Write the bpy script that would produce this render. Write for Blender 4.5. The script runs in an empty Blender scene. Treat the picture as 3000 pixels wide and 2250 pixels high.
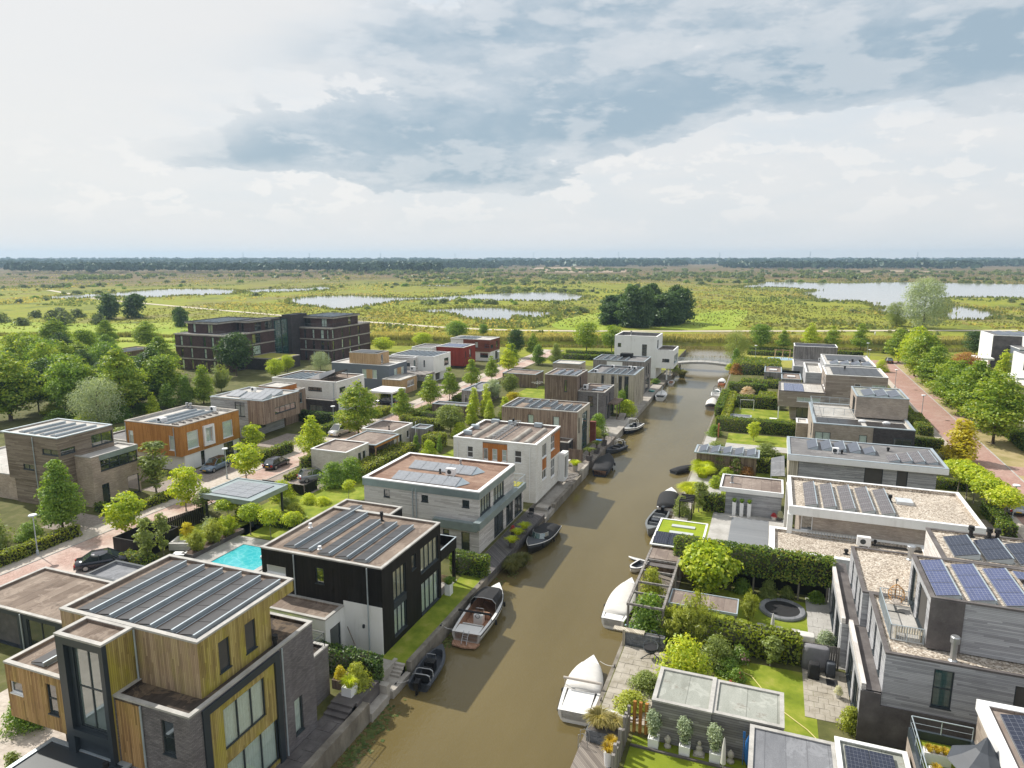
import bpy, bmesh, math, random
import numpy as np
from mathutils import Vector, Matrix

random.seed(7)
R = math.radians
SC = bpy.context.scene
COL = SC.collection

# ------------------------------------------------------------------ camera
cam_data = bpy.data.cameras.new("camera")
cam_data.sensor_width = 36.0
cam_data.lens = 36.0 * 2020.0 / 3000.0
cam_data.clip_start = 0.5
cam_data.clip_end = 30000.0
cam = bpy.data.objects.new("camera", cam_data)
COL.objects.link(cam)
cam.location = (0.0,0.0,28.5)
cam.rotation_euler = (R(90.0 - 10.407),0.0, R(20.7))
SC.camera = cam

# ------------------------------------------------------------------ sun, exposure
SUN_AZ = 163.0     # direction towards the sun, degrees from +X
SUN_EL = 45.0
sd = Vector((math.cos(R(SUN_AZ)) * math.cos(R(SUN_EL)), math.sin(R(SUN_AZ)) * math.cos(R(SUN_EL)), math.sin(R(SUN_EL))))
sun_data = bpy.data.lights.new("sun", 'SUN')
sun_data.energy = 3.5
sun_data.angle = R(0.6)
sun_data.color = (1.0,0.955,0.87)
sun = bpy.data.objects.new("sun", sun_data)
COL.objects.link(sun)
sun.rotation_euler = (-sd).to_track_quat('-Z', 'Y').to_euler()
sun.location = (-60,20,60)
SC.view_settings.view_transform = 'Standard'
SC.view_settings.look = 'None'
SC.view_settings.exposure = 0.58
SC.view_settings.gamma = 1.0
SC.view_settings.use_curve_mapping = False

# ------------------------------------------------------------------ node helper
class G:
 def __init__(s, tree):
  s.t = tree
  s.n = tree.nodes

 def a(s, typ, inp=None, **kw):
  n = s.n.new(typ)
  for k, v in kw.items():
   setattr(n, k, v)
  for k, v in (inp or {}).items():
   if isinstance(v, bpy.types.NodeSocket):
    s.t.links.new(v, n.inputs[k])
   else:
    n.inputs[k].default_value = v
  return n

 def m(s, op, a, b=0.0, c=None, clamp=False):
  d = {0: a, 1: b}
  if c is not None:
   d[2] = c
  return s.a('ShaderNodeMath', d, operation=op, use_clamp=clamp).outputs[0]

 def v(s, op, a, b=None):
  d = {0: a}
  if b is not None:
   d[1] = b
  n = s.a('ShaderNodeVectorMath', d, operation=op)
  return n.outputs['Value'] if op in ('DOT_PRODUCT', 'LENGTH') else n.outputs[0]

 def mix(s, f, c1, c2, mode='MIX'):
  return s.a('ShaderNodeMixRGB', {0: f, 1: c1,2: c2}, blend_type=mode).outputs[0]

 def ramp(s, f, stops, interp='LINEAR'):
  n = s.a('ShaderNodeValToRGB', {0: f})
  e = n.color_ramp
  e.interpolation = interp
  while len(e.elements) < len(stops):
   e.elements.new(0.5)
  for el, (p, c) in zip(e.elements, stops):
   el.position = p
   el.color = c if len(c) == 4 else (*c, 1)
  return n.outputs[0]

 def step(s, f, a, b):
  return s.a('ShaderNodeMapRange', {0: f, 1: a, 2: b, 3: 0.0,4: 1.0}, interpolation_type='SMOOTHSTEP').outputs[0]

 def noise(s, vec, scale, detail=4.0, rough=0.55, dist=0.0, col=False):
  n = s.a('ShaderNodeTexNoise', {'Vector': vec, 'Scale': scale, 'Detail': detail, 'Roughness': rough, 'Distortion': dist})
  return n.outputs['Color' if col else 'Fac']

 def map(s, vec, scale=(1,1,1), loc=(0,0,0), rot=(0,0,0)):
  return s.a('ShaderNodeMapping', {'Vector': vec, 'Scale': scale, 'Location': loc, 'Rotation': rot}).outputs[0]

 def pos(s):
  return s.a('ShaderNodeNewGeometry').outputs['Position']

 def sep(s, v):
  return s.a('ShaderNodeSeparateXYZ', {0: v}).outputs

 def comb(s, x, y, z):
  return s.a('ShaderNodeCombineXYZ', {0: x, 1: y, 2: z}).outputs[0]

 def bump(s, h, strength=0.3, dist=0.02):
  return s.a('ShaderNodeBump', {'Height': h, 'Strength': strength, 'Distance': dist}).outputs[0]

def C4(c):
 return (c[0], c[1], c[2],1.0)

# ------------------------------------------------------------------ world: hazy summer sky with cloud banks
world = bpy.data.worlds.new("World")
SC.world = world
world.use_nodes = True
wt = world.node_tree
for n_ in list(wt.nodes):
 wt.nodes.remove(n_)
w = G(wt)
wout = w.a('ShaderNodeOutputWorld')
sky = w.a('ShaderNodeTexSky', sky_type='NISHITA')
sky.sun_disc = False
sky.sun_elevation = R(SUN_EL)
sky.sun_rotation = R(90.0 - SUN_AZ)
sky.air_density = 1.2
sky.dust_density = 2.5
KS = 0.75
def sk(r, g, b):
 return (r * KS, g * KS, b * KS, 1)
SKY_LOW, SKY_HIGH, SKY_VEIL, SKY_PUFF = sk(0.70,0.725,0.745), sk(0.60,0.675,0.745), sk(0.735,0.745,0.755), sk(0.84,0.825,0.81)
DARK_A, DARK_B, SKY_GLOW = sk(0.515,0.575,0.630), sk(0.300,0.405,0.495), sk(0.735,0.735,0.73)
gen = w.a('ShaderNodeTexCoord').outputs['Generated']
d_ = w.v('NORMALIZE', gen)
dx, dy, dz = w.sep(d_)
az = w.m('ARCTAN2', dx, dy)                       # 0 = along the canal, + to the right
el = w.m('ARCSINE', dz)
cvec = w.comb(w.m('MULTIPLY', az, 1.0), w.m('MULTIPLY', el, 2.3),0.0)
warp = w.noise(cvec, 6.0,8.0,0.60,0.15)
fine = w.noise(w.map(cvec, (1,1,1),(3.1,1.7,3.3)),15.0,7.0,0.60,0.25)
bil = w.noise(w.map(cvec, (1,1.25,1),(1.2,6.7,0.4)),9.0,9.0,0.58,0.1)
VIEW = -R(20.7)
acc = None
for (cx, cy, hw, hh, amp) in [(560,350,160,34,.85),(900,300,330,58,1.05),(1290,285,150,40,1.0),(1020,395,230,42,.85),
        (600,105,200,52,.74),(980,140,270,80,.78),(1560,205,330,55,.90),(1980,120,360,90,.74),
        (1400,60,300,60,.62),(1750,-80,520,70,.8),(800,-140,600,90,.7),(2600,0,300,150,.8),(300,-330,500,110,.6),(1400,-330,520,110,.6)]:
 a0 = VIEW + math.atan((cx - 1106) / 1489.0)
 e0 = math.atan((556 - cy) / 1489.0 * math.cos(math.atan((cx - 1106) / 1489.0)))
 ra, re = hw / 1489.0, hh / 1489.0
 qx = w.m('DIVIDE', w.m('SUBTRACT', az, a0), ra)
 qy = w.m('DIVIDE', w.m('SUBTRACT', el, e0), re)
 g_ = w.m('EXPONENT', w.m('MULTIPLY', w.m('ADD', w.m('MULTIPLY', qx, qx), w.m('MULTIPLY', qy, qy)),-0.8))
 g_ = w.m('MULTIPLY', g_, amp)
 acc = g_ if acc is None else w.m('ADD', acc, g_)
dens = w.m('ADD', acc, w.m('MULTIPLY', w.m('SUBTRACT', warp, 0.5),1.6))
dens = w.m('ADD', dens, w.m('MULTIPLY', w.m('SUBTRACT', fine, 0.5),0.95))
cloud = w.step(dens, 0.45,0.57)
sdot = w.v('DOT_PRODUCT', d_, tuple(sd))
glow = w.step(sdot, 0.675,0.79)
# lit cumulus puffs low over the horizon
puffn = w.noise(w.map(cvec, (1,1,1),(9.4,2.2,1.0)),13.0,9.0,0.60,0.0)
band = w.m('MULTIPLY', w.step(el, 0.02,0.08), w.m('SUBTRACT',1.0, w.step(el, 0.13,0.24)))
puff = w.m('MULTIPLY', w.step(puffn, 0.52,0.57), band)
base = w.mix(w.step(el, 0.0,0.40), SKY_LOW, SKY_HIGH)
veil = w.noise(w.map(cvec, (1,1.6,1),(5.0,0,0)),4.0,7.0,0.62,0.3)
base = w.mix(w.step(veil, 0.36,0.60), base, SKY_VEIL)
base = w.mix(w.m('MULTIPLY', puff, 0.6), base, SKY_PUFF)
thick = w.step(dens, 0.45,1.25)
darkc = w.mix(thick, DARK_A, DARK_B)
darkc = w.mix(w.m('MULTIPLY', w.step(bil, 0.47,0.58),0.42), darkc, SKY_VEIL)
col = w.mix(w.m('MULTIPLY', w.m('MULTIPLY', cloud, 0.92), w.m('SUBTRACT',1.0, w.m('MULTIPLY', glow, 0.96))), base, darkc)
col = w.mix(w.m('MULTIPLY', glow, 0.92), col, SKY_GLOW)
clear = w.mix(1.0, sky.outputs[0],(0.10,0.10,0.10,1), 'MULTIPLY')
col = w.mix(0.93, clear, col)
bg = w.a('ShaderNodeBackground', {'Color': col, 'Strength': 1.0})
wt.links.new(bg.outputs[0], wout.inputs['Surface'])
world.cycles.sampling_method = 'NONE'
SC.cycles.max_bounces = 6
SC.cycles.diffuse_bounces = 3
SC.cycles.glossy_bounces = 3
SC.cycles.transmission_bounces = 4
SC.cycles.transparent_max_bounces = 8
SC.cycles.volume_bounces = 0
SC.cycles.caustics_reflective = False
SC.cycles.caustics_refractive = False
SC.cycles.sample_clamp_indirect = 4.0
SC.cycles.use_denoising = True

# ------------------------------------------------------------------ materials
MATS = {}

def newmat(name):
 m = bpy.data.materials.new(name)
 m.use_nodes = True
 g = G(m.node_tree)
 g.b = m.node_tree.nodes['Principled BSDF']
 MATS[name] = m
 return m, g

def setb(g, **kw):
 names = dict(col='Base Color', rough='Roughness', metal='Metallic', nor='Normal', spec='Specular IOR Level', alpha='Alpha')
 for k, v in kw.items():
  s = g.b.inputs[names[k]]
  if isinstance(v, bpy.types.NodeSocket):
   g.t.links.new(v, s)
  else:
   s.default_value = C4(v) if k == 'col' and len(v) == 3 else v

def plain(name, c, rough=0.5, metal=0.0, var=0.12, scale=1.5, spec=0.5):
 m, g = newmat(name)
 p = g.pos()
 f = g.noise(p, scale, 5.0)
 f2 = g.noise(p, scale * 9,3.0)
 c1 = tuple(x * (1 - var) for x in c)
 c2 = tuple(min(1, x * (1 + var)) for x in c)
 co = g.ramp(g.m('ADD', g.m('MULTIPLY', f, .7), g.m('MULTIPLY', f2,.3)),[(0.32, c1),(0.68, c2)])
 setb(g, col=co, rough=rough, metal=metal, spec=spec)
 return m

def mottled(name, stops, scale, rough=0.9, bump=0.2, bscale=30, stretch=(1,1,1), detail=7.0, bdist=0.02):
 m, g = newmat(name)
 p = g.pos()
 f = g.noise(g.map(p, stretch), scale, detail, 0.62)
 b = g.noise(p, bscale, 3.0)
 co = g.ramp(f, stops)
 co = g.mix(0.35, co, g.ramp(b, [(0.25,(0.25,0.25,0.25)),(0.75,(0.75,0.75,0.75))]), 'OVERLAY')
 setb(g, col=co, rough=rough, nor=g.bump(b, bump, bdist), spec=0.3)
 return m

def boards(name, cols, width=0.12, vertical=True, rough=0.75, stain=None, stain_amt=0.5, gap=0.12):
 """cladding: narrow boards with a tone of their own, grain and a shadow gap"""
 m, g = newmat(name)
 p = g.pos()
 x, y, z = g.sep(p)
 u = g.m('ADD', x, y)
 a, b = (u, z) if vertical else (z, u)
 q = g.m('DIVIDE', a, width)
 idx = g.m('FLOOR', q)
 fr = g.m('FRACT', q)
 blen = g.m('FLOOR', g.m('ADD', g.m('DIVIDE', b, 2.7), g.m('MULTIPLY', idx, 0.37)))
 rnd = g.a('ShaderNodeTexWhiteNoise', {'Vector': g.comb(idx, blen, 0.0)}, noise_dimensions='3D').outputs['Value']
 grain = g.noise(g.comb(g.m('MULTIPLY', a, 30.0), g.m('MULTIPLY', b, 1.6), idx),1.0,4.0)
 big = g.noise(p, 0.55,5.0)
 f = g.m('ADD', g.m('ADD', g.m('MULTIPLY', rnd, 0.42), g.m('MULTIPLY', grain, 0.3)), g.m('MULTIPLY', big, 0.28))
 n = len(cols)
 co = g.ramp(f, [(0.24 + 0.52 * i / max(1, n - 1), c) for i, c in enumerate(cols)])
 if stain is not None:
  sn = g.noise(g.map(p, (1.0,1.0,0.35)),0.9,6.0,0.65)
  co = g.mix(g.m('MULTIPLY', g.step(sn, 0.42,0.66), stain_amt), co, C4(stain))
 edge = g.m('LESS_THAN', g.m('ABSOLUTE', g.m('SUBTRACT', fr, 0.5)),0.5 - gap / 2)
 co = g.mix(edge, g.mix(1.0, co, (0.35,0.33,0.32,1), 'MULTIPLY'), co)
 h = g.m('ADD', edge, g.m('MULTIPLY', grain, 0.25))
 setb(g, col=co, rough=rough, nor=g.bump(h, 0.55,0.02), spec=0.3)
 return m

def bricks(name, c1, c2, mortar, bw=0.24, bh=0.075, rough=0.85, ms=0.012):
 m, g = newmat(name)
 p = g.pos()
 x, y, z = g.sep(p)
 vec = g.comb(g.m('ADD', x, y), z, 0.0)
 t = g.a('ShaderNodeTexBrick', {'Vector': vec, 'Color1': C4(c1), 'Color2': C4(c2), 'Mortar': C4(mortar), 'Scale': 1.0,
         'Mortar Size': ms, 'Bias': 0.0, 'Brick Width': bw, 'Row Height': bh})
 big = g.noise(p, 0.7,6.0,0.6)
 course = g.noise(g.comb(g.m('MULTIPLY', g.m('ADD', x, y),1.1), g.m('MULTIPLY', z, 9.0),0.0),1.0,3.0)
 co = g.mix(0.55, t.outputs['Color'], g.ramp(big, [(0.3,(0.32,0.32,0.32)),(0.7,(0.68,0.68,0.68))]), 'OVERLAY')
 co = g.mix(0.4, co, g.ramp(course, [(0.3,(0.3,0.3,0.3)),(0.7,(0.7,0.7,0.7))]), 'OVERLAY')
 setb(g, col=co, rough=rough, nor=g.bump(t.outputs['Fac'],-0.35,0.012), spec=0.25)
 return m

def roofing(name, stops, lane=1.05, along='y', stain=(0.05,0.045,0.04), rough=0.88):
 """bitumen roofing laid in lanes, weathered in streaks and puddle rims"""
 m, g = newmat(name)
 p = g.pos()
 x, y, z = g.sep(p)
 a, b = (x, y) if along == 'y' else (y, x)
 q = g.m('DIVIDE', a, lane)
 idx = g.m('FLOOR', q)
 fr = g.m('FRACT', q)
 rnd = g.a('ShaderNodeTexWhiteNoise', {'Vector': g.comb(idx, 1.7,0.0)}, noise_dimensions='3D').outputs['Value']
 streak = g.noise(g.comb(g.m('MULTIPLY', a, 2.6), g.m('MULTIPLY', b, 0.5),0.0),1.0,6.0,0.65)
 big = g.noise(p, 0.42,7.0,0.65)
 fine = g.noise(p, 26.0,3.0)
 f = g.m('ADD', g.m('ADD', g.m('MULTIPLY', streak, 0.38), g.m('MULTIPLY', big, 0.47)), g.m('MULTIPLY', rnd, 0.15))
 co = g.ramp(f, stops)
 co = g.mix(0.3, co, g.ramp(fine, [(0.3,(0.25,0.25,0.25)),(0.7,(0.75,0.75,0.75))]), 'OVERLAY')
 spots = g.noise(p, 0.95,8.0,0.7)
 co = g.mix(g.m('MULTIPLY', g.step(spots, 0.585,0.66),0.42), co, C4(stain))
 pud = g.noise(g.map(p, (1,1,1),(7.3,2.1,0)),0.6,7.0,0.62,0.6)
 rim = g.m('MULTIPLY', g.step(pud, 0.53,0.57), g.m('SUBTRACT',1.0, g.step(pud, 0.58,0.66)))
 co = g.mix(g.m('MULTIPLY', rim, 0.35), co, C4(tuple(min(.8, c * 1.35) for c in stops[-1][1])))
 seam = g.m('LESS_THAN', fr, 0.035)
 co = g.mix(g.m('MULTIPLY', seam, 0.45), co, C4(tuple(c * 0.45 for c in stops[0][1])))
 setb(g, col=co, rough=rough, nor=g.bump(g.m('ADD', g.m('MULTIPLY', fine, 0.3), seam),0.25,0.02), spec=0.18)
 return m

def pavers(name, c1, c2, mortar, bw=0.21, bh=0.105, rot=0.0, stain=(0.5,0.45,0.4), rough=0.9, samt=0.5):
 m, g = newmat(name)
 p = g.pos()
 t = g.a('ShaderNodeTexBrick', {'Vector': g.map(p, (1,1,1),(0,0,0),(0,0, rot)), 'Color1': C4(c1), 'Color2': C4(c2), 'Mortar': C4(mortar),
         'Scale': 1.0, 'Mortar Size': 0.008, 'Brick Width': bw, 'Row Height': bh})
 big = g.noise(p, 0.25,7.0,0.62)
 mid = g.noise(p, 2.1,5.0,0.6)
 co = g.mix(0.6, t.outputs['Color'], g.ramp(mid, [(0.3,(0.36,0.36,0.36)),(0.7,(0.64,0.64,0.64))]), 'OVERLAY')
 co = g.mix(g.m('MULTIPLY', g.step(big, 0.42,0.68), samt), co, C4(stain))
 setb(g, col=co, rough=rough, nor=g.bump(t.outputs['Fac'],-0.2,0.01), spec=0.25)
 return m

def leaves(name, dark, mid, light, tip=None, trans=0.5, bigscale=0.35, gain=1.9):
 """foliage: every leaf has its own tone, clumps drift between darker and lighter kinds of green"""
 dark, mid, light = [tuple(min(.75, c * gain) for c in q) for q in (dark, mid, light)]
 tip = tuple(min(.75, c * gain * .93) for c in tip) if tip else None
 m, g = newmat(name)
 geo = g.a('ShaderNodeNewGeometry')
 oi = g.a('ShaderNodeObjectInfo')
 rnd = geo.outputs['Random Per Island']
 p = g.v('ADD', geo.outputs['Position'], g.comb(g.m('MULTIPLY', oi.outputs['Random'],90.0),0.0,0.0))
 big = g.noise(p, bigscale, 3.0)
 f = g.m('ADD', g.m('MULTIPLY', rnd, 0.5), g.m('MULTIPLY', big, 0.5))
 f = g.m('ADD', f, g.m('MULTIPLY', g.m('SUBTRACT', oi.outputs['Random'],0.5),0.16))
 stops = [(0.10, dark),(0.36, mid),(0.62, light)]
 if tip:
  stops.append((0.84, tip))
 co = g.ramp(f, stops)
 d = g.a('ShaderNodeBsdfDiffuse', {'Color': co})
 tr = g.a('ShaderNodeBsdfTranslucent', {'Color': g.mix(1.0, co, (1.25,1.2,0.6,1), 'MULTIPLY')})
 mx = g.a('ShaderNodeMixShader', {0: trans, 1: d.outputs[0],2: tr.outputs[0]})
 gl = g.a('ShaderNodeBsdfGlossy', {'Color': (0.8,0.85,0.8,1), 'Roughness': 0.45})
 mx2 = g.a('ShaderNodeMixShader', {0: 0.035,1: mx.outputs[0],2: gl.outputs[0]})
 g.t.links.new(mx2.outputs[0], g.n['Material Output'].inputs['Surface'])
 return m

# timber, brick, plaster
boards('timber_larch',[(0.20,0.115,0.05),(0.40,0.235,0.10),(0.52,0.33,0.15)],0.11, True, stain=(0.42,0.37,0.05), stain_amt=0.22)
boards('timber_algae',[(0.23,0.165,0.06),(0.40,0.305,0.105),(0.52,0.415,0.16)],0.11, True, stain=(0.42,0.37,0.045), stain_amt=0.7)
boards('timber_worn',[(0.20,0.14,0.09),(0.36,0.255,0.165),(0.46,0.345,0.225)],0.11, True, stain=(0.42,0.38,0.10), stain_amt=0.35)
boards('timber_black',[(0.006,0.006,0.006),(0.011,0.010,0.010),(0.018,0.016,0.015)],0.14, True, 0.6)
boards('timber_white',[(0.50,0.465,0.44),(0.67,0.635,0.605),(0.76,0.73,0.70)],0.13, False)
boards('timber_brown',[(0.17,0.115,0.085),(0.30,0.215,0.165),(0.40,0.315,0.25)],0.12, True)
boards('timber_dark',[(0.12,0.085,0.065),(0.205,0.15,0.115),(0.29,0.22,0.175)],0.12, True)
boards('timber_pale',[(0.36,0.315,0.245),(0.52,0.47,0.38),(0.62,0.57,0.47)],0.22, True)
boards('timber_grey',[(0.15,0.135,0.125),(0.25,0.23,0.215),(0.34,0.315,0.295)],0.14, True)
boards('timber_greyh',[(0.16,0.15,0.145),(0.25,0.24,0.235),(0.34,0.33,0.32)],0.16, False)
boards('timber_umber',[(0.15,0.115,0.085),(0.24,0.19,0.145),(0.32,0.265,0.21)],0.14, False)
boards('timber_orange',[(0.36,0.155,0.035),(0.47,0.215,0.052),(0.54,0.265,0.075)],0.14, True)
boards('timber_honey',[(0.38,0.24,0.125),(0.50,0.33,0.18),(0.58,0.41,0.24)],0.13, True)
boards('panel_rust',[(0.36,0.125,0.03),(0.43,0.16,0.04),(0.48,0.19,0.055)],0.3, True, gap=0.05)
boards('panel_red',[(0.20,0.025,0.018),(0.25,0.033,0.022),(0.29,0.045,0.03)],0.3, True, gap=0.05)
boards('panel_brown',[(0.15,0.05,0.035),(0.19,0.062,0.042),(0.22,0.08,0.055)],0.3, False, gap=0.06)
boards('deck_wood',[(0.14,0.12,0.105),(0.23,0.20,0.175),(0.31,0.275,0.24)],0.15, True)
boards('deck_dark',[(0.085,0.08,0.08),(0.13,0.12,0.12),(0.175,0.165,0.16)],0.14, True)
boards('brick_slab',[(0.25,0.25,0.265),(0.39,0.395,0.415),(0.50,0.505,0.525)],0.10, False, gap=0.10)
boards('brick_taupe',[(0.24,0.195,0.165),(0.34,0.285,0.24),(0.42,0.36,0.31)],0.3, False, gap=0.05)
bricks('brick_grey',(0.155,0.14,0.145),(0.24,0.22,0.225),(0.10,0.095,0.095))
bricks('brick_dark',(0.055,0.05,0.055),(0.095,0.085,0.09),(0.045,0.04,0.04))
bricks('brick_aubergine',(0.075,0.042,0.042),(0.125,0.074,0.070),(0.05,0.04,0.04))
bricks('brick_white',(0.72,0.70,0.655),(0.82,0.80,0.76),(0.60,0.58,0.54))
bricks('brick_beige',(0.36,0.28,0.215),(0.50,0.405,0.32),(0.37,0.31,0.26))
bricks('brick_sand',(0.33,0.275,0.23),(0.42,0.36,0.31),(0.30,0.26,0.22))
bricks('brick_cream',(0.60,0.56,0.48),(0.70,0.66,0.58),(0.50,0.47,0.40))
m, g = newmat('plaster')
p_ = g.pos()
st_ = g.noise(g.map(p_, (2.2,2.2,0.16)),1.0,6.0,0.65)
bl_ = g.noise(p_, 0.5,6.0,0.6)
co_ = g.ramp(g.m('ADD', g.m('MULTIPLY', st_, 0.5), g.m('MULTIPLY', bl_, 0.5)),[(0.30,(0.62,0.61,0.58)),(0.46,(0.80,0.80,0.78)),(0.7,(0.86,0.86,0.85))])
setb(g, col=co_, rough=0.85, spec=0.25, nor=g.bump(g.noise(p_, 18.0,3.0),0.12,0.01))
plain('white_paint',(0.82,0.82,0.82),0.45,0,0.05)
plain('slate_blue',(0.135,0.155,0.185),0.7,0,0.08)
plain('anthracite',(0.030,0.040,0.050),0.45,0,0.1)
plain('frame_dark',(0.035,0.045,0.052),0.5,0,0.1)
plain('zinc',(0.30,0.36,0.37),0.42,0.45,0.16,0.8)
plain('steel',(0.42,0.43,0.44),0.38,0.7,0.1)
plain('coping_grey',(0.40,0.385,0.36),0.7,0,0.28,1.3)
plain('galv',(0.42,0.48,0.52),0.45,0.35,0.12)
plain('black_rubber',(0.012,0.012,0.013),0.7,0,0.2)
plain('black_cloth',(0.018,0.018,0.020),0.85,0,0.2,3)
plain('grey_cloth',(0.20,0.195,0.21),0.9,0,0.12,3)
plain('cloth_beige',(0.47,0.42,0.37),0.9,0,0.1,2)
plain('cloth_pale',(0.62,0.60,0.57),0.9,0,0.08,2)
plain('gel_white',(0.76,0.75,0.73),0.28,0,0.05)
plain('gel_grey',(0.42,0.40,0.375),0.3,0,0.06)
plain('gel_navy',(0.012,0.018,0.035),0.25,0,0.1)
plain('gel_black',(0.014,0.014,0.016),0.28,0,0.1)
plain('rib_grey',(0.055,0.062,0.075),0.55,0,0.12)
plain('rib_light',(0.17,0.18,0.185),0.55,0,0.12)
plain('teal',(0.10,0.42,0.40),0.5,0,0.1)
plain('green_paint',(0.05,0.30,0.12),0.5,0,0.1)
plain('orange',(0.70,0.17,0.04),0.5,0,0.1)
plain('red',(0.62,0.02,0.02),0.5,0,0.1)
plain('blue',(0.03,0.17,0.50),0.5,0,0.1)
plain('pale_blue',(0.33,0.48,0.60),0.5,0,0.08)
plain('terracotta',(0.42,0.15,0.07),0.8,0,0.12)
plain('rattan',(0.52,0.30,0.12),0.7,0,0.2,8)
plain('stone',(0.42,0.39,0.34),0.9,0,0.18,5)
plain('bark',(0.10,0.075,0.055),0.9,0,0.3,6)
plain('bark_pale',(0.24,0.215,0.18),0.9,0,0.25,6)
plain('soil',(0.085,0.055,0.04),0.95,0,0.3,4)
plain('plate_yellow',(0.75,0.48,0.02),0.5)
plain('lamp_red',(0.35,0.01,0.01),0.3)
plain('lamp_clear',(0.6,0.6,0.6),0.2)
plain('cable',(0.70,0.60,0.25),0.6)
plain('skin',(0.55,0.34,0.25),0.6)
plain('hatch',(0.62,0.64,0.66),0.35,0.2)
boards('teak',[(0.33,0.18,0.11),(0.43,0.25,0.165),(0.50,0.31,0.22)],0.07, True, 0.6)
for nm, c in dict(car_blue=(0.16,0.22,0.30), car_navy=(0.018,0.02,0.034), car_black=(0.012,0.012,0.014), car_white=(0.68,0.68,0.68), car_silver=(0.36,0.37,0.40), car_grey=(0.27,0.28,0.31)).items():
 plain(nm, c, 0.22,0.25,0.04)
 MATS[nm].node_tree.nodes['Principled BSDF'].inputs['Coat Weight'].default_value = 0.6
# concrete and paving
mottled('concrete',[(0.3,(0.25,0.225,0.195)),(0.55,(0.38,0.35,0.31)),(0.75,(0.47,0.44,0.40))],0.8, bump=0.15)
mottled('concrete_wet',[(0.3,(0.12,0.105,0.085)),(0.55,(0.235,0.21,0.175)),(0.75,(0.34,0.31,0.265))],0.9, bump=0.2, stretch=(1,1,0.5))
mottled('slab_dark',[(0.3,(0.085,0.075,0.075)),(0.55,(0.13,0.118,0.115)),(0.75,(0.185,0.17,0.165))],0.9, bump=0.15)
mottled('slab_light',[(0.3,(0.33,0.315,0.29)),(0.6,(0.46,0.445,0.42)),(0.8,(0.53,0.515,0.49))],0.7, bump=0.1)
mottled('slab_weedy',[(0.28,(0.24,0.21,0.16)),(0.5,(0.37,0.335,0.28)),(0.66,(0.44,0.40,0.34)),(0.78,(0.42,0.30,0.15))],1.1, bump=0.25)
mottled('slate',[(0.3,(0.10,0.105,0.115)),(0.55,(0.19,0.20,0.215)),(0.78,(0.30,0.31,0.325))],2.2, bump=0.3)
mottled('pool_cover',[(0.3,(0.19,0.20,0.215)),(0.7,(0.26,0.27,0.285))],0.35,0.35, bump=0.05, stretch=(0.15,3,1))
pavers('street_brick',(0.38,0.25,0.21),(0.48,0.335,0.285),(0.40,0.29,0.25), rot=R(45), stain=(0.61,0.525,0.465), samt=0.85)
pavers('street_red',(0.33,0.19,0.155),(0.43,0.27,0.225),(0.33,0.215,0.18), rot=R(45), stain=(0.47,0.345,0.29), samt=0.55)
pavers('sidewalk',(0.43,0.37,0.315),(0.53,0.465,0.405),(0.36,0.32,0.28),0.3,0.3, stain=(0.58,0.52,0.46), samt=0.4)
pavers('drive_brick',(0.25,0.205,0.18),(0.35,0.30,0.265),(0.22,0.19,0.165), stain=(0.40,0.35,0.31), samt=0.4)
# roofs
roofing('roof_brown',[(0.30,(0.115,0.085,0.068)),(0.50,(0.215,0.168,0.135)),(0.70,(0.31,0.255,0.21))])
roofing('roof_rust',[(0.30,(0.16,0.095,0.068)),(0.50,(0.245,0.155,0.115)),(0.72,(0.33,0.235,0.18))], along='x', stain=(0.33,0.24,0.18))
roofing('roof_taupe',[(0.30,(0.15,0.115,0.10)),(0.5,(0.225,0.18,0.155)),(0.7,(0.30,0.25,0.215))], stain=(0.10,0.08,0.07))
roofing('roof_wet',[(0.30,(0.028,0.023,0.02)),(0.50,(0.075,0.06,0.05)),(0.68,(0.22,0.16,0.105))])
roofing('roof_grey',[(0.30,(0.135,0.13,0.135)),(0.5,(0.19,0.185,0.185)),(0.72,(0.25,0.24,0.235))], along='x', stain=(0.11,0.105,0.105))
roofing('roof_dark',[(0.3,(0.035,0.037,0.05)),(0.5,(0.05,0.052,0.066)),(0.7,(0.08,0.08,0.092))], along='x', stain=(0.03,0.03,0.04))
roofing('roof_cool',[(0.3,(0.15,0.155,0.17)),(0.5,(0.20,0.205,0.22)),(0.72,(0.255,0.26,0.275))], along='y', stain=(0.15,0.15,0.16))
roofing('roof_pale',[(0.3,(0.38,0.36,0.33)),(0.5,(0.47,0.45,0.42)),(0.7,(0.54,0.52,0.49))], stain=(0.30,0.27,0.24))
roofing('roof_mint',[(0.30,(0.235,0.24,0.21)),(0.5,(0.315,0.325,0.29)),(0.72,(0.39,0.395,0.36))],1.7, stain=(0.19,0.15,0.12))
m, g = newmat('gravel')
p_ = g.pos()
vo = g.a('ShaderNodeTexVoronoi', {'Vector': p_, 'Scale': 11.0})
big_ = g.noise(p_, 0.5,6.0,0.65)
sepc = g.a('ShaderNodeSeparateColor', {0: vo.outputs['Color']}).outputs[0]
co_ = g.ramp(sepc, [(0.0,(0.19,0.155,0.125)),(0.35,(0.37,0.31,0.25)),(0.7,(0.53,0.465,0.385)),(1.0,(0.66,0.61,0.54))])
co_ = g.mix(0.55, co_, g.ramp(big_, [(0.3,(0.33,0.33,0.33)),(0.7,(0.62,0.62,0.62))]), 'OVERLAY')
setb(g, col=co_, rough=0.9, nor=g.bump(vo.outputs['Distance'],-0.8,0.05), spec=0.2)
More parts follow.
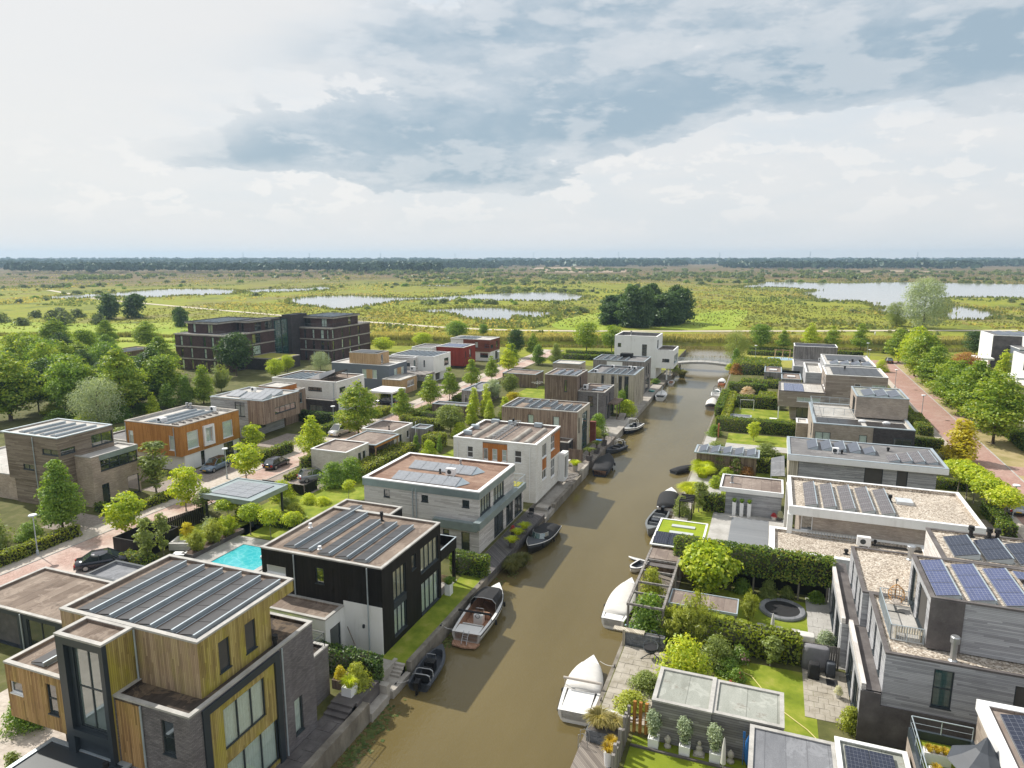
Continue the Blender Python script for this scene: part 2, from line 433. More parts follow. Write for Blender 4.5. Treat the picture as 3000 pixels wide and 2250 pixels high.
# glass
m, g = newmat('glass_dark')
gp = g.pos()
gn = g.noise(gp, 0.35,2.0)
setb(g, col=g.ramp(gn, [(0.35,(0.010,0.016,0.017)),(0.65,(0.035,0.050,0.050))]), rough=0.04, spec=0.9, nor=g.bump(g.noise(gp, 0.8,1.0),0.04,0.1))
g.b.inputs['IOR'].default_value = 2.1
m, g = newmat('glass_green')
setb(g, col=(0.035,0.095,0.095), rough=0.05, spec=0.9)
g.b.inputs['IOR'].default_value = 2.1
m, g = newmat('glass_pale')
setb(g, col=(0.15,0.19,0.18), rough=0.04, spec=0.9)
g.b.inputs['IOR'].default_value = 2.1
m, g = newmat('glass_frost')
setb(g, col=(0.50,0.52,0.52), rough=0.25, spec=0.6)
m, g = newmat('glass_clear')
fr_ = g.a('ShaderNodeLayerWeight', {'Blend': 0.5})
tr_ = g.a('ShaderNodeBsdfTransparent', {'Color': (0.93,0.97,0.96,1)})
gl_ = g.a('ShaderNodeBsdfGlossy', {'Color': (1,1,1,1), 'Roughness': 0.03})
mx_ = g.a('ShaderNodeMixShader', {0: g.m('ADD', g.m('MULTIPLY', g.m('POWER', fr_.outputs['Facing'],4.0),0.8),0.09),1: tr_.outputs[0],2: gl_.outputs[0]})
g.t.links.new(mx_.outputs[0], g.n['Material Output'].inputs['Surface'])
plain('curtain',(0.84,0.86,0.82),0.9,0,0.08,4)
plain('curtain_warm',(0.66,0.58,0.44),0.9,0,0.1,4)
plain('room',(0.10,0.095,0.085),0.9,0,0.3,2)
plain('blind',(0.075,0.07,0.065),0.8,0,0.1)

def solar_mat(name, cell, line, nx, ny, rough=0.18, lw=0.035):
 m, g = newmat(name)
 ge = g.a('ShaderNodeTexCoord').outputs['Generated']
 x, y, z = g.sep(ge)
 fx = g.m('FRACT', g.m('MULTIPLY', x, nx))
 fy = g.m('FRACT', g.m('MULTIPLY', y, ny))
 e1 = g.m('LESS_THAN', fx, lw * 1.5)
 e2 = g.m('LESS_THAN', fy, lw * 1.5)
 ln = g.m('MAXIMUM', e1, e2)
 rn = g.a('ShaderNodeTexWhiteNoise', {'Vector': g.comb(g.m('FLOOR', g.m('MULTIPLY', x, nx)), g.m('FLOOR', g.m('MULTIPLY', y, ny)),0.0)}, noise_dimensions='3D').outputs['Value']
 co = g.mix(g.m('MULTIPLY', rn, 0.5), C4(cell), C4(tuple(c * 1.5 for c in cell)))
 co = g.mix(ln, co, C4(line))
 setb(g, col=co, rough=rough, spec=0.6)
 return m

solar_mat('cell_black',(0.026,0.024,0.025),(0.045,0.043,0.043),6,10,0.34)
solar_mat('cell_blue',(0.055,0.068,0.150),(0.30,0.31,0.37),6,6,0.2,0.035)
solar_mat('cell_navy',(0.014,0.018,0.036),(0.17,0.18,0.21),6,6,0.2,0.03)
solar_mat('cell_grey',(0.075,0.082,0.105),(0.12,0.125,0.145),6,6,0.28)
solar_mat('cell_strip',(0.10,0.085,0.085),(0.30,0.29,0.29),6,2,0.25,0.045)
solar_mat('cell_pale',(0.21,0.225,0.25),(0.36,0.37,0.385),6,5,0.32)

# water
def water_mat(name, c1, c2, rough, wave, wscale, spec=0.5, stretch=(1,1,1)):
 m, g = newmat(name)
 p = g.pos()
 ln = g.v('LENGTH', p)
 f = g.noise(g.map(p, (1,0.35,1)),0.12,4.0)
 n1 = g.noise(g.map(p, stretch, (0,0,0),(0,0, R(25))), wscale, 3.0,0.6,0.6)
 n2 = g.noise(g.map(p, (1.0,0.6,1)), wscale * 2.9,2.0,0.5,0.3)
 h = g.m('ADD', n1, g.m('MULTIPLY', n2,0.45))
 setb(g, col=g.ramp(f, [(0.3, c1),(0.7, c2)]), rough=rough, spec=spec, nor=g.bump(h, wave, 0.12))
 g.b.inputs['IOR'].default_value = 1.333
 return m

water_mat('canal_water',(0.118,0.091,0.036),(0.152,0.119,0.052),0.02,0.13,2.8,0.5,(1.0,0.55,1))
water_mat('pond_water',(0.26,0.27,0.27),(0.33,0.34,0.34),0.10,0.03,0.8,0.6)
m, g = newmat('pool_water')
pp = g.pos()
pv = g.a('ShaderNodeTexVoronoi', {'Vector': g.v('ADD', pp, g.noise(pp, 1.2,2.0, col=True)), 'Scale': 1.3}, feature='DISTANCE_TO_EDGE')
setb(g, col=g.ramp(pv.outputs['Distance'],[(0.0,(0.11,0.50,0.54)),(0.10,(0.055,0.43,0.48)),(0.5,(0.04,0.39,0.45))]), rough=0.06, spec=0.5,
  nor=g.bump(g.noise(pp, 3.0,2.0),0.1,0.05))

# lawns and fields
mottled('lawn',[(0.30,(0.115,0.160,0.012)),(0.46,(0.185,0.240,0.018)),(0.58,(0.26,0.295,0.034)),(0.72,(0.36,0.335,0.085))],0.55,0.95,0.5,40, detail=9.0, bdist=0.05)
mottled('lawn_dry',[(0.25,(0.19,0.20,0.03)),(0.5,(0.30,0.29,0.055)),(0.75,(0.38,0.34,0.09))],0.8,0.95,0.5,40, detail=9.0, bdist=0.05)
mottled('lawn_roof',[(0.25,(0.20,0.27,0.015)),(0.6,(0.29,0.36,0.02))],2.0,0.95,0.5,45, bdist=0.05)
mottled('turf',[(0.3,(0.15,0.20,0.012)),(0.7,(0.235,0.285,0.022))],0.5,0.95,0.5,60, bdist=0.04)
mottled('garden_soil',[(0.28,(0.06,0.065,0.02)),(0.5,(0.11,0.115,0.035)),(0.72,(0.17,0.15,0.07))],0.6,0.95,0.4,20, bdist=0.05)
mottled('verge',[(0.25,(0.20,0.19,0.06)),(0.5,(0.36,0.29,0.14)),(0.75,(0.46,0.37,0.22))],0.45,0.95,0.4,20, bdist=0.03)
mottled('sand_path',[(0.3,(0.48,0.42,0.32)),(0.7,(0.60,0.54,0.43))],0.3,0.95,0.1)
m, g = newmat('meadow')
p_ = g.pos()
x_, y_, z_ = g.sep(p_)
n1 = g.noise(g.map(p_, (1,1.0,1)),0.006,8.0,0.62)
n2 = g.noise(g.map(p_, (1.0,0.7,1)),0.035,8.0,0.66)
n3 = g.noise(p_, 0.45,5.0,0.65)
n4 = g.noise(g.map(p_, (1.0,0.55,1),(3,8,0)),0.014,6.0,0.6,0.8)
f_ = g.m('ADD', g.m('ADD', g.m('MULTIPLY', n4,0.46), g.m('MULTIPLY', n2,0.38)), g.m('MULTIPLY', n3,0.16))
green = g.ramp(f_, [(0.30,(0.075,0.095,0.026)),(0.38,(0.115,0.135,0.032)),(0.435,(0.165,0.190,0.034)),(0.47,(0.225,0.250,0.030)),(0.515,(0.255,0.265,0.034)),(0.55,(0.185,0.190,0.045)),(0.59,(0.235,0.200,0.075)),(0.68,(0.14,0.120,0.050))])
heath = g.ramp(f_, [(0.33,(0.055,0.065,0.028)),(0.45,(0.115,0.095,0.042)),(0.55,(0.165,0.115,0.062)),(0.66,(0.25,0.185,0.115))])
far_ = g.step(g.m('ADD', g.v('LENGTH', p_), g.m('MULTIPLY', g.m('SUBTRACT', n1,0.5),900.0)),520.0,1150.0)
co_ = g.mix(far_, green, heath)
co_ = g.mix(0.45, co_, g.ramp(n3,[(0.3,(0.3,0.3,0.3)),(0.7,(0.7,0.7,0.7))]), 'OVERLAY')
setb(g, col=co_, rough=0.95, spec=0.15, nor=g.bump(n3,0.5,0.6))
mottled('mown_field',[(0.3,(0.19,0.27,0.02)),(0.5,(0.255,0.325,0.028)),(0.72,(0.32,0.35,0.06))],0.05,0.95,0.3,2.0, stretch=(1,0.4,1), detail=9.0, bdist=0.1)
mottled('bare_field',[(0.3,(0.30,0.22,0.15)),(0.7,(0.42,0.32,0.23))],0.01,0.95,0.1,2.0)

# foliage
leaves('leaf_oak',(0.036,0.070,0.008),(0.088,0.145,0.014),(0.172,0.228,0.022),(0.27,0.285,0.04), gain=2.0)
leaves('leaf_lime',(0.085,0.135,0.010),(0.185,0.250,0.014),(0.310,0.350,0.025),(0.42,0.42,0.05))
leaves('leaf_mid',(0.034,0.072,0.010),(0.078,0.142,0.018),(0.145,0.210,0.030), gain=2.0)
leaves('leaf_dark',(0.012,0.030,0.010),(0.028,0.060,0.016),(0.060,0.100,0.028))
leaves('leaf_silver',(0.085,0.115,0.070),(0.165,0.205,0.135),(0.270,0.310,0.220))
leaves('leaf_olive',(0.058,0.080,0.020),(0.112,0.146,0.034),(0.185,0.220,0.060))
leaves('leaf_yellow',(0.34,0.31,0.012),(0.50,0.45,0.02),(0.62,0.55,0.05), gain=1.15)
leaves('leaf_bamboo',(0.16,0.20,0.02),(0.30,0.35,0.035),(0.46,0.49,0.08), gain=1.15)
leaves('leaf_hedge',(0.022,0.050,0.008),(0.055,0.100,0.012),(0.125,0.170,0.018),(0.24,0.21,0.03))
leaves('leaf_ivy',(0.012,0.032,0.008),(0.030,0.066,0.012),(0.075,0.120,0.028),(0.24,0.27,0.11))
leaves('leaf_hedgelit',(0.065,0.095,0.010),(0.125,0.165,0.013),(0.195,0.225,0.018),(0.25,0.24,0.035), gain=1.7)  # lighter copy of the hedge leaf, sunlight put into its colour
leaves('leaf_red',(0.10,0.012,0.010),(0.22,0.025,0.018),(0.36,0.06,0.03))
leaves('leaf_rust',(0.11,0.05,0.015),(0.20,0.10,0.03),(0.28,0.16,0.05))
leaves('leaf_flower',(0.52,0.24,0.30),(0.62,0.34,0.40),(0.70,0.46,0.50), gain=1.0)
leaves('leaf_flowerred',(0.52,0.02,0.04),(0.60,0.05,0.08),(0.66,0.12,0.15), gain=1.0)
leaves('leaf_hydrangea',(0.50,0.32,0.22),(0.65,0.48,0.36),(0.74,0.60,0.48), gain=1.1)
leaves('leaf_white',(0.55,0.55,0.42),(0.65,0.65,0.52),(0.72,0.72,0.62), gain=1.1)
leaves('grass_lime',(0.14,0.20,0.008),(0.26,0.33,0.012),(0.38,0.44,0.03))
leaves('grass_straw',(0.16,0.15,0.04),(0.29,0.26,0.085),(0.42,0.36,0.15), gain=1.25)
leaves('grass_reed',(0.060,0.075,0.018),(0.115,0.130,0.030),(0.190,0.185,0.060), gain=1.25)
leaves('grass_gold',(0.30,0.20,0.01),(0.48,0.34,0.02),(0.60,0.46,0.05), gain=1.1)
leaves('leaf_far',(0.012,0.030,0.014),(0.022,0.048,0.022),(0.040,0.072,0.032), trans=0.15, gain=1.15)
leaves('leaf_bush',(0.045,0.066,0.024),(0.085,0.115,0.040),(0.145,0.172,0.066), gain=1.6)
leaves('lily',(0.05,0.095,0.02),(0.10,0.16,0.035),(0.20,0.24,0.07),(0.38,0.33,0.14), gain=1.0)

# ------------------------------------------------------------------ mesh helpers
class MB:
 """collects boxes, tubes, prisms and quads; several material slots"""

 def __init__(s):
  s.v, s.f, s.mi = [],[],[]
  s.cur = 0
  s.smooth = False

 def add(s, verts, faces):
  o = len(s.v)
  s.v += [tuple(p) for p in verts]
  for f in faces:
   s.f.append(tuple(i + o for i in f))
   s.mi.append(s.cur)
  return s

 def box(s, x0, x1, y0, y1, z0, z1):
  if x0 > x1: x0, x1 = x1, x0
  if y0 > y1: y0, y1 = y1, y0
  return s.add([(x0, y0, z0),(x1, y0, z0),(x1, y1, z0),(x0, y1, z0),(x0, y0, z1),(x1, y0, z1),(x1, y1, z1),(x0, y1, z1)],
      [(0,3,2,1),(4,5,6,7),(0,1,5,4),(1,2,6,5),(2,3,7,6),(3,0,4,7)])

 def cbox(s, c, sx, sy, sz, rz=0.0, tilt=0.0):
  """box centred in xy on c with its foot at c.z, turned by rz"""
  M = Matrix.Rotation(rz, 3, 'Z') @ Matrix.Rotation(tilt, 3, 'X')
  pts = []
  for z in (0, sz):
   for (a, b) in ((-1,-1),(1,-1),(1,1),(-1,1)):
    q = M @ Vector((a * sx / 2, b * sy / 2, z))
    pts.append((c[0] + q.x, c[1] + q.y, c[2] + q.z))
  return s.add(pts, [(0,3,2,1),(4,5,6,7),(0,1,5,4),(1,2,6,5),(2,3,7,6),(3,0,4,7)])

 def quad(s, a, b, c, d):
  return s.add([a, b, c, d],[(0,1,2,3)])

 def prism(s, poly, z0, z1):
  n = len(poly)
  s.add([(x, y, z0) for x, y in poly] + [(x, y, z1) for x, y in poly],
    [tuple(range(n - 1,-1,-1)), tuple(range(n, 2 * n))] + [(i, (i + 1) % n, n + (i + 1) % n, n + i) for i in range(n)])
  return s

 def tube(s, pts, r, n=8, r1=None, cap=True):
  pts = [Vector(p) for p in pts]
  rings = []
  k = len(pts)
  for i, p in enumerate(pts):
   d = (pts[min(i + 1, k - 1)] - pts[max(i - 1,0)]).normalized()
   up = Vector((0,0,1)) if abs(d.z) < 0.95 else Vector((1,0,0))
   a = d.cross(up).normalized()
   b = d.cross(a).normalized()
   rr = r if r1 is None else r + (r1 - r) * i / (k - 1)
   rings.append([p + (a * math.cos(2 * math.pi * j / n) + b * math.sin(2 * math.pi * j / n)) * rr for j in range(n)])
  vs = [q for ring in rings for q in ring]
  fs = []
  for i in range(k - 1):
   for j in range(n):
    fs.append((i * n + j, i * n + (j + 1) % n, (i + 1) * n + (j + 1) % n, (i + 1) * n + j))
  if cap:
   fs.append(tuple(range(n - 1,-1,-1)))
   fs.append(tuple((k - 1) * n + j for j in range(n)))
  return s.add(vs, fs)

 def lathe(s, prof, c=(0,0,0), n=14, sx=1.0, sy=1.0):
  vs, fs = [],[]
  for (r, z) in prof:
   for j in range(n):
    a = 2 * math.pi * j / n
    vs.append((c[0] + r * math.cos(a) * sx, c[1] + r * math.sin(a) * sy, c[2] + z))
  for i in range(len(prof) - 1):
   for j in range(n):
    fs.append((i * n + j, i * n + (j + 1) % n, (i + 1) * n + (j + 1) % n, (i + 1) * n + j))
  fs.append(tuple(range(n - 1,-1,-1)))
  fs.append(tuple((len(prof) - 1) * n + j for j in range(n)))
  return s.add(vs, fs)

 def loft(s, rings, closed=False, caps=True):
  """rings: lists of equal length"""
  n = len(rings[0])
  vs = [p for r in rings for p in r]
  fs = []
  m_ = n if closed else n - 1
  for i in range(len(rings) - 1):
   for j in range(m_):
    fs.append((i * n + j, i * n + (j + 1) % n, (i + 1) * n + (j + 1) % n, (i + 1) * n + j))
  if caps:
   fs.append(tuple(range(n - 1,-1,-1)))
   fs.append(tuple((len(rings) - 1) * n + j for j in range(n)))
  return s.add(vs, fs)

 def mesh(s, name, mats, off=(0,0,0)):
  me = bpy.data.meshes.new(name)
  ox, oy, oz = off
  me.from_pydata([(x - ox, y - oy, z - oz) for x, y, z in s.v],[], s.f)
  if isinstance(mats, str):
   mats = [mats]
  for m in mats:
   me.materials.append(MATS[m])
  if len(mats) > 1:
   me.polygons.foreach_set('material_index', s.mi)
  if s.smooth:
   me.polygons.foreach_set('use_smooth',[True] * len(s.f))
  me.update()
  return me

def np_mesh(name, V, F, mats, mi=None):
 """V (n,3), F (m,4) quads"""
 me = bpy.data.meshes.new(name)
 n, m = len(V), len(F)
 k = F.shape[1]
 me.vertices.add(n)
 me.vertices.foreach_set('co', np.ascontiguousarray(V, dtype=np.float32).ravel())
 me.loops.add(m * k)
 me.loops.foreach_set('vertex_index', np.ascontiguousarray(F, dtype=np.int32).ravel())
 me.polygons.add(m)
 me.polygons.foreach_set('loop_start', np.arange(0, m * k, k, dtype=np.int32))
 me.polygons.foreach_set('loop_total', np.full(m, k, dtype=np.int32))
 for q in ([mats] if isinstance(mats, str) else mats):
  me.materials.append(MATS[q])
 if mi is not None:
  me.polygons.foreach_set('material_index', np.ascontiguousarray(mi, dtype=np.int32))
 me.update(calc_edges=True)
 return me

def link(name, me, parent=None, loc=(0,0,0), rz=0.0, scale=None):
 o = bpy.data.objects.new(name, me)
 COL.objects.link(o)
 o.location = loc
 if rz:
  o.rotation_euler = (0,0, rz)
 if scale:
  o.scale = scale
 if parent is not None:
  o.parent = parent
 return o

def obj(name, mb, mats, parent=None):
 """link a builder in world coordinates; under a parent the vertices become local to the thing"""
 off = (0,0,0)
 if parent is not None:
  q = parent
  off = Vector((0,0,0))
  while q is not None:
   off += Vector(q.location)
   q = q.parent
 else:
  xs = [p[0] for p in mb.v]; ys = [p[1] for p in mb.v]; zs = [p[2] for p in mb.v]
  off = ((min(xs) + max(xs)) / 2,(min(ys) + max(ys)) / 2, min(zs))
 me = mb.mesh(name, mats, off)
 o = link(name, me, parent)
 if parent is None:
  o.location = off
 return o

def part(name, mb, mats, parent):
 """a part built in the thing's own coordinates"""
 return link(name, mb.mesh(name, mats), parent)

def tag(o, label, cat, group=None):
 o['label'] = label
 o['category'] = cat
 if group:
  o['group'] = group
 return o

def thing(name, label, cat, x, y, z=0.0, rz=0.0, group=None):
 o = bpy.data.objects.new(name, None)
 COL.objects.link(o)
 o.empty_display_size = 0.5
 o.location = (x, y, z)
 o.rotation_euler = (0,0, rz)
 return tag(o, label, cat, group)

def struct(name, mb, mats):
 o = obj(name, mb, mats)
 o['kind'] = 'structure'
 return o

def copy_tree(o, parent=None):
 c = o.copy()
 COL.objects.link(c)
 c.parent = parent
 for ch in list(o.children):
  copy_tree(ch, c)
 return c

# ================================================================== SETTING
def ring_quads(mb, inner, outer, z):
 pass

XL, XR = -22.7,-9.1             # quay lines of the canal

def near_bank(x):
 return 196.0 + (x + 120.0) * 0.275

def far_bank(x):
 return 213.5 + (x + 120.0) * 0.295

# ground: one sheet to the horizon, cut open along the two canals
gm = MB()
Zg = -0.03
gm.add([(-9000,-60, Zg),(-25.0,-60, Zg),(-25.0, near_bank(-25), Zg),(-300, near_bank(-300), Zg),(-9000, near_bank(-300), Zg)],[(0,1,2,3,4)])
gm.add([(XR, -60, Zg),(9000,-60, Zg),(9000, near_bank(500), Zg),(500, near_bank(500), Zg),(XR, near_bank(XR), Zg)],[(0,1,2,3,4)])
gm.add([(-9000, near_bank(-300), Zg),(-300, near_bank(-300), Zg),(-300, far_bank(-300), Zg),(500, far_bank(500), Zg),(500, near_bank(500), Zg),
  (9000, near_bank(500), Zg),(9000,14000, Zg),(-9000,14000, Zg)],[(0,1,2,3,4,5,6,7)])
# earth banks down to the water of the cross canal
gm.add([(-25.0, near_bank(-25), Zg),(-300, near_bank(-300), Zg),(-300, near_bank(-300) + 1,-2),(-25.0, near_bank(-25) + 1,-2)],[(0,1,2,3)])
gm.add([(XR, near_bank(XR), Zg),(500, near_bank(500), Zg),(500, near_bank(500) + 1,-2),(XR, near_bank(XR) + 1,-2)],[(0,1,2,3)])
gm.add([(-300, far_bank(-300), Zg),(500, far_bank(500), Zg),(500, far_bank(500) - 2.5,-2),(-300, far_bank(-300) - 2.5,-2)],[(0,1,2,3)])
struct('ground', gm, 'meadow')
struct('canal_water', MB().add([(-302,-60,-1.15),(505,-60,-1.15),(505,400,-1.15),(-302,400,-1.15)],[(0,1,2,3)]), 'canal_water')

def smooth_poly(pts, k=4, jit=0.0, seed=1):
 """closed Catmull-Rom through the points, with a little shore wobble"""
 rn = random.Random(seed)
 out = []
 n = len(pts)
 for i in range(n):
  p0, p1, p2, p3 = [Vector(pts[(i + j - 1) % n]) for j in range(4)]
  L = (p2 - p1).length
  for s in range(k):
   t = s / k
   q = 0.5 * ((2 * p1) + (p2 - p0) * t + (2 * p0 - 5 * p1 + 4 * p2 - p3) * t * t + (3 * p1 - p0 - 3 * p2 + p3) * t ** 3)
   out.append((q.x + rn.uniform(-1,1) * jit * L, q.y + rn.uniform(-1,1) * jit * L))
 return out

PONDS = []

def pond(pts, seed):
 P = smooth_poly(pts, 8,0.045, seed)
 PONDS.append(P)
 me = MB()
 me.add([(x, y, 0.12) for x, y in P],[tuple(range(len(P)))])
 return struct('pond', me, 'pond_water')

pond([(-500,358),(-463,338),(-455,372),(-420,378),(-418,408),(-398,430),(-425,474),(-474,496),(-518,474),(-500,405)],2)
pond([(-290,362),(-252,340),(-222,320),(-224,340),(-230,383),(-228,414),(-203,419),(-186,431),(-152,432),(-124,449),(-128,486),(-132,508),(-174,548),(-212,508),(-236,440),(-286,444),(-302,446),(-318,410)],3)
pond([(-183,331),(-161,324),(-139,300),(-124,295),(-112,302),(-117,315),(-104,318),(-106,345),(-122,349),(-149,366),(-166,356)],4)
pond([(-34,701),(-2,718),(32,665),(21,610),(27,549),(29,500),(50,506),(56,453),(52,400),(60,380),(68,376),(93,467),(112,560),(142,590),(200,600),(420,700),(520,900),(240,900),(134,920),(69,856),(-3,868)],5)
pond([(100,480),(108,436),(100,388),(82,374),(76,385),(88,440)],6)
pond([(-420,463),(-436,508),(-409,540),(-430,595),(-378,530),(-388,474)],7)
pond([(-360,640),(-330,655),(-300,640),(-320,625)],8)

def strip(pts, wd, z, name, mat):
 L, Rr = [],[]
 for i, p in enumerate(pts):
  a = Vector(pts[max(i - 1,0)]); b = Vector(pts[min(i + 1, len(pts) - 1)])
  d = (b - a).normalized()
  nrm = Vector((-d.y, d.x))
  q = Vector(p)
  L.append((*(q + nrm * wd / 2), z)); Rr.append((*(q - nrm * wd / 2), z))
 mb = MB()
 n = len(pts)
 mb.add(L + Rr, [(i, n + i, n + i + 1, i + 1) for i in range(n - 1)])
 return struct(name, mb, mat)

PATH = [(-600,430),(-430,345),(-290,300),(-210,276),(-174,267),(-149,262),(-133,257.5),(-107,254.5),(-90,257),(-72,262),(-38,274),(-8,286),(11,293),(43,307),(82,322),(180,362),(320,420)]
strip(PATH, 4.2,0.06, 'sand_path', 'sand_path')

def field(name, pts, mat, z=0.04):
 mb = MB()
 mb.add([(x, y, z) for x, y in pts],[tuple(range(len(pts)))])
 return struct(name, mb, mat)

field('mown_field', smooth_poly([(-430,190),(-286,215),(-250,240),(-300,285),(-292,274),(-230,235),(-185,205),(-170,170),(-240,145),(-420,120)],3), 'mown_field')
field('mown_field', smooth_poly([(-80,266),(-92,300),(-86,352),(-76,360),(-72,330),(-64,300),(-60,271)],3), 'mown_field',0.05)
field('mown_field', smooth_poly([(-42,279),(-40,320),(-38,362),(-19,405),(-12,380),(-14,300),(-16,290)],3), 'mown_field',0.05)
field('bare_field',[(-640,1830),(-560,1960),(-430,1750),(-341,1265),(-420,1290)], 'bare_field',0.3)
field('bare_field',[(-330,1290),(-420,1750),(-360,1800),(-270,1330)], 'bare_field',0.3)
field('bare_field',[(60,1500),(40,1620),(260,1750),(330,1600)], 'bare_field',0.3)

# built-up ground: garden soil between the plots
def rect(name, x0, x1, y0, y1, z, mat):
 return struct(name, MB().box(x0, x1, y0, y1, z - 0.02, z), mat)

rect('garden_ground',-140,-25.0,10,178,-0.008, 'garden_soil')
rect('garden_ground', XR + 0.3,60,10,200,-0.008, 'garden_soil')
rect('street',-64.3,-60.3,5,205,0.012, 'street_brick')
rect('street_forecourt',-60.3,-55.6,36.0,48.5,0.010, 'street_brick')
rect('sidewalk',-66.9,-64.3,5,205,0.020, 'sidewalk')
struct('kerb', MB().box(-64.38,-64.22,5,205,0.0,0.06), 'slab_light')
struct('kerb', MB().box(-60.36,-60.22,48.6,205,0.0,0.08), 'slab_light')
for (x0, x1, y0, y1) in [(-72.0,-66.9,47.6,52.2),(-72.3,-66.9,60.5,73.5),(-73.6,-66.9,82.0,90.0),(-73.0,-66.9,97.8,103.0),(-75.0,-66.9,108.8,116.8),
       (-72.5,-66.9,134.0,140.0),(-60.3,-51.5,67.0,74.6),(-60.3,-51.0,80.4,87.0),(-60.3,-52.0,92.8,99.0),(-60.3,-50.0,112.0,120.0)]:
 rect('driveway', x0, x1, y0, y1,0.006, 'drive_brick')
rect('driveway',-46.5,-37.6,6,30.7,0.012, 'sidewalk')
rect('street',26.8,31.6,40,214,0.012, 'street_red')
rect('street',22.0,60,209,216,0.010, 'street_red')
rect('sidewalk',25.6,26.8,40,214,0.020, 'sidewalk')
struct('kerb', MB().box(31.55,31.72,40,214,0.0,0.07), 'slab_light')
rect('verge',31.7,37.0,40,209,0.004, 'verge')
for y0 in (106,139,160,186):
 rect('driveway',31.7,37.0, y0, y0 + 4.5,0.016, 'street_red')
rect('driveway',19.2,25.6,76.5,86.0,0.008, 'drive_brick')
rect('lawn',-9,22,193,228,0.0, 'lawn_dry')

# lawns
for (x0, x1, y0, y1, mt) in [(-54.5,-44.5,59.5,73.5, 'lawn'),(-57.0,-49.9,49.0,56.5, 'lawn'),(-52,-43.5,53.6,57.4, 'lawn'),(-50,-42.5,132,145, 'lawn'),
        (-44,-38,84,96, 'lawn'),(-43,-37,104,114, 'lawn')]:
 rect('lawn', x0, x1, y0, y1,0.004, mt)
for (x0, x1, y0, y1, mt) in [(-2.2,4.2,41.0,48.0, 'lawn'),(-3.4,4.1,52.2,58.8, 'lawn'),(-7.0,-4.9,67.5,78.5, 'lawn'),(-4.6,1.9,84.5,95.0, 'lawn'),
        (-5.6,3.8,109.5,116.0, 'lawn'),(-5.6,4.5,124.0,137.0, 'lawn'),(-8,2,181,188, 'lawn')]:
 rect('lawn', x0, x1, y0, y1,0.004, mt)
rect('lawn',-6.3,-0.2,30.0,36.6,0.03, 'turf')
# stone terraces of the right bank
rect('terrace',4.1,7.0,49.4,60.0,0.012, 'slab_light')
rect('terrace',-4.9,2.7,67.0,78.0,0.02, 'slab_light')
rect('terrace',-8.8,-4.6,83.0,91.0,0.015, 'slab_light')
rect('terrace',-5.6,4.4,106.5,109.5,0.010, 'slab_light')
rect('pool_cover',-2.85,1.0,69.1,76.95,0.05, 'pool_cover')

# ---- left quay, piece by piece
def quay(name, x0, x1, y0, y1, z, mat, zb=-2.2):
 return struct(name, MB().box(x0, x1, y0, y1, zb, z), mat)

quay('quay_terrace',-25.0,-23.25,8,32.4,0.0, 'slab_dark')
quay('quay_wall',-23.25,-22.75,8,34.2,0.22, 'concrete_wet')
quay('quay_terrace',-25.0,-23.25,33.6,36.2,0.45, 'slab_dark')
quay('quay_landing',-24.1,-22.6,34.2,36.3,-0.55, 'concrete')
quay('quay_wall',-24.1,-22.75,36.3,36.8,0.05, 'concrete')
quay('quay_landing',-23.75,-22.55,36.8,39.2,-0.6, 'concrete')
quay('quay_bank',-25.0,-23.95,36.2,39.4,0.0, 'concrete')
quay('quay_wall',-23.95,-23.7,36.8,39.4,0.12, 'concrete')
quay('quay_wall',-23.0,-22.6,39.4,53.6,0.06, 'concrete_wet')
quay('quay_lawn',-25.0,-23.0,39.2,53.6,0.01, 'lawn')
quay('quay_deck',-25.35,-22.72,53.6,70.6,-0.05, 'deck_dark',-0.6)
quay('quay_wall',-24.9,-22.9,53.6,70.6,-0.62, 'concrete_wet')
quay('quay_landing',-25.0,-22.65,70.6,84.2,-0.6, 'concrete')
quay('quay_wall',-23.05,-22.62,74.2,86.5,-0.15, 'concrete_wet')
quay('quay_terrace',-28.0,-23.0,86.0,92.4,0.02, 'deck_wood')
quay('quay_wall',-23.0,-22.6,86.5,90.0,0.35, 'concrete')
quay('quay_deck',-25.6,-22.6,92.4,107.4,-0.02, 'deck_wood')
quay('quay_terrace',-26.6,-22.6,107.4,121.0,0.0, 'concrete')
quay('quay_wall',-24.2,-22.6,121.0,140.5,-0.25, 'concrete')
quay('quay_terrace',-26.0,-22.6,140.5,157.0,-0.2, 'concrete')
quay('quay_terrace',-26.0,-22.6,157.0,190.0,-0.3, 'concrete_wet')
# canal side strip of soil under the houses
struct('quay_core', MB().box(-25.02,-24.9,8,221,-2.2,-0.05), 'concrete_wet')
# ---- right quay
struct('quay_wall', MB().box(XR, XR + 0.28,8,208,-2.2,0.0), 'concrete_wet')
rect('quay_terrace', XR + 0.28,-5.6,38.4,47.1,0.02, 'garden_soil')
quay('quay_deck',-9.1,-7.0,24,35.9,0.05, 'deck_wood',-0.35)
quay('quay_deck',-9.0,-6.2,47.6,60.0,0.03, 'deck_wood',-0.1)
rect('quay_terrace', XR + 0.28,-7.4,66.5,104.0,0.012, 'concrete')
rect('quay_terrace', XR + 0.28,-7.2,104.0,116.0,0.012, 'slab_light')

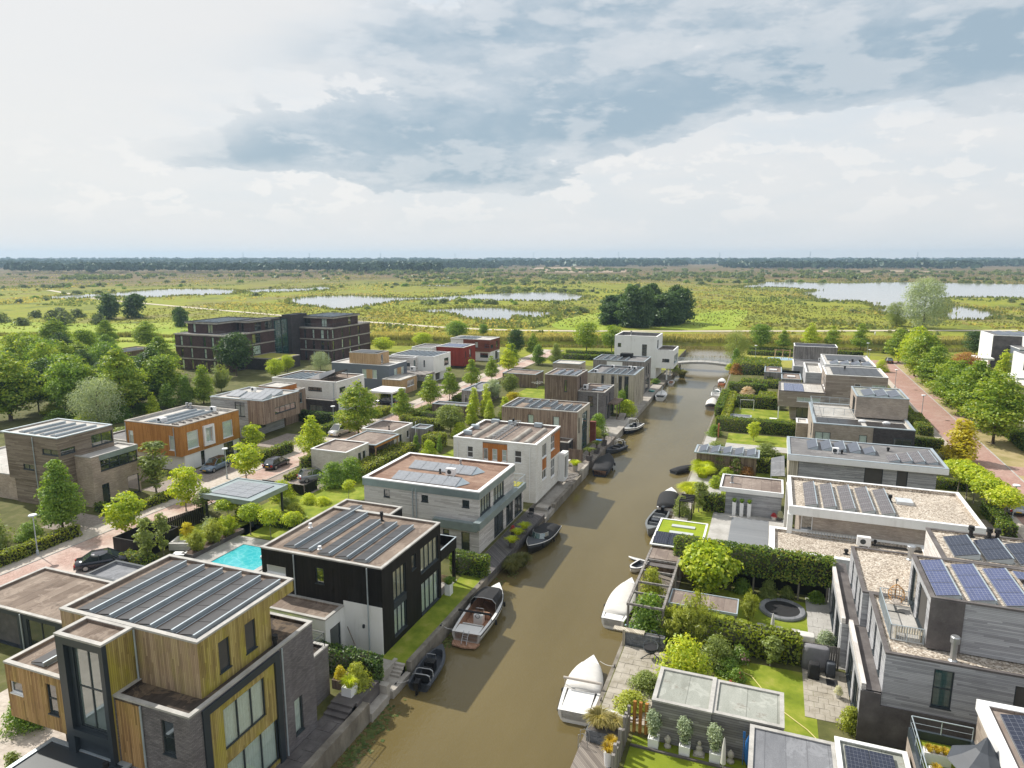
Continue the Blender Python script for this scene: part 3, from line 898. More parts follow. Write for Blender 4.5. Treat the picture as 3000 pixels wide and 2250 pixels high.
# individual slabs where the photograph shows them
def slabs(parent, x0, x1, y0, y1, z, dx, dy, mat, seed, name='paving_slab', gap=0.02):
 rn = random.Random(seed)
 cache = {}
 y = y0
 row = 0
 while y < y1 - 0.05:
  h = min(dy, y1 - y)
  x = x0 - (dx / 2 if row % 2 else 0)
  while x < x1 - 0.05:
   a, b = max(x, x0), min(x + dx, x1)
   if b - a > 0.08:
    k = (round(b - a, 2), round(h, 2))
    if k not in cache:
     mb = MB().box(gap / 2, b - a - gap / 2, gap / 2, h - gap / 2,-0.06,0.0)
     cache[k] = mb.mesh(name, mat)
    o = link(name, cache[k], parent)
    o.location = Vector((a, y, z + rn.uniform(-0.008,0.012))) - Vector(parent.location)
    o.rotation_euler = (rn.uniform(-.006,.006), rn.uniform(-.006,.006), rn.uniform(-.01,.01))
   x += dx
  y += h
  row += 1

slabs([o for o in bpy.data.objects if o.name == 'quay_terrace'][0],-24.66,-23.3,14,32.2,0.045,0.68,0.9, 'slab_dark',3)
slabs([o for o in bpy.data.objects if o.name.startswith('quay_terrace') and abs(o.location.y - 42.75) < 0.1][0],-8.75,-5.7,38.5,47.0,0.07,1.0,0.62, 'slab_weedy',4)
slabs([o for o in bpy.data.objects if o.name.startswith('terrace') and abs(o.location.y - 54.7) < 0.1][0],4.12,6.35,49.6,59.8,0.04,0.75,0.75, 'slab_light',5)
slabs([o for o in bpy.data.objects if o.name.startswith('garden_ground') and o.location.x > 0][0],3.5,6.3,43.0,49.0,0.03,0.6,0.6, 'slab_weedy',6)

def steps(x0, x1, y0, y1, z0, z1, n, mat, label):
 """a flight climbing towards +y; each step is a block"""
 t = thing('stone_steps', label, 'steps',(x0 + x1) / 2, y0, min(z0, z1))
 for i in range(n):
  a = y0 + (y1 - y0) * i / n
  zz = z0 + (z1 - z0) * (i + 1) / n
  obj('step', MB().box(x0, x1, a, y1, min(z0, z1) - 0.02 + 0.001 * i, zz), mat, t)
 return t

steps(-25.0,-23.4,32.4,33.6,0.0,0.45,3, 'slab_dark', 'dark stone garden steps beside the grey brick house')
steps(-23.7,-22.95,38.3,39.2,-0.6,0.0,4, 'concrete', 'concrete quay steps down to the black motor dinghy')
steps(-24.6,-22.9,84.0,86.0,-0.6,0.0,6, 'timber_grey', 'wide grey steps below the white brick house terrace')
steps(-24.6,-23.1,72.7,74.0,-0.05,-0.6,4, 'concrete', 'small concrete quay steps beside the whitewashed timber house')
steps(-24.7,-23.6,118.6,120.6,0.0,0.9,5, 'concrete', 'concrete steps beside the hedge below the pale timber block')

# ---- bridge
br = thing('footbridge', 'pale arched footbridge crossing the canal behind the white house', 'bridge',-16.0,188.0,0.0)
dk, rl, fa = MB(), MB(), MB()
bx0, bx1 = -23.6,-8.6
NB = 16
for i in range(NB):
 t0, t1 = i / NB, (i + 1) / NB
 xa, xb = bx0 + (bx1 - bx0) * t0, bx0 + (bx1 - bx0) * t1
 za, zb = [0.55 + 1.0 * math.sin(math.pi * (0.12 + 0.76 * t)) - 0.37 for t in (t0, t1)]
 for (y0, y1, u0, u1, mb) in ((186.4,189.6,0.0,0.14, dk),(186.3,186.55,-0.42,-0.02, fa),(189.45,189.7,-0.42,-0.02, fa)):
  mb.add([(xa, y0, za + u0),(xb, y0, zb + u0),(xb, y1, zb + u0),(xa, y1, za + u0),(xa, y0, za + u1),(xb, y0, zb + u1),(xb, y1, zb + u1),(xa, y1, za + u1)],
    [(0,3,2,1),(4,5,6,7),(0,1,5,4),(2,3,7,6)])
 for yy in (186.45,189.55):
  for hh in (0.35,0.7,1.05):
   rl.tube([(xa, yy, za + hh),(xb, yy, zb + hh)],0.03 if hh < 1 else 0.045,5)
  if i % 2 == 0:
   rl.tube([(xa, yy, za),(xa, yy, za + 1.05)],0.035,5)
 if i % 2 == 1:
  obj('joist', MB().box(xa + 0.2, xa + 0.45,186.15,189.85, za - 0.12, za - 0.005), 'concrete', br)
obj('deck', dk, 'slab_light', br)
obj('fascia', fa, 'steel', br)
obj('railing', rl, 'galv', br)
for (xa, s) in ((-23.2,1),(-8.9,1)):
 obj('abutment', MB().box(xa - 0.9, xa + 0.6,186.2,189.8,-2,0.55), 'concrete', br)

# ================================================================== BUILDING KIT
def fpt(B, face, a, z, d):
 x0, x1, y0, y1 = B[:4]
 return {'S': (a, y0 + d, z), 'N': (a, y1 - d, z), 'W': (x0 + d, a, z), 'E': (x1 - d, a, z)}[face]

def fbox(mb, B, face, a0, a1, z0, z1, d0, d1):
 p, q = fpt(B, face, a0, z0, d0), fpt(B, face, a1, z1, d1)
 mb.box(min(p[0], q[0]), max(p[0], q[0]), min(p[1], q[1]), max(p[1], q[1]), z0, z1)

FR = {'d': 'frame_dark', 'w': 'white_paint', 'g': 'galv', 'z': 'zinc'}

def face_mesh(mb, B, face, a0, a1, z0, z1, holes, d=0.0, depth=0.3):
 A = sorted({a0, a1, *[h[0] for h in holes], *[h[1] for h in holes]})
 Zs = sorted({z0, z1, *[h[2] for h in holes], *[h[3] for h in holes]})
 A = [v for v in A if a0 <= v <= a1]
 Zs = [v for v in Zs if z0 <= v <= z1]
 for i in range(len(A) - 1):
  for j in range(len(Zs) - 1):
   ca, cz = (A[i] + A[i + 1]) / 2,(Zs[j] + Zs[j + 1]) / 2
   if any(h[0] < ca < h[1] and h[2] < cz < h[3] for h in holes):
    continue
   mb.quad(fpt(B, face, A[i], Zs[j], d), fpt(B, face, A[i + 1], Zs[j], d), fpt(B, face, A[i + 1], Zs[j + 1], d), fpt(B, face, A[i], Zs[j + 1], d))
 for (p, q, r, s) in [h[:4] for h in holes]:
  for (e0, e1) in (((p, r),(q, r)),((q, r),(q, s)),((q, s),(p, s)),((p, s),(p, r))):
   mb.quad(fpt(B, face, *e0, d), fpt(B, face, *e1, d), fpt(B, face, *e1, d + depth), fpt(B, face, *e0, d + depth))
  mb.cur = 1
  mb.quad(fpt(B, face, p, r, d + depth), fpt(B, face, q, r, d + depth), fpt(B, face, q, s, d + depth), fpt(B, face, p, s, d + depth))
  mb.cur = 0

def window(parent, B, face, a0, a1, z0, z1, o='d1x1', d=0.0):
 """o: frame letter, columns x rows, then c curtain, k warm curtain, f frosted, G green glass, b blind, D door, s no sill"""
 fm = FR[o[0]]
 nx, ny = int(o[1]), int(o[3])
 ex = o[4:]
 fw = min(0.075,(a1 - a0) * 0.12)
 mb = MB()
 da, db = d + 0.07, d + 0.15
 e = 0.004
 fbox(mb, B, face, a0 + e, a0 + fw, z0 + e, z1 - e, da, db)
 fbox(mb, B, face, a1 - fw, a1 - e, z0 + e, z1 - e, da, db)
 fbox(mb, B, face, a0 + fw, a1 - fw, z0 + e, z0 + fw, da, db)
 fbox(mb, B, face, a0 + fw, a1 - fw, z1 - fw, z1 - e, da, db)
 for i in range(1, nx):
  a = a0 + (a1 - a0) * i / nx
  fbox(mb, B, face, a - fw / 2, a + fw / 2, z0 + fw, z1 - fw, da, db - 0.01)
 for j in range(1, ny):
  z = z0 + (z1 - z0) * j / ny
  fbox(mb, B, face, a0 + fw, a1 - fw, z - fw / 2, z + fw / 2, da + 0.01, db - 0.02)
 W_ = obj('door' if 'D' in ex else 'window', mb, fm, parent)
 pm = 'glass_frost' if 'f' in ex else 'glass_green' if 'G' in ex else 'blind' if 'b' in ex else 'glass_pale' if 'p' in ex else 'glass_clear' if ('c' in ex or 'k' in ex) else 'glass_dark'
 for i in range(nx):
  for j in range(ny):
   q = MB()
   fbox(q, B, face, a0 + (a1 - a0) * i / nx + fw * .5, a0 + (a1 - a0) * (i + 1) / nx - fw * .5, z0 + (z1 - z0) * j / ny + fw * .5, z0 + (z1 - z0) * (j + 1) / ny - fw * .5, d + 0.11, d + 0.125)
   obj('pane', q, pm, W_)
 if 'c' in ex or 'k' in ex:
  q = MB()
  n = max(4, int((a1 - a0) / 0.09))
  for i in range(n):
   p0, p1 = a0 + (a1 - a0) * i / n, a0 + (a1 - a0) * (i + 1) / n
   u0, u1 = (d + 0.19, d + 0.25) if i % 2 else (d + 0.25, d + 0.19)
   q.quad(fpt(B, face, p0, z0, u0), fpt(B, face, p1, z0, u1), fpt(B, face, p1, z1, u1), fpt(B, face, p0, z1, u0))
  obj('curtain', q, 'curtain_warm' if 'k' in ex else 'curtain', W_)
 if 'D' in ex:
  q = MB()
  fbox(q, B, face, a1 - fw - 0.02, a1 - fw + 0.03, z0 + 0.95, z0 + 1.1, d + 0.02, d + 0.07)
  obj('handle', q, 'steel', W_)
 elif 's' not in ex:
  q = MB()
  fbox(q, B, face, a0 - 0.04, a1 + 0.04, z0 - 0.06, z0 + 0.003, d - 0.05, d + 0.07)
  obj('sill', q, fm, W_)
 return W_

def walls(parent, B, mat, wins=(), name='wall', faces='SNWE', cap=False, d=0.0):
 """B = x0,x1,y0,y1,z0,z1; wins = (face,a0,a1,z0,z1,opts), opts 'o' is an open recess"""
 x0, x1, y0, y1, z0, z1 = B
 mb = MB()
 for f in faces:
  a0, a1 = (x0, x1) if f in 'SN' else (y0, y1)
  hs = [w_[1:5] for w_ in wins if w_[0] == f]
  face_mesh(mb, B, f, a0, a1, z0, z1, hs, d)
 if cap:
  if name != 'wall':
   mb.quad((x0, y0, z1),(x1, y0, z1),(x1, y1, z1),(x0, y1, z1))
  mb.quad((x0, y0, z0),(x1, y0, z0),(x1, y1, z0),(x0, y1, z0))
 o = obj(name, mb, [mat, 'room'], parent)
 for w_ in wins:
  if w_[5] != 'o':
   window(parent, B, *w_[:5], w_[5], d)
 return o

def slab_ring(mb, x0, x1, y0, y1, z0, z1, t, out=0.0):
 X0, X1, Y0, Y1 = x0 - out, x1 + out, y0 - out, y1 + out
 mb.box(X0, X1, Y0, Y0 + t, z0, z1)
 mb.box(X0, X1, Y1 - t, Y1, z0, z1)
 mb.box(X0, X0 + t, Y0 + t, Y1 - t, z0, z1)
 mb.box(X1 - t, X1, Y0 + t, Y1 - t, z0, z1)

def roof(parent, x0, x1, y0, y1, z, rm='roof_brown', cm='coping_grey', up=0.16, t=0.2, out=0.035, ch=0.05):
 mb = MB()
 mb.box(x0 + 0.01, x1 - 0.01, y0 + 0.01, y1 - 0.01, z - up - 0.06, z - up)
 slab_ring(mb, x0 + .012, x1 - .012, y0 + .012, y1 - .012, z - up + .001, z - 0.002, t)
 r = obj('roof', mb, rm, parent)
 q = MB()
 slab_ring(q, x0, x1, y0, y1, z - 0.0, z + ch, t + out + 0.01, out)
 # drip edge down the outside face
 for (a, b, c, d) in ((x0 - out, x1 + out, y0 - out, y0 - out + .03),(x0 - out, x1 + out, y1 + out - .03, y1 + out)):
  q.box(a + .001, b - .001, c + .001, d, z - 0.06, z - .0005)
 for (a, b, c, d) in ((x0 - out + .001, x0 - out + .03, y0, y1),(x1 + out - .03, x1 + out - .001, y0, y1)):
  q.box(a, b, c, d, z - 0.06, z - .0005)
 obj('coping', q, cm, r)
 return r

def band(parent, x0, x1, y0, y1, z0, z1, out, mat, name='fascia', t=0.12):
 mb = MB()
 slab_ring(mb, x0, x1, y0, y1, z0, z1, t + out, out)
 return obj(name, mb, mat, parent)

_panel_cache = {}

def solar_row(parent, x0, x1, y0, y1, z, n, cell='cell_black', rise=0.23, casing='galv', low=0.05, gap=0.02, closed=True):
 """a row along y: panels slope down to the west side x0, sheet casing behind"""
 mb = MB()
 e = 0.02
 mb.add([(x0, y0, z),(x1, y0, z),(x1, y0, z + rise),(x0, y0, z + low),(x0, y1, z),(x1, y1, z),(x1, y1, z + rise),(x0, y1, z + low)],
   [(0,1,2,3),(4,7,6,5),(1,5,6,2),(0,3,7,4)])
 mb.box(x1 - 0.07, x1 + 0.02, y0 - 0.01, y1 + 0.01, z + rise - 0.03, z + rise + 0.03)
 mb.tube([(x1 + 0.12, y0 + .1, z + 0.03),(x1 + 0.12, y1 - .1, z + 0.03)],0.03,5)
 r = obj('solar_row', mb, casing, parent)
 L = (y1 - y0) / n
 wx = x1 - x0 - 0.09
 dz = (rise - low) * wx / (x1 - x0)
 k = (cell, round(L, 3), round(wx, 3), round(dz, 3))
 if k not in _panel_cache:
  q = MB()
  t = 0.035
  g_ = gap
  P = [(0, g_, 0),(wx, g_, dz),(wx, L - g_, dz),(0, L - g_, 0)]
  q.add(P + [(a, b, c + t) for a, b, c in P],[(0,3,2,1),(4,5,6,7),(0,1,5,4),(1,2,6,5),(2,3,7,6),(3,0,4,7)])
  _panel_cache[k] = q.mesh('solar_panel', cell)
 base = Vector(parent.location)
 for i in range(n):
  o = link('solar_panel', _panel_cache[k], r)
  o.location = Vector((x0 + 0.01, y0 + i * L, z + low + 0.012)) - base
 return r

def solar_flat(parent, x0, x1, y0, y1, z, nx, ny, cell):
 """panels lying flat side by side"""
 mb = MB().box(x0, x1, y0, y1, z, z + 0.05)
 r = obj('solar_array', mb, 'frame_dark', parent)
 wx, wy = (x1 - x0) / nx, (y1 - y0) / ny
 q = MB().box(0.02, wx - 0.02,0.02, wy - 0.02,0,0.04).mesh('solar_panel', cell)
 for i in range(nx):
  for j in range(ny):
   o = link('solar_panel', q, r)
   o.location = Vector((x0 + i * wx, y0 + j * wy, z + 0.052)) - Vector(parent.location)
 return r

def pipe(parent, x, y, z0, z1, mat='galv', r=0.05):
 return obj('downpipe', MB().tube([(x, y, z0),(x, y, z1)], r, 8), mat, parent)

def vent(parent, x, y, z, h=0.5, r=0.09, mat='black_rubber', name='vent_pipe'):
 mb = MB()
 mb.lathe([(r * 2.2,0),(r * 2.0,0.03),(r, 0.05),(r, h * .6),(r * 1.6, h * .62),(r * 1.6, h * .8),(r * 1.1, h * .82),(r * 1.5, h * .9),(r * 1.5, h)],(x, y, z),10)
 return obj(name, mb, mat, parent)

def aircon(parent, x, y, z, sx=0.9, sy=0.4, sz=0.65, face='S'):
 b = obj('air_conditioner', MB().box(x - sx / 2, x + sx / 2, y - sy / 2, y + sy / 2, z + 0.12, z + 0.12 + sz).box(x - sx / 2 + .1, x - sx / 2 + .2, y - sy / 2, y + sy / 2, z, z + .119).box(x + sx / 2 - .2, x + sx / 2 - .1, y - sy / 2, y + sy / 2, z, z + .119), 'white_paint', parent)
 q = MB()
 c = [(x - 0.08 + 0.24 * math.cos(t * math.pi / 8), y - sy / 2 - 0.012, z + 0.12 + sz / 2 + 0.24 * math.sin(t * math.pi / 8)) for t in range(16)]
 q.add(c + [(a, b_ + 0.01, c_) for a, b_, c_ in c],[tuple(range(16))] + [(i, (i + 1) % 16,16 + (i + 1) % 16,16 + i) for i in range(16)])
 obj('fan_grille', q, 'frame_dark', b)
 return b

def railing(parent, pts, h=1.0, mat='galv', step=1.2, bars=3, vert=False):
 mb = MB()
 for p, q in zip(pts, pts[1:]):
  p, q = Vector(p), Vector(q)
  L = (q - p).length
  n = max(1, round(L / step))
  for i in range(n + 1):
   a = p.lerp(q, i / n)
   mb.tube([a, a + Vector((0,0, h))],0.025,5)
  mb.tube([p + Vector((0,0, h)), q + Vector((0,0, h))],0.03,5)
  if vert:
   m_ = max(2, int(L / 0.13))
   for i in range(m_):
    a = p.lerp(q, (i + .5) / m_)
    mb.tube([a + Vector((0,0,.08)), a + Vector((0,0, h))],0.01,4, cap=False)
   mb.tube([p + Vector((0,0,.08)), q + Vector((0,0,.08))],0.015,5)
  else:
   for k in range(1, bars):
    mb.tube([p + Vector((0,0, h * k / bars)), q + Vector((0,0, h * k / bars))],0.012,4)
 return obj('railing', mb, mat, parent)

# ================================================================== LEFT CANAL ROW
# ---- timber and grey brick house, bottom left
h = thing('timber_house', 'large timber and grey brick house with glass stair tower and six solar rows', 'house',-30,27)
B = (-29.6,-24.7,22.0,31.4,0.0,7.0)
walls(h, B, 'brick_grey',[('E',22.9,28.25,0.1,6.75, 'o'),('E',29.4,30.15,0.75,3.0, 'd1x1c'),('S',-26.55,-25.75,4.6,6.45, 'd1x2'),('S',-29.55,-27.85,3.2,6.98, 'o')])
window(h, B, 'E',24.1,27.15,3.65,6.0, 'd3x1cs',0.02)
window(h, B, 'E',24.1,27.95,0.3,2.9, 'd3x1cs',0.02)
tp = MB()
face_mesh(tp, B, 'E',22.9,28.25,0.1,6.75,[(24.1,27.15,3.65,6.0),(24.1,27.95,0.3,2.9)],0.02,0.27)
obj('timber_panel', tp, ['timber_algae', 'room'], h)
tp = MB()
face_mesh(tp, B, 'S',-29.55,-27.85,3.2,6.98,[],0.05)
obj('timber_panel', tp, 'timber_larch', h)
fr = MB()
for (a0, a1, z0, z1) in ((22.75,23.15,0.02,6.85),(27.95,28.35,0.02,6.85),(23.15,27.95,6.42,6.85)):
 fbox(fr, B, 'E', a0, a1, z0, z1,-0.10,0.10)
obj('panel_frame', fr, 'anthracite', h)
roof(h, -29.6,-24.7,22.0,31.4,7.0, 'roof_wet')
pipe(h, -24.62,28.55,0.1,6.9)
pipe(h, -27.75,21.92,0.1,6.9)
vent(h, -25.1,28.6,6.85,0.75,0.11)
B = (-34.9,-25.4,23.5,28.7,3.7,9.9)
walls(h, (-34.9,-25.4,23.5,28.7,3.7,9.2), 'timber_worn', faces='SNW')
walls(h, (-34.9,-25.4,23.5,28.7,6.84,9.2), 'timber_algae',[('E',24.8,25.58,7.45,9.15, 'd1x1b'),('E',26.7,27.52,7.45,9.15, 'd1x1b')], faces='E')
walls(h, (-34.9,-25.4,23.5,30.8,9.2,9.9), 'timber_worn', faces='SW')
walls(h, (-34.9,-25.4,23.5,30.8,9.2,9.9), 'timber_algae', faces='EN')
obj('soffit', MB().box(-34.88,-25.42,23.52,30.78,9.16,9.2), 'timber_larch', h)
roof(h, -34.9,-25.4,23.5,30.8,9.9)
for i in range(6):
 xx = -34.1 + i * 1.42
 solar_row(h, xx, xx + 1.06,23.85,30.35,9.76,5)
# glazed stair tower
B = (-32.8,-29.6,21.9,23.48,3.0,9.88)
walls(h, B, 'timber_algae', faces='WE')
walls(h, B, 'anthracite',[('S',-32.0,-30.0,4.75,9.3, 'd2x2sp')], 'tower_front', faces='S')
fr = MB()
fbox(fr, B, 'S',-32.82,-32.3,3.0,9.84,-0.25,0.0)
fbox(fr, B, 'S',-30.1 + .25,-29.58,3.0,9.84,-0.25,0.0)
fbox(fr, B, 'S',-32.3,-29.85,9.4,9.84,-0.25,0.0)
fbox(fr, B, 'S',-32.3,-29.85,4.25,4.65,-0.25,0.0)
obj('tower_frame', fr, 'anthracite', h)
roof(h, -32.8,-29.6,21.65,23.48,9.88)
pipe(h, -29.5,23.42,7.0,9.8)
# west wing on the first floor
B = (-37.7,-32.8,22.05,30.0,3.75,7.0)
walls(h, B, 'timber_larch',[('S',-37.45,-36.5,5.25,5.95, 'w1x1'),('S',-34.6,-33.85,4.7,6.45, 'd1x2')], cap=True)
roof(h, -37.7,-32.8,22.05,30.0,7.0)
solar_row(h, -36.4,-35.4,22.6,26.2,6.86,2)
walls(h, (-36.5,-29.6,24.0,31.4,0.0,3.75), 'brick_dark')
walls(h, (-34.5,-28.9,14.5,22.0,2.85,3.25), 'anthracite', cap=True, name='canopy_edge')
roof(h, -34.5,-28.9,14.5,22.0,3.27, 'roof_wet', 'galv',0.08)
vent(h, -29.6,21.2,3.2,0.6,0.1)
obj('roof_hatch', MB().box(-32.6,-31.7,19.6,20.5,3.2,3.3), 'anthracite', h)
walls(h, (-34.0,-29.4,15.0,21.9,0.0,2.85), 'brick_dark')
# lower wing on the garden side
walls(h, (-29.0,-25.9,31.4,34.4,0.0,3.5), 'brick_grey')
roof(h, -29.0,-25.9,31.4,34.4,3.5, 'roof_wet')
railing(h, [(-26.0,31.7,3.5),(-26.0,34.2,3.5),(-28.9,34.2,3.5)],1.0, 'frame_dark', bars=4)

# ---- garages behind it
g1 = thing('flat_garage', 'long low garage with brown weathered roof left of the timber house', 'garage',-50.5,34)
walls(g1,(-55.6,-45.6,30.8,36.7,0,3.0), 'anthracite',[('S',-53.5,-50.5,0.05,2.6, 'o'),('S',-49.5,-46.5,0.05,2.6, 'd2x1D')])
roof(g1,-55.6,-45.6,30.8,36.7,3.0, 'roof_brown')
pipe(g1,-50.0,30.72,0,2.9)
g2 = thing('flat_garage', 'small garage with plain grey roof in front of the black parked car', 'garage',-49,38.3)
walls(g2,(-51.4,-45.8,36.95,39.9,0,2.9), 'anthracite')
roof(g2,-51.4,-45.8,36.95,39.9,2.9, 'roof_cool', 'anthracite',0.2)

# ---- black timber house
h = thing('black_house', 'black timber house with grey downpipes and five solar rows beside the pool', 'house',-30,45)
B = (-35.5,-24.9,39.6,48.9,0.0,6.7)
walls(h, B, 'timber_black',[('E',41.15,43.0,3.35,5.75, 'd3x1k'),('E',41.15,43.0,0.55,2.75, 'd3x1c'),('E',43.95,44.65,4.6,5.8, 'd1x1'),('E',45.4,48.45,3.7,5.8, 'd4x1k'),
        ('E',45.4,48.45,0.15,2.8, 'd4x1c'),('S',-30.6,-29.85,4.65,5.9, 'd1x1'),('S',-35.1,-33.3,4.75,5.4, 'w1x1f')])
q = MB()
fbox(q, B, 'E',41.15,43.0,2.75,3.35,-0.02,0.02)
obj('spandrel', q, 'anthracite', h)
q = MB()
fbox(q, B, 'S',-28.2,-24.93,0.0,3.7,-0.05,-0.005)
obj('plaster_wall', q, 'plaster', h)
walls(h, (-35.5,-29.7,48.9,51.0,0,6.7), 'timber_black', faces='NWE')
roof(h, -35.5,-24.9,39.6,48.9,6.7)
roof(h, -35.5,-29.7,48.9,51.0,6.69)
for (x_, y0, y1, n) in ((-34.2,40.6,49.9,6),(-32.8,40.5,48.6,5),(-30.9,40.35,47.6,5),(-29.3,40.3,47.6,5),(-27.7,40.3,47.5,5)):
 solar_row(h, x_, x_ + 1.08, y0, y1,6.56, n)
vent(h, -29.9,47.9,6.55,0.8,0.1)
vent(h, -31.3,41.2,6.55,0.25,0.09, 'white_paint')
vent(h, -34.6,44.5,6.55,0.4,0.09, 'white_paint')
pipe(h, -32.45,39.52,3.4,6.6)
pipe(h, -26.05,39.47,0.2,6.6)
walls(h, (-34.6,-28.2,37.3,39.58,0,3.3), 'plaster',[('E',37.8,39.1,0.1,2.3, 'd1x1D')])
roof(h, -34.6,-28.2,37.3,39.58,3.3, 'roof_brown')
obj('wall_lamp', MB().box(-26.55,-26.42,39.4,39.54,1.9,2.15), 'frame_dark', h)
q = MB()
slab_ring(q, -28.5,-24.9,48.95,52.0,3.2,4.2,0.08)
q.box(-28.42,-24.98,49.03,51.92,3.2,3.35)
obj('balcony', q, 'timber_black', h)
q = MB()
slab_ring(q, -28.5,-24.9,48.95,52.0,4.2,4.24,0.12,0.02)
obj('balcony_coping', q, 'galv', h)
obj('post', MB().box(-25.25,-25.0,51.75,51.97,0,3.2), 'timber_black', h)
tag(obj('terrace_paving', MB().box(-28.5,-25.0,48.95,52.2,-0.02,0.06), 'slab_light'), 'pale paving under the balcony of the black house', 'paving')
hd = thing('patio_table', 'small wooden table under the black balcony', 'table',-25.6,50.6)
obj('table_top', MB().box(-26.2,-25.1,50.1,51.3,0.72,0.77), 'timber_honey', hd)
for (a, b) in ((-26.1,50.2),(-25.2,50.2),(-26.1,51.2),(-25.2,51.2)):
 obj('leg', MB().box(a - .03, a + .03, b - .03, b + .03,0.06,0.72), 'frame_dark', hd)

# ---- whitewashed timber house with zinc bands
h = thing('whitewashed_house', 'whitewashed timber house with wide grey zinc bands and reddish flat roof', 'house',-31,63)
B = (-38.1,-25.3,57.9,67.5,0.0,6.4)
walls(h, B, 'timber_white',[('S',-35.8,-35.1,4.6,5.4, 'd1x1'),('S',-31.5,-30.75,4.65,5.35, 'd1x1'),('S',-27.05,-26.3,4.65,5.4, 'd1x1'),('S',-27.2,-26.3,0.1,2.1, 'd1x1D'),('S',-29.2,-28.5,1.55,2.1, 'd1x1'),
        ('E',58.2,60.9,3.85,5.5, 'd4x1k'),('E',61.6,64.6,3.85,5.5, 'd4x1k'),('E',61.8,64.4,0.2,2.4, 'd2x1'),('E',65.2,67.3,0.2,2.4, 'd2x1')])
walls(h, (-30.0,-25.32,67.5,70.6,0.0,3.1), 'timber_white',[('E',67.8,70.2,0.2,2.4, 'd2x1')], faces='NE')
band(h, -38.1,-25.3,57.9,67.5,5.62,6.36,0.1, 'zinc')
roof(h, -38.1,-25.3,57.9,67.5,6.38, 'roof_rust', 'white_paint',0.2,0.25,0.12)
q = MB()
q.box(-25.28,-24.6,56.45,69.6,3.1,3.8)
q.box(-30.0,-25.28,57.3,57.88,2.5,3.3)
q.box(-30.0,-25.28,67.52,69.6,3.1,3.8)
obj('canopy', q, 'zinc', h)
for xx in (-32.45,-32.05):
 pipe(h, xx, 57.82,0.1,6.0)
railing(h, [(-24.7,65.5,3.8),(-24.7,69.5,3.8),(-29.5,69.5,3.8)],0.9, 'galv', bars=2)
obj('sedum', MB().box(-29.5,-24.9,67.7,69.3,3.8,3.86), 'lawn_dry', h)

def tent_row(parent, x0, x1, y0, y1, z, n):
 """panels along x, sloping to the front, end cheeks of sheet"""
 mb = MB()
 mb.add([(x0, y0, z),(x1, y0, z),(x1, y1, z),(x0, y1, z),(x0, y0, z + .06),(x1, y0, z + .06),(x1 + 0.9, y1, z + .04),(x1, y1, z + .5),(x0, y1, z + .5)],
   [(0,1,5,4),(1,2,7,5),(2,3,8,7),(0,4,8,3),(5,6,7),(1,6,5)])
 r = obj('solar_row', mb, 'galv', parent)
 L = (x1 - x0) / n
 q = MB()
 wy = y1 - y0 - .05
 P = [(.02,0,0),(L - .02,0,0),(L - .02, wy, .42),(.02, wy, .42)]
 q.add(P + [(a, b, c + .04) for a, b, c in P],[(0,3,2,1),(4,5,6,7),(0,1,5,4),(1,2,6,5),(2,3,7,6),(3,0,4,7)])
 me = q.mesh('solar_panel', 'cell_pale')
 for i in range(n):
  o = link('solar_panel', me, r)
  o.location = Vector((x0 + i * L, y0 + .01, z + .075)) - Vector(parent.location)

tent_row(h, -35.4,-28.2,58.75,60.4,6.2,5)
tent_row(h, -35.6,-28.2,62.7,64.3,6.2,5)
aircon(h, -30.2,62.0,6.2,1.0,0.5,0.7)
vent(h, -31.6,62.3,6.2,0.5,0.08)
vent(h, -30.9,65.9,6.2,0.6,0.1, 'steel')

# ---- white brick house with rust panels
h = thing('white_brick_house', 'white brick house with rust orange panels and barrel ducts on its roof', 'house',-30,78)
B = (-35.3,-24.7,73.3,83.0,0.0,7.1)
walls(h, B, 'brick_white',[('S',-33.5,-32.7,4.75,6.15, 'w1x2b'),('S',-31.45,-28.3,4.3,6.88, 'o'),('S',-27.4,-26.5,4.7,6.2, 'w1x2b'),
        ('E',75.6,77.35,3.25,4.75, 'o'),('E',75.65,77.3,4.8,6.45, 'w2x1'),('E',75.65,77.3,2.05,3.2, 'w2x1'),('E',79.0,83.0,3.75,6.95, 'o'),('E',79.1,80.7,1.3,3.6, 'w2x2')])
for (f_, a0, a1, z0, z1, hs, d0) in (('S',-31.45,-28.3,4.3,6.88,[(-31.4,-30.8,4.7,6.1),(-30.25,-29.6,4.7,6.1),(-29.0,-28.4,4.7,6.1)],.06),('E',75.6,77.35,3.25,4.75,[],.06),('E',79.0,82.98,3.75,6.95,[(79.15,80.75,4.8,6.6)],.05)):
 q = MB()
 face_mesh(q, B, f_, a0, a1, z0, z1, hs, d0,0.25)
 obj('rust_panel', q, ['panel_rust', 'room'], h)
for (a, b) in ((-31.4,-30.8),(-30.25,-29.6),(-29.0,-28.4)):
 window(h, B, 'S', a, b, 4.7,6.1, 'w1x1' if a < -31 else 'w1x2c',0.06)
window(h, B, 'E',79.15,80.75,4.8,6.6, 'w2x2',0.05)
roof(h, -35.3,-24.7,73.3,83.0,7.1, 'roof_taupe', 'plaster',0.3,0.28)
for (x_, y0, y1) in ((-33.2,74.3,82.2),(-31.4,74.4,81.4),(-28.0,74.1,80.6),(-26.3,74.1,81.4)):
 q = MB()
 rr = []
 for k in range(7):
  a = math.pi * k / 6
  rr.append((x_ - 0.36 * math.cos(a),0.36 * math.sin(a)))
 q.loft([[(x, yy, 6.8 + zz) for x, zz in rr] for yy in np.linspace(y0, y1,9)])
 q.smooth = False
 obj('roof_duct', q, 'concrete', h)
q = MB()
for zz in (6.85,7.5):
 for xx in (-30.6,-29.9):
  q.tube([(xx, 74.2, zz),(xx, 82.4, zz)],0.035,5)
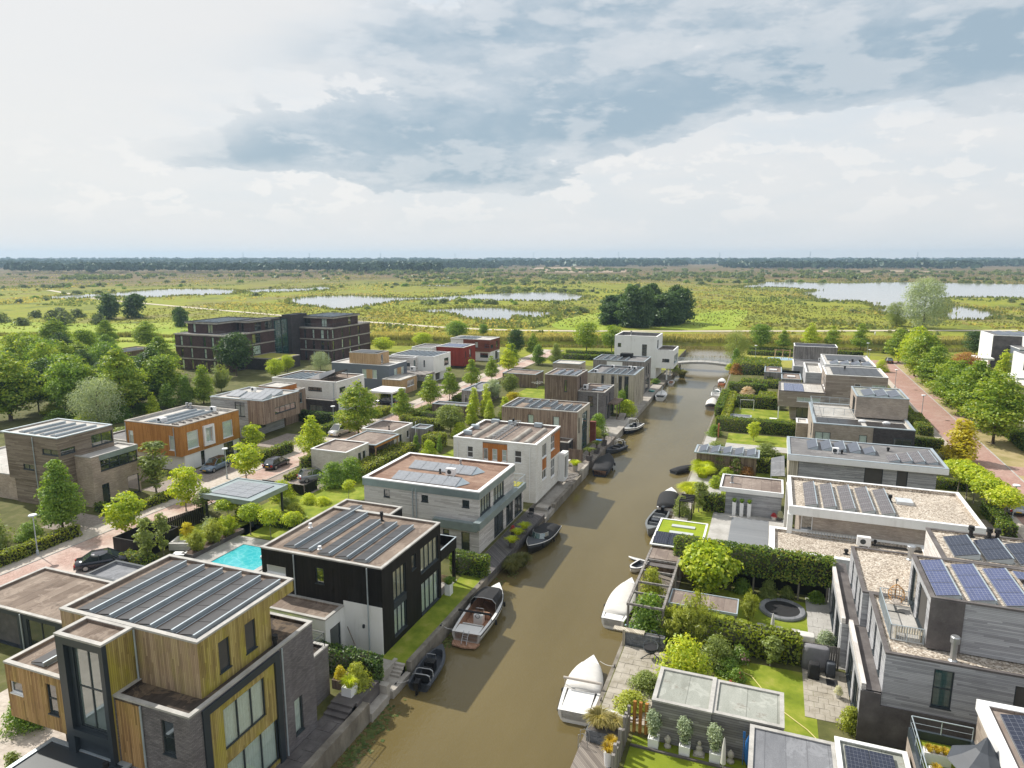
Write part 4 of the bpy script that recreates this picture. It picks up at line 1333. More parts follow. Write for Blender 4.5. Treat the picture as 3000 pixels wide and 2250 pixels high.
for i in range(10):
 yy = 74.2 + i * 0.91
 q.tube([(-30.6, yy, 6.85),(-30.6, yy, 7.5)],0.025,4)
 q.tube([(-29.9, yy, 6.85),(-29.9, yy, 7.5)],0.025,4)
 q.tube([(-30.6, yy, 7.5),(-29.9, yy, 7.5)],0.025,4)
 if i < 9:
  q.tube([(-30.6, yy, 6.85),(-30.6, yy + .91,7.5)],0.02,4)
obj('roof_truss', q, 'steel', h)
for (x_, y_) in ((-34.6,76.0),(-34.9,79.0),(-33.6,82.7),(-31.2,82.7),(-27.6,82.7)):
 obj('parapet_block', MB().box(x_ - .5, x_ + .5, y_ - .28, y_ + .28,6.85,7.35), 'galv', h)
vent(h, -30.9,82.3,6.85,0.9,0.1)
pipe(h, -25.45,73.22,0.3,6.7, 'white_paint')
pipe(h, -34.75,73.22,4.5,6.7, 'white_paint')
walls(h, (-24.68,-23.9,82.2,84.2,0,3.6), 'plaster',[('E',82.5,83.9,0.1,3.2, 'o')], 'porch', cap=True)

# ---- brown board house
h = thing('brown_board_house', 'house clad in upright brown boards with eight slim solar rows on its roof', 'house',-31.5,98)
B = (-37.4,-25.6,94.6,101.8,0.0,6.4)
walls(h, B, 'timber_brown',[('S',-33.25,-32.3,4.0,5.5, 'd1x1c'),('S',-29.3,-28.35,4.0,5.5, 'd1x1c')], faces='SWN')
walls(h, B, 'timber_pale',[('E',95.35,95.95,3.2,5.4, 'd1x1'),('E',97.3,100.4,3.0,5.6, 'd2x1G'),('E',97.3,100.4,0.1,2.9, 'd2x1G')], faces='E')
roof(h, -37.4,-25.6,94.6,101.8,6.4, 'roof_brown')
for i, (y0, y1) in enumerate(((95.2,101.2),(99.0,101.0),(95.4,101.0),(95.3,101.1),(97.2,101.0),(95.3,99.0),(95.2,99.6),(95.2,99.8))):
 xx = -37.0 + i * 1.38
 solar_row(h, xx, xx + 1.0, y0, y1,6.26, max(2, round((y1 - y0) / 1.65)), 'cell_black',0.26)
walls(h, (-25.58,-24.7,101.9,102.6,0,3.4), 'panel_brown', cap=True, name='garden_wall')
walls(h, (-28.6,-26.2,92.2,94.58,0,2.4), 'brick_dark',[('E',92.8,93.6,0.2,2.0, 'd1x1D')])
roof(h, -28.6,-26.2,92.2,94.58,2.4, 'roof_brown')

# ---- grey brick house with dark board tower
h = thing('grey_brick_house', 'grey brick house joined to a taller windowed block of dark upright boards', 'house',-32,119)
B = (-31.4,-26.6,116.0,124.0,0.0,5.3)
walls(h, B, 'brick_grey',[('S',-29.55,-28.6,2.7,4.5, 'd1x2'),('E',117.6,118.3,2.6,4.4, 'd1x1'),('E',120.0,120.7,2.8,4.6, 'd1x1'),('E',118.6,119.8,0.1,2.4, 'd1x1'),('E',121.4,123.4,0.1,2.5, 'd2x1')])
roof(h, -31.4,-26.6,116.0,124.0,5.3, 'roof_taupe')
B = (-37.4,-31.4,115.5,122.8,0.0,8.0)
walls(h, (-37.4,-31.42,115.5,122.8,3.0,8.0), 'timber_dark',[('S',-33.75,-33.2,5.1,7.2, 'd1x2'),('E',117.5,118.2,5.6,7.6, 'd1x1')], cap=True)
walls(h, (-37.0,-31.42,116.0,122.6,0.0,3.0), 'brick_grey',[('S',-34.2,-33.4,1.6,2.8, 'd1x1')])
roof(h, -37.4,-31.42,115.5,122.8,8.0, 'roof_taupe')
for i in range(3):
 solar_row(h, -36.2 + i * 1.55,-35.2 + i * 1.55,115.9,121.4,7.88,4, 'cell_grey')
for i in range(3):
 solar_flat(h, -29.4 + i * .42,-27.4 + i * .42,117.8 + i * 1.9,119.2 + i * 1.9,5.22,2,1, 'cell_pale')
aircon(h, -30.6,118.5,5.15,0.8,0.6,0.8)
pipe(h, -27.75,115.92,0.2,5.1, 'white_paint')
q = MB()
q.box(-26.58,-24.9,119.0,124.0,2.65,2.85)
for yy in (119.2,121.5,123.8):
 q.box(-25.05,-24.92, yy - .07, yy + .07,0,2.65)
obj('veranda', q, 'timber_dark', h)

# ---- pale vertical board house with dark slit windows
h = thing('pale_board_house', 'tall pale board house with dark strip windows standing at the quay', 'house',-28.3,133.5)
B = (-32.9,-23.7,128.4,138.5,-0.2,6.6)
ws = []
for (a, b, s) in ((-30.15,-29.65, 'd1x2'),(-28.2,-27.6, 'd1x3'),(-26.75,-26.15, 'd1x4'),(-25.65,-24.85, 'd1x4')):
 ws.append(('S', a, b, 0.6 if a > -27 else 2.6,6.35, s + 's'))
for a in (128.9,130.6,132.2,134.0,135.4,137.2):
 ws.append(('E', a, a + 0.42,0.5,6.2, 'd1x4s'))
walls(h, B, 'timber_pale', ws)
roof(h, -32.9,-23.7,128.4,138.5,6.6, 'roof_grey', 'galv',0.3)
for i in range(5):
 solar_row(h, -30.6 + i * 1.35,-29.5 + i * 1.35,129.2,136.4,6.32,5, 'cell_black')
for (x_, y_) in ((-31.6,130.2),(-29.8,137.0),(-26.3,137.0),(-25.2,136.6)):
 aircon(h, x_, y_, 6.32,0.7,0.5,0.5)
pipe(h, -27.0,128.3,4.9,6.4, 'white_paint')

# ---- grey board house
h = thing('grey_board_house', 'grey board house with a white wall section in front of the white house', 'house',-30.2,148.6)
B = (-35.8,-24.7,144.5,152.8,-0.2,6.8)
walls(h, B, 'timber_grey',[('S',-32.8,-29.4,0.0,6.6, 'o'),('E',146.5,147.6,3.4,5.6, 'd1x2'),('E',149.5,150.6,3.4,5.8, 'd1x2'),('E',146.4,150.8,0.2,2.6, 'd3x1')])
obj('plaster_wall', MB().box(-32.8,-29.4,144.56,144.7,0,6.6), 'plaster', h)
roof(h, -35.8,-24.7,144.5,152.8,6.8, 'roof_grey', 'galv',0.2)
for i in range(4):
 solar_row(h, -35.0 + i * 1.6,-33.8 + i * 1.6,145.1,151.6,6.64,4, 'cell_black')
obj('stair_box', MB().box(-31.2,-28.6,150.6,152.4,6.64,7.5), 'timber_black', h)

# ---- white cubic house at the end
h = thing('white_cubic_house', 'white plastered cubic house overhanging the canal beside the footbridge', 'house',-30,168)
B = (-35.4,-25.3,163.9,173.0,0.0,10.0)
walls(h, B, 'plaster',[('S',-34.6,-33.8,7.3,8.2, 'd1x1'),('S',-28.75,-27.6,5.2,8.1, 'd1x3'),('E',166.0,167.6,7.0,9.0, 'd1x1')], faces='SNW')
walls(h, B, 'plaster',[('E',165.0,166.6,6.9,9.1, 'd1x1')], faces='E')
roof(h, -35.4,-25.3,163.9,173.0,10.0, 'roof_grey', 'plaster',0.7,0.3)
B = (-25.3,-21.2,163.45,172.0,2.7,7.0)
walls(h, (-25.28,-21.2,163.45,172.0,2.7,7.0), 'plaster',[('S',-23.8,-22.15,4.2,4.95, 'd2x1'),('E',164.5,171.0,3.6,5.6, 'g4x1G')], cap=False)
obj('soffit', MB().box(-25.26,-21.22,163.47,171.98,2.66,2.72), 'plaster', h)
roof(h, -25.28,-21.2,163.45,172.0,7.0, 'deck_wood', 'plaster',0.6,0.25)
solar_flat(h, -31.5,-29.0,166.0,170.0,9.4,2,2, 'cell_black')
vent(h, -33.0,172.0,9.3,1.1,0.16, 'steel')
for yy in (165.0,171.0):
 obj('pillar', MB().box(-23.0,-22.7, yy - .15, yy + .15,-1.4,2.68), 'plaster', h)

# ================================================================== STREET ROW, LEFT
h = thing('umber_timber_house', 'umber timber and beige brick house with gravelly flat roof, far left', 'house',-78,56)
B = (-83.0,-74.3,52.05,59.1,3.0,8.5)
walls(h, B, 'timber_umber',[('S',-76.9,-74.32,6.45,7.1, 'd2x1'),('E',52.3,54.1,6.45,7.1, 'd1x1'),('E',56.2,59.0,6.45,7.85, 'd2x1'),('S',-80.4,-78.6,4.3,4.95, 'd2x1')])
roof(h, -83.6,-74.3,52.05,59.1,8.5, 'roof_pale', 'galv',0.1)
for i in range(4):
 solar_row(h, -81.6 + i * 1.75,-80.75 + i * 1.75,52.8,58.0,8.42,4, 'cell_grey',0.22)
walls(h, (-97.0,-74.9,52.5,64.0,0.0,3.1), 'brick_beige')
walls(h, (-82.5,-74.32,52.3,59.0,0.0,3.0), 'timber_umber',[('E',53.6,54.6,1.2,2.2, 'd1x1')])
roof(h, -97.0,-83.2,52.5,64.0,3.1, 'roof_pale')
B = (-75.0,-71.7,53.9,60.1,0.0,6.0)
walls(h, B, 'brick_beige',[('E',55.0,60.0,4.1,5.4, 'd4x2'),('E',58.3,59.9,0.1,2.45, 'd1x1'),('E',54.9,55.85,0.1,2.5, 'd1x1D')])
q = MB()
fbox(q, B, 'E',54.9,60.14,5.42,6.02,-0.06,0.0)
obj('zinc_panel', q, 'zinc', h)
roof(h, -75.0,-71.7,53.9,60.1,6.0, 'roof_pale')
railing(h, [(-96.5,52.7,3.1),(-83.4,52.7,3.1)],1.0, 'glass_clear',2.0,2)
pipe(h, -78.2,51.95,0.2,8.3)

h = thing('orange_timber_house', 'orange timber house over a white ground floor with white framed windows', 'house',-77.7,73)
B = (-82.6,-72.8,67.6,78.6,2.2,6.4)
walls(h, B, 'timber_orange',[('S',-82.1,-81.2,3.2,5.1, 'w1x1c'),('S',-74.8,-73.85,3.0,5.0, 'w1x1c'),('E',68.8,70.75,2.9,5.3, 'w1x1c'),('E',75.25,77.2,2.85,5.3, 'w1x1c'),('E',71.85,73.15,3.1,5.2, 'w1x1c')], cap=True)
q = MB()
for (a0, a1, z0, z1) in ((71.55,71.85,2.7,5.55),(73.15,73.45,2.7,5.55),(71.85,73.15,2.7,3.1),(71.85,73.15,5.2,5.55)):
 fbox(q, B, 'E', a0, a1, z0, z1,-0.28,0.0)
obj('bay_frame', q, 'white_paint', h)
roof(h, -82.6,-72.8,67.6,78.6,6.4, 'roof_pale', 'concrete',0.35,0.35)
for i in range(3):
 solar_row(h, -80.6 + i * 1.5,-79.6 + i * 1.5,68.8,77.5,6.05,5, 'cell_grey')
aircon(h, -76.6,77.6,6.05)
aircon(h, -78.4,70.0,6.05,1.1,0.9,0.5)
q = MB()
for i in range(7):
 q.box(-75.8 + .02 * i, -74.6,69.2 + i * 1.2,69.3 + i * 1.2,6.05,6.25)
q.box(-75.5,-75.4,69,77,6.25,6.32)
q.box(-75.0,-74.9,69,77,6.25,6.32)
obj('panel_rack', q, 'timber_grey', h)
vent(h, -82.0,78.0,6.2,0.7,0.15, 'steel')
vent(h, -81.3,78.0,6.2,0.7,0.15, 'steel')
walls(h, (-82.0,-72.9,68.2,78.4,0.0,2.2), 'plaster',[('E',71.0,71.7,0.05,2.1, 'd1x1D'),('E',75.3,77.2,0.05,2.1, 'd2x1')])
walls(h, (-90,-82.1,69.0,77.0,0.0,3.0), 'plaster')
roof(h, -90,-82.65,69.0,77.0,3.0, 'roof_grey')
pipe(h, -73.75,67.5,2.2,6.2)
pipe(h, -82.4,67.5,2.2,6.2)

h = thing('stone_timber_house', 'grey stone house with brown boarded box over the street and pale panels on top', 'house',-79,89)
walls(h, (-84.5,-76.9,85.2,93.5,0.0,6.3), 'brick_slab',[('S',-79.6,-77.6,3.5,5.8, 'd2x1'),('E',85.6,88.9,1.2,2.3, 'd2x1')])
B = (-77.0,-74.0,85.15,94.2,2.5,6.3)
walls(h, B, 'timber_brown',[('E',87.9,93.1,3.65,4.7, 'd4x1')], cap=True)
roof(h, -84.5,-74.0,85.15,94.2,6.32, 'roof_pale', 'galv',0.2)
walls(h, (-84,-77.2,94.2,100.0,0,5.6), 'timber_brown',[('E',96,99,3.2,5.0, 'z2x1')])
roof(h, -84,-77.2,94.2,100.0,5.6, 'roof_pale')
walls(h, (-83,-78.4,94.8,99.2,5.6,6.5), 'panel_rust')
roof(h, -83,-78.4,94.8,99.2,6.5, 'roof_pale')
for (x0, x1, y0, y1, nx) in ((-79.6,-75.0,86.2,88.6,4),(-79.0,-75.4,89.6,91.8,3),(-83.0,-80.4,87.0,89.2,2)):
 mb_ = MB()
 mb_.add([(x0, y0,6.2),(x1, y0,6.2),(x1, y1,6.2),(x0, y1,6.2),(x0, y1,6.75),(x1, y1,6.75)],[(0,1,2,3),(2,3,4,5),(0,3,4),(1,5,2)])
 r_ = obj('solar_row', mb_, 'galv', h)
 for i in range(nx):
  L_ = (x1 - x0) / nx
  obj('solar_panel', MB().add([(x0 + i * L_ + .03, y0,6.22),(x0 + (i + 1) * L_ - .03, y0,6.22),(x0 + (i + 1) * L_ - .03, y1,6.78),(x0 + i * L_ + .03, y1,6.78),
          (x0 + i * L_ + .03, y0,6.26),(x0 + (i + 1) * L_ - .03, y0,6.26),(x0 + (i + 1) * L_ - .03, y1,6.82),(x0 + i * L_ + .03, y1,6.82)],
         [(0,3,2,1),(4,5,6,7),(0,1,5,4),(1,2,6,5),(2,3,7,6),(3,0,4,7)]), 'cell_pale', r_)
aircon(h, -81.2,91.5,6.2)

h = thing('white_clinker_house', 'white brick house on a dark brick base with a tilted black panel rack', 'house',-80,108)
B = (-87.3,-73.0,103.4,112.5,2.9,6.3)
walls(h, B, 'brick_white',[('S',-79.2,-76.2,4.4,5.1, 'd3x1'),('E',104.3,106.2,4.2,5.15, 'd2x1'),('E',110,111.5,4.2,5.15, 'd1x1')], cap=True)
walls(h, (-87.0,-73.3,104.0,112.3,0.0,2.9), 'plaster',[('S',-82.0,-80.0,0.4,2.2, 'd1x1')])
roof(h, -87.3,-73.0,103.4,112.5,6.3, 'roof_brown', 'plaster',0.2)
walls(h, (-79.4,-73.1,102.2,103.9,0.0,3.1), 'brick_dark',[('S',-78.2,-75.4,0.3,2.1, 'd2x1G')])
roof(h, -79.4,-73.1,102.2,103.9,3.1, 'roof_brown')
for i in range(5):
 solar_row(h, -86.3 + i * 1.15,-85.5 + i * 1.15,104.2,110.8,6.14,4, 'cell_grey')
q = MB()
q.add([(-80.4,105.5,6.15),(-80.4,110.5,6.15),(-78.2,110.5,7.3),(-78.2,105.5,7.3)],[(0,1,2,3)])
q.add([(-78.2,105.5,6.15),(-78.2,110.5,6.15),(-78.2,110.5,7.3),(-78.2,105.5,7.3)],[(0,1,2,3)])
q.add([(-80.4,105.5,6.15),(-78.2,105.5,6.15),(-78.2,105.5,7.3)],[(0,1,2)])
obj('roof_light', q, 'white_paint', h)
r_ = obj('panel_rack', MB().tube([(-77.6,105.3,6.2),(-74.6,105.3,7.6)],.05,5).tube([(-77.6,109.3,6.2),(-74.6,109.3,7.6)],.05,5).tube([(-74.6,105.3,6.2),(-74.6,105.3,7.6)],.05,5).tube([(-74.6,109.3,6.2),(-74.6,109.3,7.6)],.05,5).tube([(-76.1,105.3,6.2),(-76.1,105.3,6.9)],.05,5), 'frame_dark', h)
for i in range(4):
 y0 = 105.2 + i * 1.05
 obj('solar_panel', MB().add([(-77.7, y0,6.25),(-74.5, y0,7.75),(-74.5, y0 + 1,7.75),(-77.7, y0 + 1,6.25),(-77.7, y0,6.3),(-74.5, y0,7.8),(-74.5, y0 + 1,7.8),(-77.7, y0 + 1,6.3)],
        [(0,3,2,1),(4,5,6,7),(0,1,5,4),(1,2,6,5),(2,3,7,6),(3,0,4,7)]), 'cell_black', r_)
pipe(h, -73.6,103.3,3.1,6.1)
walls(h, (-73.0,-67.6,113.6,119.0,2.6,2.95), 'white_paint', cap=True, name='carport_roof')
for (a, b) in ((-67.8,113.8),(-67.8,118.8)):
 obj('post', MB().box(a - .1, a + .1, b - .1, b + .1,0,2.6), 'galv', h)

h = thing('slate_grey_house', 'slate grey house crowned by a honey timber box with black panels', 'house',-83,131)
B = (-91.0,-76.4,127.5,135.2,0.0,5.6)
walls(h, B, 'slate_blue',[('S',-83.2,-82.1,2.6,4.5, 'w1x1c'),('S',-80.6,-79.5,2.6,4.5, 'w1x1c'),('E',129.6,130.9,2.9,4.6, 'w1x1c'),('E',132.6,133.9,2.9,4.6, 'w1x1c')])
for (f_, a0, a1, z0, z1) in (('S',-82.1,-80.6,2.55,4.55),('E',130.9,132.6,2.85,4.65)):
 q = MB()
 fbox(q, B, f_, a0, a1, z0, z1,-0.03,-0.004)
 obj('timber_panel', q, 'timber_honey', h)
roof(h, -91.0,-76.4,127.5,135.2,5.6, 'roof_pale', 'white_paint',0.2)
B = (-86.6,-79.6,127.9,133.0,5.45,8.0)
walls(h, B, 'timber_honey',[('E',129.6,130.5,5.6,7.6, 'w1x1D')])
roof(h, -86.6,-79.6,127.9,133.0,8.0, 'roof_grey')
solar_flat(h, -86.0,-80.4,128.4,132.4,8.0,4,3, 'cell_black')
walls(h, (-76.4,-72.0,124.5,131.6,0.0,3.2), 'timber_honey',[('E',127.3,130.4,1.3,2.6, 'w2x1')])
roof(h, -76.4,-72.0,124.5,131.6,3.2, 'roof_pale')

h = thing('white_grey_house', 'white house with grey corner and rows of grey solar panels along the street', 'house',-78,145)
B = (-83.5,-72.4,140.5,149.5,2.0,6.0)
walls(h, B, 'plaster',[('E',146.0,148.4,3.2,4.9, 'd1x1'),('S',-75.0,-74.6,3.6,5.1, 'd1x1')], cap=True)
walls(h, (-83.0,-73.0,141.4,149.2,0.0,2.0), 'plaster',[('E',142.5,145.0,0.1,1.9, 'o')])
roof(h, -83.5,-72.4,140.5,149.5,6.0, 'roof_grey', 'white_paint')
walls(h, (-83.4,-76.6,138.4,140.48,0.0,5.8), 'timber_white',[('S',-79.4,-77.4,3.9,4.6, 'd2x1'),('E',138.7,139.6,2.9,5.2, 'z1x1G')])
roof(h, -83.4,-76.6,138.4,140.48,5.8, 'roof_grey', 'white_paint')
for i in range(8):
 solar_row(h, -82.6 + i * 1.22,-81.7 + i * 1.22,141.2,148.6,5.85,5, 'cell_grey')
walls(h, (-78.0,-71.0,133.5,138.3,2.55,3.0), 'timber_grey', cap=True, name='carport_roof')
aircon(h, -75.9,137.0,3.0,1.2,0.5,1.0)
for (a, b) in ((-71.3,133.8),(-71.3,138.0),(-74.5,133.8)):
 obj('post', MB().box(a - .1, a + .1, b - .1, b + .1,0,2.55), 'galv', h)

h = thing('red_panel_house', 'dark red panel house with blue solar panels on its flat roof', 'house',-78.4,165)
walls(h, (-82.3,-74.5,161.5,169.2,0.6,5.5), 'panel_red',[('E',165.2,166.4,2.6,4.7, 'd1x1'),('E',162.6,163.1,2.6,4.4, 'd1x1')], cap=True)
walls(h, (-81.8,-75.0,162.0,168.8,0,0.6), 'brick_dark')
roof(h, -82.3,-74.5,161.5,169.2,5.5, 'roof_pale', 'white_paint')
solar_flat(h, -81.6,-75.6,162.4,168.2,5.42,6,4, 'cell_blue')
walls(h, (-88.0,-82.3,158.5,166.0,0,5.4), 'plaster')
roof(h, -88.0,-82.3,158.5,166.0,5.4, 'roof_grey', 'white_paint')

h = thing('brown_panel_house', 'brown panelled house with white ground floor at the far end of the street', 'house',-79,179.5)
walls(h, (-81.0,-72.9,175.6,183.0,2.6,6.0), 'panel_brown',[('S',-77.4,-76.5,3.7,5.3, 'd1x1c'),('E',176.2,178.0,3.6,4.5, 'd1x1'),('E',180.2,181.4,3.4,5.2, 'd1x1'),('S',-74.5,-73.2,3.8,4.7, 'd1x1')], cap=True)
walls(h, (-80.6,-72.92,175.9,182.8,0.0,2.6), 'plaster',[('S',-76.0,-73.6,1.0,2.2, 'd2x1'),('E',179.5,182.0,0.0,2.4, 'o')])
walls(h, (-85.0,-81.0,175.8,182.6,0.0,6.0), 'plaster',[('S',-83.4,-82.8,3.8,4.8, 'd1x1')])
roof(h, -85.0,-72.9,175.6,183.0,6.0, 'roof_pale', 'white_paint')
for i in range(5):
 solar_row(h, -84.0 + i * 1.2,-83.1 + i * 1.2,176.4,182.2,5.85,4, 'cell_black')

# ---- apartment building, dark brick
h = thing('apartment_building', 'dark brick apartment building with pale floor bands and stepped wings', 'apartment block',-128,155)
FZ = 3.05

def flat_wing(x0, x1, y0, y1, n, swins, ewins, wm='brick_aubergine'):
 ws_ = []
 for k in range(n):
  for (a, b) in swins:
   ws_.append(('S', a, b, k * FZ + .25, k * FZ + 2.65, 'd1x2c' if (k + int(a)) % 2 else 'd1x2'))
  for (a, b) in ewins:
   ws_.append(('E', a, b, k * FZ + .25, k * FZ + 2.65, 'd1x2c' if (k + int(a)) % 3 == 0 else 'd1x2'))
 walls(h, (x0, x1, y0, y1,0, n * FZ + .0), wm, ws_, faces='SWEN')
 for k in range(1, n + 1):
  band(h, x0, x1, y0, y1, k * FZ - 0.16, k * FZ + 0.14,0.16, 'concrete', 'floor_band')

flat_wing(-124.0,-113.8,159.5,179.5,3,[(-122.5,-121.9),(-119.8,-119.1),(-117.0,-116.0),(-115.0,-114.5)],[(160.4,161.2),(164.8,165.6),(168.5,169.4),(173.0,174.0)])
roof(h, -124.0,-113.8,159.5,179.5,3 * FZ + .16, 'roof_grey', 'concrete',0.05)
walls(h, (-125.0,-114.6,162.0,174.5,3 * FZ, 12.0), 'brick_aubergine',[('S',-118.4,-116.6,9.4,11.6, 'd2x1c'),('S',-124.5,-122.0,9.4,11.6, 'd2x1'),('E',169.5,171.0,9.3,11.5, 'd1x1')], faces='SWEN')
band(h, -125.0,-114.6,162.0,174.5,11.7,12.1,0.5, 'concrete', 'eaves')
roof(h, -125.4,-114.2,161.6,174.9,12.2, 'roof_dark', 'frame_dark',0.1)
flat_wing(-143.5,-126.6,134.5,152.0,3,[(-141.8,-141.0),(-138.6,-137.9),(-134.2,-133.4),(-131.6,-130.8),(-128.6,-127.8)],[(137.5,140.0),(143.5,146.5)])
roof(h, -143.5,-126.6,134.5,152.0,3 * FZ + .16, 'roof_grey', 'concrete',0.05)
walls(h, (-142.0,-132.5,137.5,152.0,3 * FZ, 12.0), 'brick_aubergine',[('S',-140.3,-139.4,9.4,11.6, 'd1x1c'),('S',-135.5,-133.8,9.4,11.6, 'd2x1k')], faces='SWEN')
walls(h, (-132.5,-127.8,144.0,155.0,3 * FZ, 12.0), 'brick_aubergine',[('S',-132.0,-131.2,9.4,11.5, 'd1x1'),('S',-130.4,-129.6,9.4,11.5, 'd1x1'),('E',146,148.5,9.4,11.5, 'd2x1'),('E',150,152.5,9.4,11.5, 'd2x1')], faces='SEN')
band(h, -142.0,-132.5,137.5,152.0,11.7,12.1,0.5, 'concrete', 'eaves')
band(h, -132.0,-127.8,144.0,155.0,11.69,12.09,0.5, 'concrete', 'eaves')
roof(h, -142.4,-132.0,137.1,152.4,12.2, 'roof_dark', 'frame_dark',0.1)
roof(h, -131.8,-127.4,143.6,155.4,12.18, 'roof_dark', 'frame_dark',0.1)
for (x0, y0, n) in ((-140.8,138.5,4),(-124.2,163.0,4)):
 for i in range(n):
  solar_row(h, x0 + i * 2.2, x0 + 1.5 + i * 2.2, y0, y0 + 11.0,12.12,7, 'cell_black')
railing(h, [(-132.0,135.0,9.3),(-127.0,135.0,9.3),(-127.0,143.5,9.3)],1.0, 'frame_dark')
railing(h, [(-123.8,160.0,9.3),(-114.2,160.0,9.3),(-114.2,178.0,9.3)],1.0, 'frame_dark')
railing(h, [(-143.0,135.0,9.3),(-143.0,151.0,9.3)],1.0, 'galv')
# stair towers between the wings
walls(h, (-127.0,-124.0,156.0,163.0,0,12.9), 'brick_dark')
roof(h, -127.0,-124.0,156.0,163.0,12.9, 'roof_dark', 'frame_dark')
walls(h, (-131.0,-127.0,152.0,160.0,0,12.0), 'brick_dark',[('S',-128.4,-127.1,0.3,11.6, 'z1x9G'),('E',152.6,155.6,0.3,11.6, 'z2x9G')])
obj('glass_shaft', MB().box(-126.9,-125.2,155.6,155.98,0.2,11.9), 'glass_green', h)
walls(h, (-128.0,-117.0,141.0,150.0,0,2.9), 'brick_dark', name='terrace_wall')
obj('terrace_roof', MB().box(-128.0,-117.0,141.0,150.0,2.9,3.1), 'concrete', h)
obj('sedum', MB().box(-126.0,-117.5,141.5,149.5,3.1,3.16), 'lawn_dry', h)
h = thing('low_pavilion', 'long low flat roofed building half hidden among the trees far left', 'building',-162.5,131)
walls(h, (-166.0,-159.0,119.0,142.0,0,4.0), 'timber_dark',[('S',-164.5,-160.5,0.8,3.2, 'd3x1')])
roof(h, -166.4,-158.6,118.6,142.4,4.0, 'roof_taupe', 'timber_dark')
for i in range(3):
 solar_row(h, -164.5 + i * 2,-163.3 + i * 2,121,140,3.9,10, 'cell_grey')

# ---- cream garages, sheds and carports between street and canal houses
h = thing('cream_garage', 'cream brick garage with brown flat roof behind the silver car', 'garage',-54.6,77.5)
walls(h, (-57.4,-51.8,74.8,80.3,0,3.0), 'brick_cream',[('E',77.6,78.5,0.5,2.2, 'w1x1'),('E',78.7,79.6,0.5,2.2, 'w1x1')])
roof(h, -57.4,-51.8,74.8,80.3,3.0, 'roof_taupe', 'white_paint')
h = thing('cream_garage', 'cream brick garden house with white door and short chimney pipe', 'garage',-54.5,90)
walls(h, (-57.2,-51.7,87.0,92.8,0,3.0), 'brick_cream',[('E',88.6,89.5,0.1,2.1, 'w1x1D'),('E',90.9,91.7,1.0,2.2, 'w1x1'),('S',-55.0,-54.2,1.4,2.2, 'w1x1')])
roof(h, -57.2,-51.7,87.0,92.8,3.0, 'roof_taupe', 'white_paint')
pipe(h, -56.3,86.92,2.2,2.9, 'white_paint')
pipe(h, -52.3,86.92,0.2,2.9, 'white_paint')
vent(h, -53.2,88.2,2.9,0.6,0.07)
h = thing('carport', 'brown roofed carport with orange timber beam between two cream garages', 'carport',-53.3,83.6)
roof(h, -56.4,-50.7,80.35,86.9,2.7, 'roof_taupe', 'galv',0.08)
obj('beam', MB().box(-50.95,-50.72,80.4,86.85,2.3,2.66), 'timber_orange', h)
for (a, b) in ((-50.9,80.6),(-50.9,86.6),(-56.2,80.6),(-56.2,86.6)):
 obj('post', MB().box(a - .07, a + .07, b - .07, b + .07,0,2.54), 'timber_honey', h)
obj('back_wall', MB().box(-56.4,-56.2,80.4,86.8,0,2.5), 'brick_cream', h)
h = thing('solar_carport', 'zinc edged carport roof covered with pale solar panels on a black post', 'carport',-54,58.4)
walls(h, (-57.6,-50.5,55.4,61.3,2.5,3.0), 'zinc', cap=True, name='roof_edge')
roof(h, -57.6,-50.5,55.4,61.3,3.02, 'roof_taupe', 'zinc',0.08)
solar_flat(h, -56.6,-51.6,56.1,60.4,2.98,3,4, 'cell_pale')
for (a, b) in ((-51.0,60.8),(-57.2,60.8),(-51.0,55.9),(-57.2,55.9)):
 obj('post', MB().box(a - .1, a + .1, b - .1, b + .1,0,2.5), 'frame_dark', h)
obj('back_wall', MB().box(-57.4,-54.0,60.2,60.4,0,2.5), 'timber_grey', h)
for (lb, x0, x1, y0, y1, z_, wm, rm) in (
  ('small grey shed with open slatted roof beside the cream garden house',-51.2,-48.7,91.4,94.0,2.6, 'timber_grey', 'roof_grey'),
  ('dark flat roofed shed behind the tall hedge corner',-56.0,-49.4,107.8,110.3,2.8, 'timber_dark', 'roof_grey'),
  ('grey street shed with vent and white door beside columnar trees',-56.0,-52.0,120.3,130.0,3.0, 'timber_grey', 'roof_cool'),
  ('brown flat roofed timber garage beyond the drying rack',-56.0,-48.2,142.2,148.0,3.0, 'timber_dark', 'roof_taupe'),
  ('brown brick garage with pale roof in front of the far hedges',-49.9,-43.0,160.4,165.8,3.0, 'brick_sand', 'roof_pale')):
 h = thing('garden_shed', lb, 'shed',(x0 + x1) / 2,(y0 + y1) / 2)
 walls(h, (x0, x1, y0, y1,0, z_), wm, [('S', x0 + .5, x0 + 1.4,0.1,2.1, 'w1x1D')] if y0 == 120.3 else [('E', y0 + .8, y0 + 1.6,0.1,2.1, 'd1x1D')])
 roof(h, x0, x1, y0, y1, z_, rm, 'galv')
 if y0 == 120.3:
  vent(h, -54.5,124.0,2.9,0.6,0.2, 'steel')

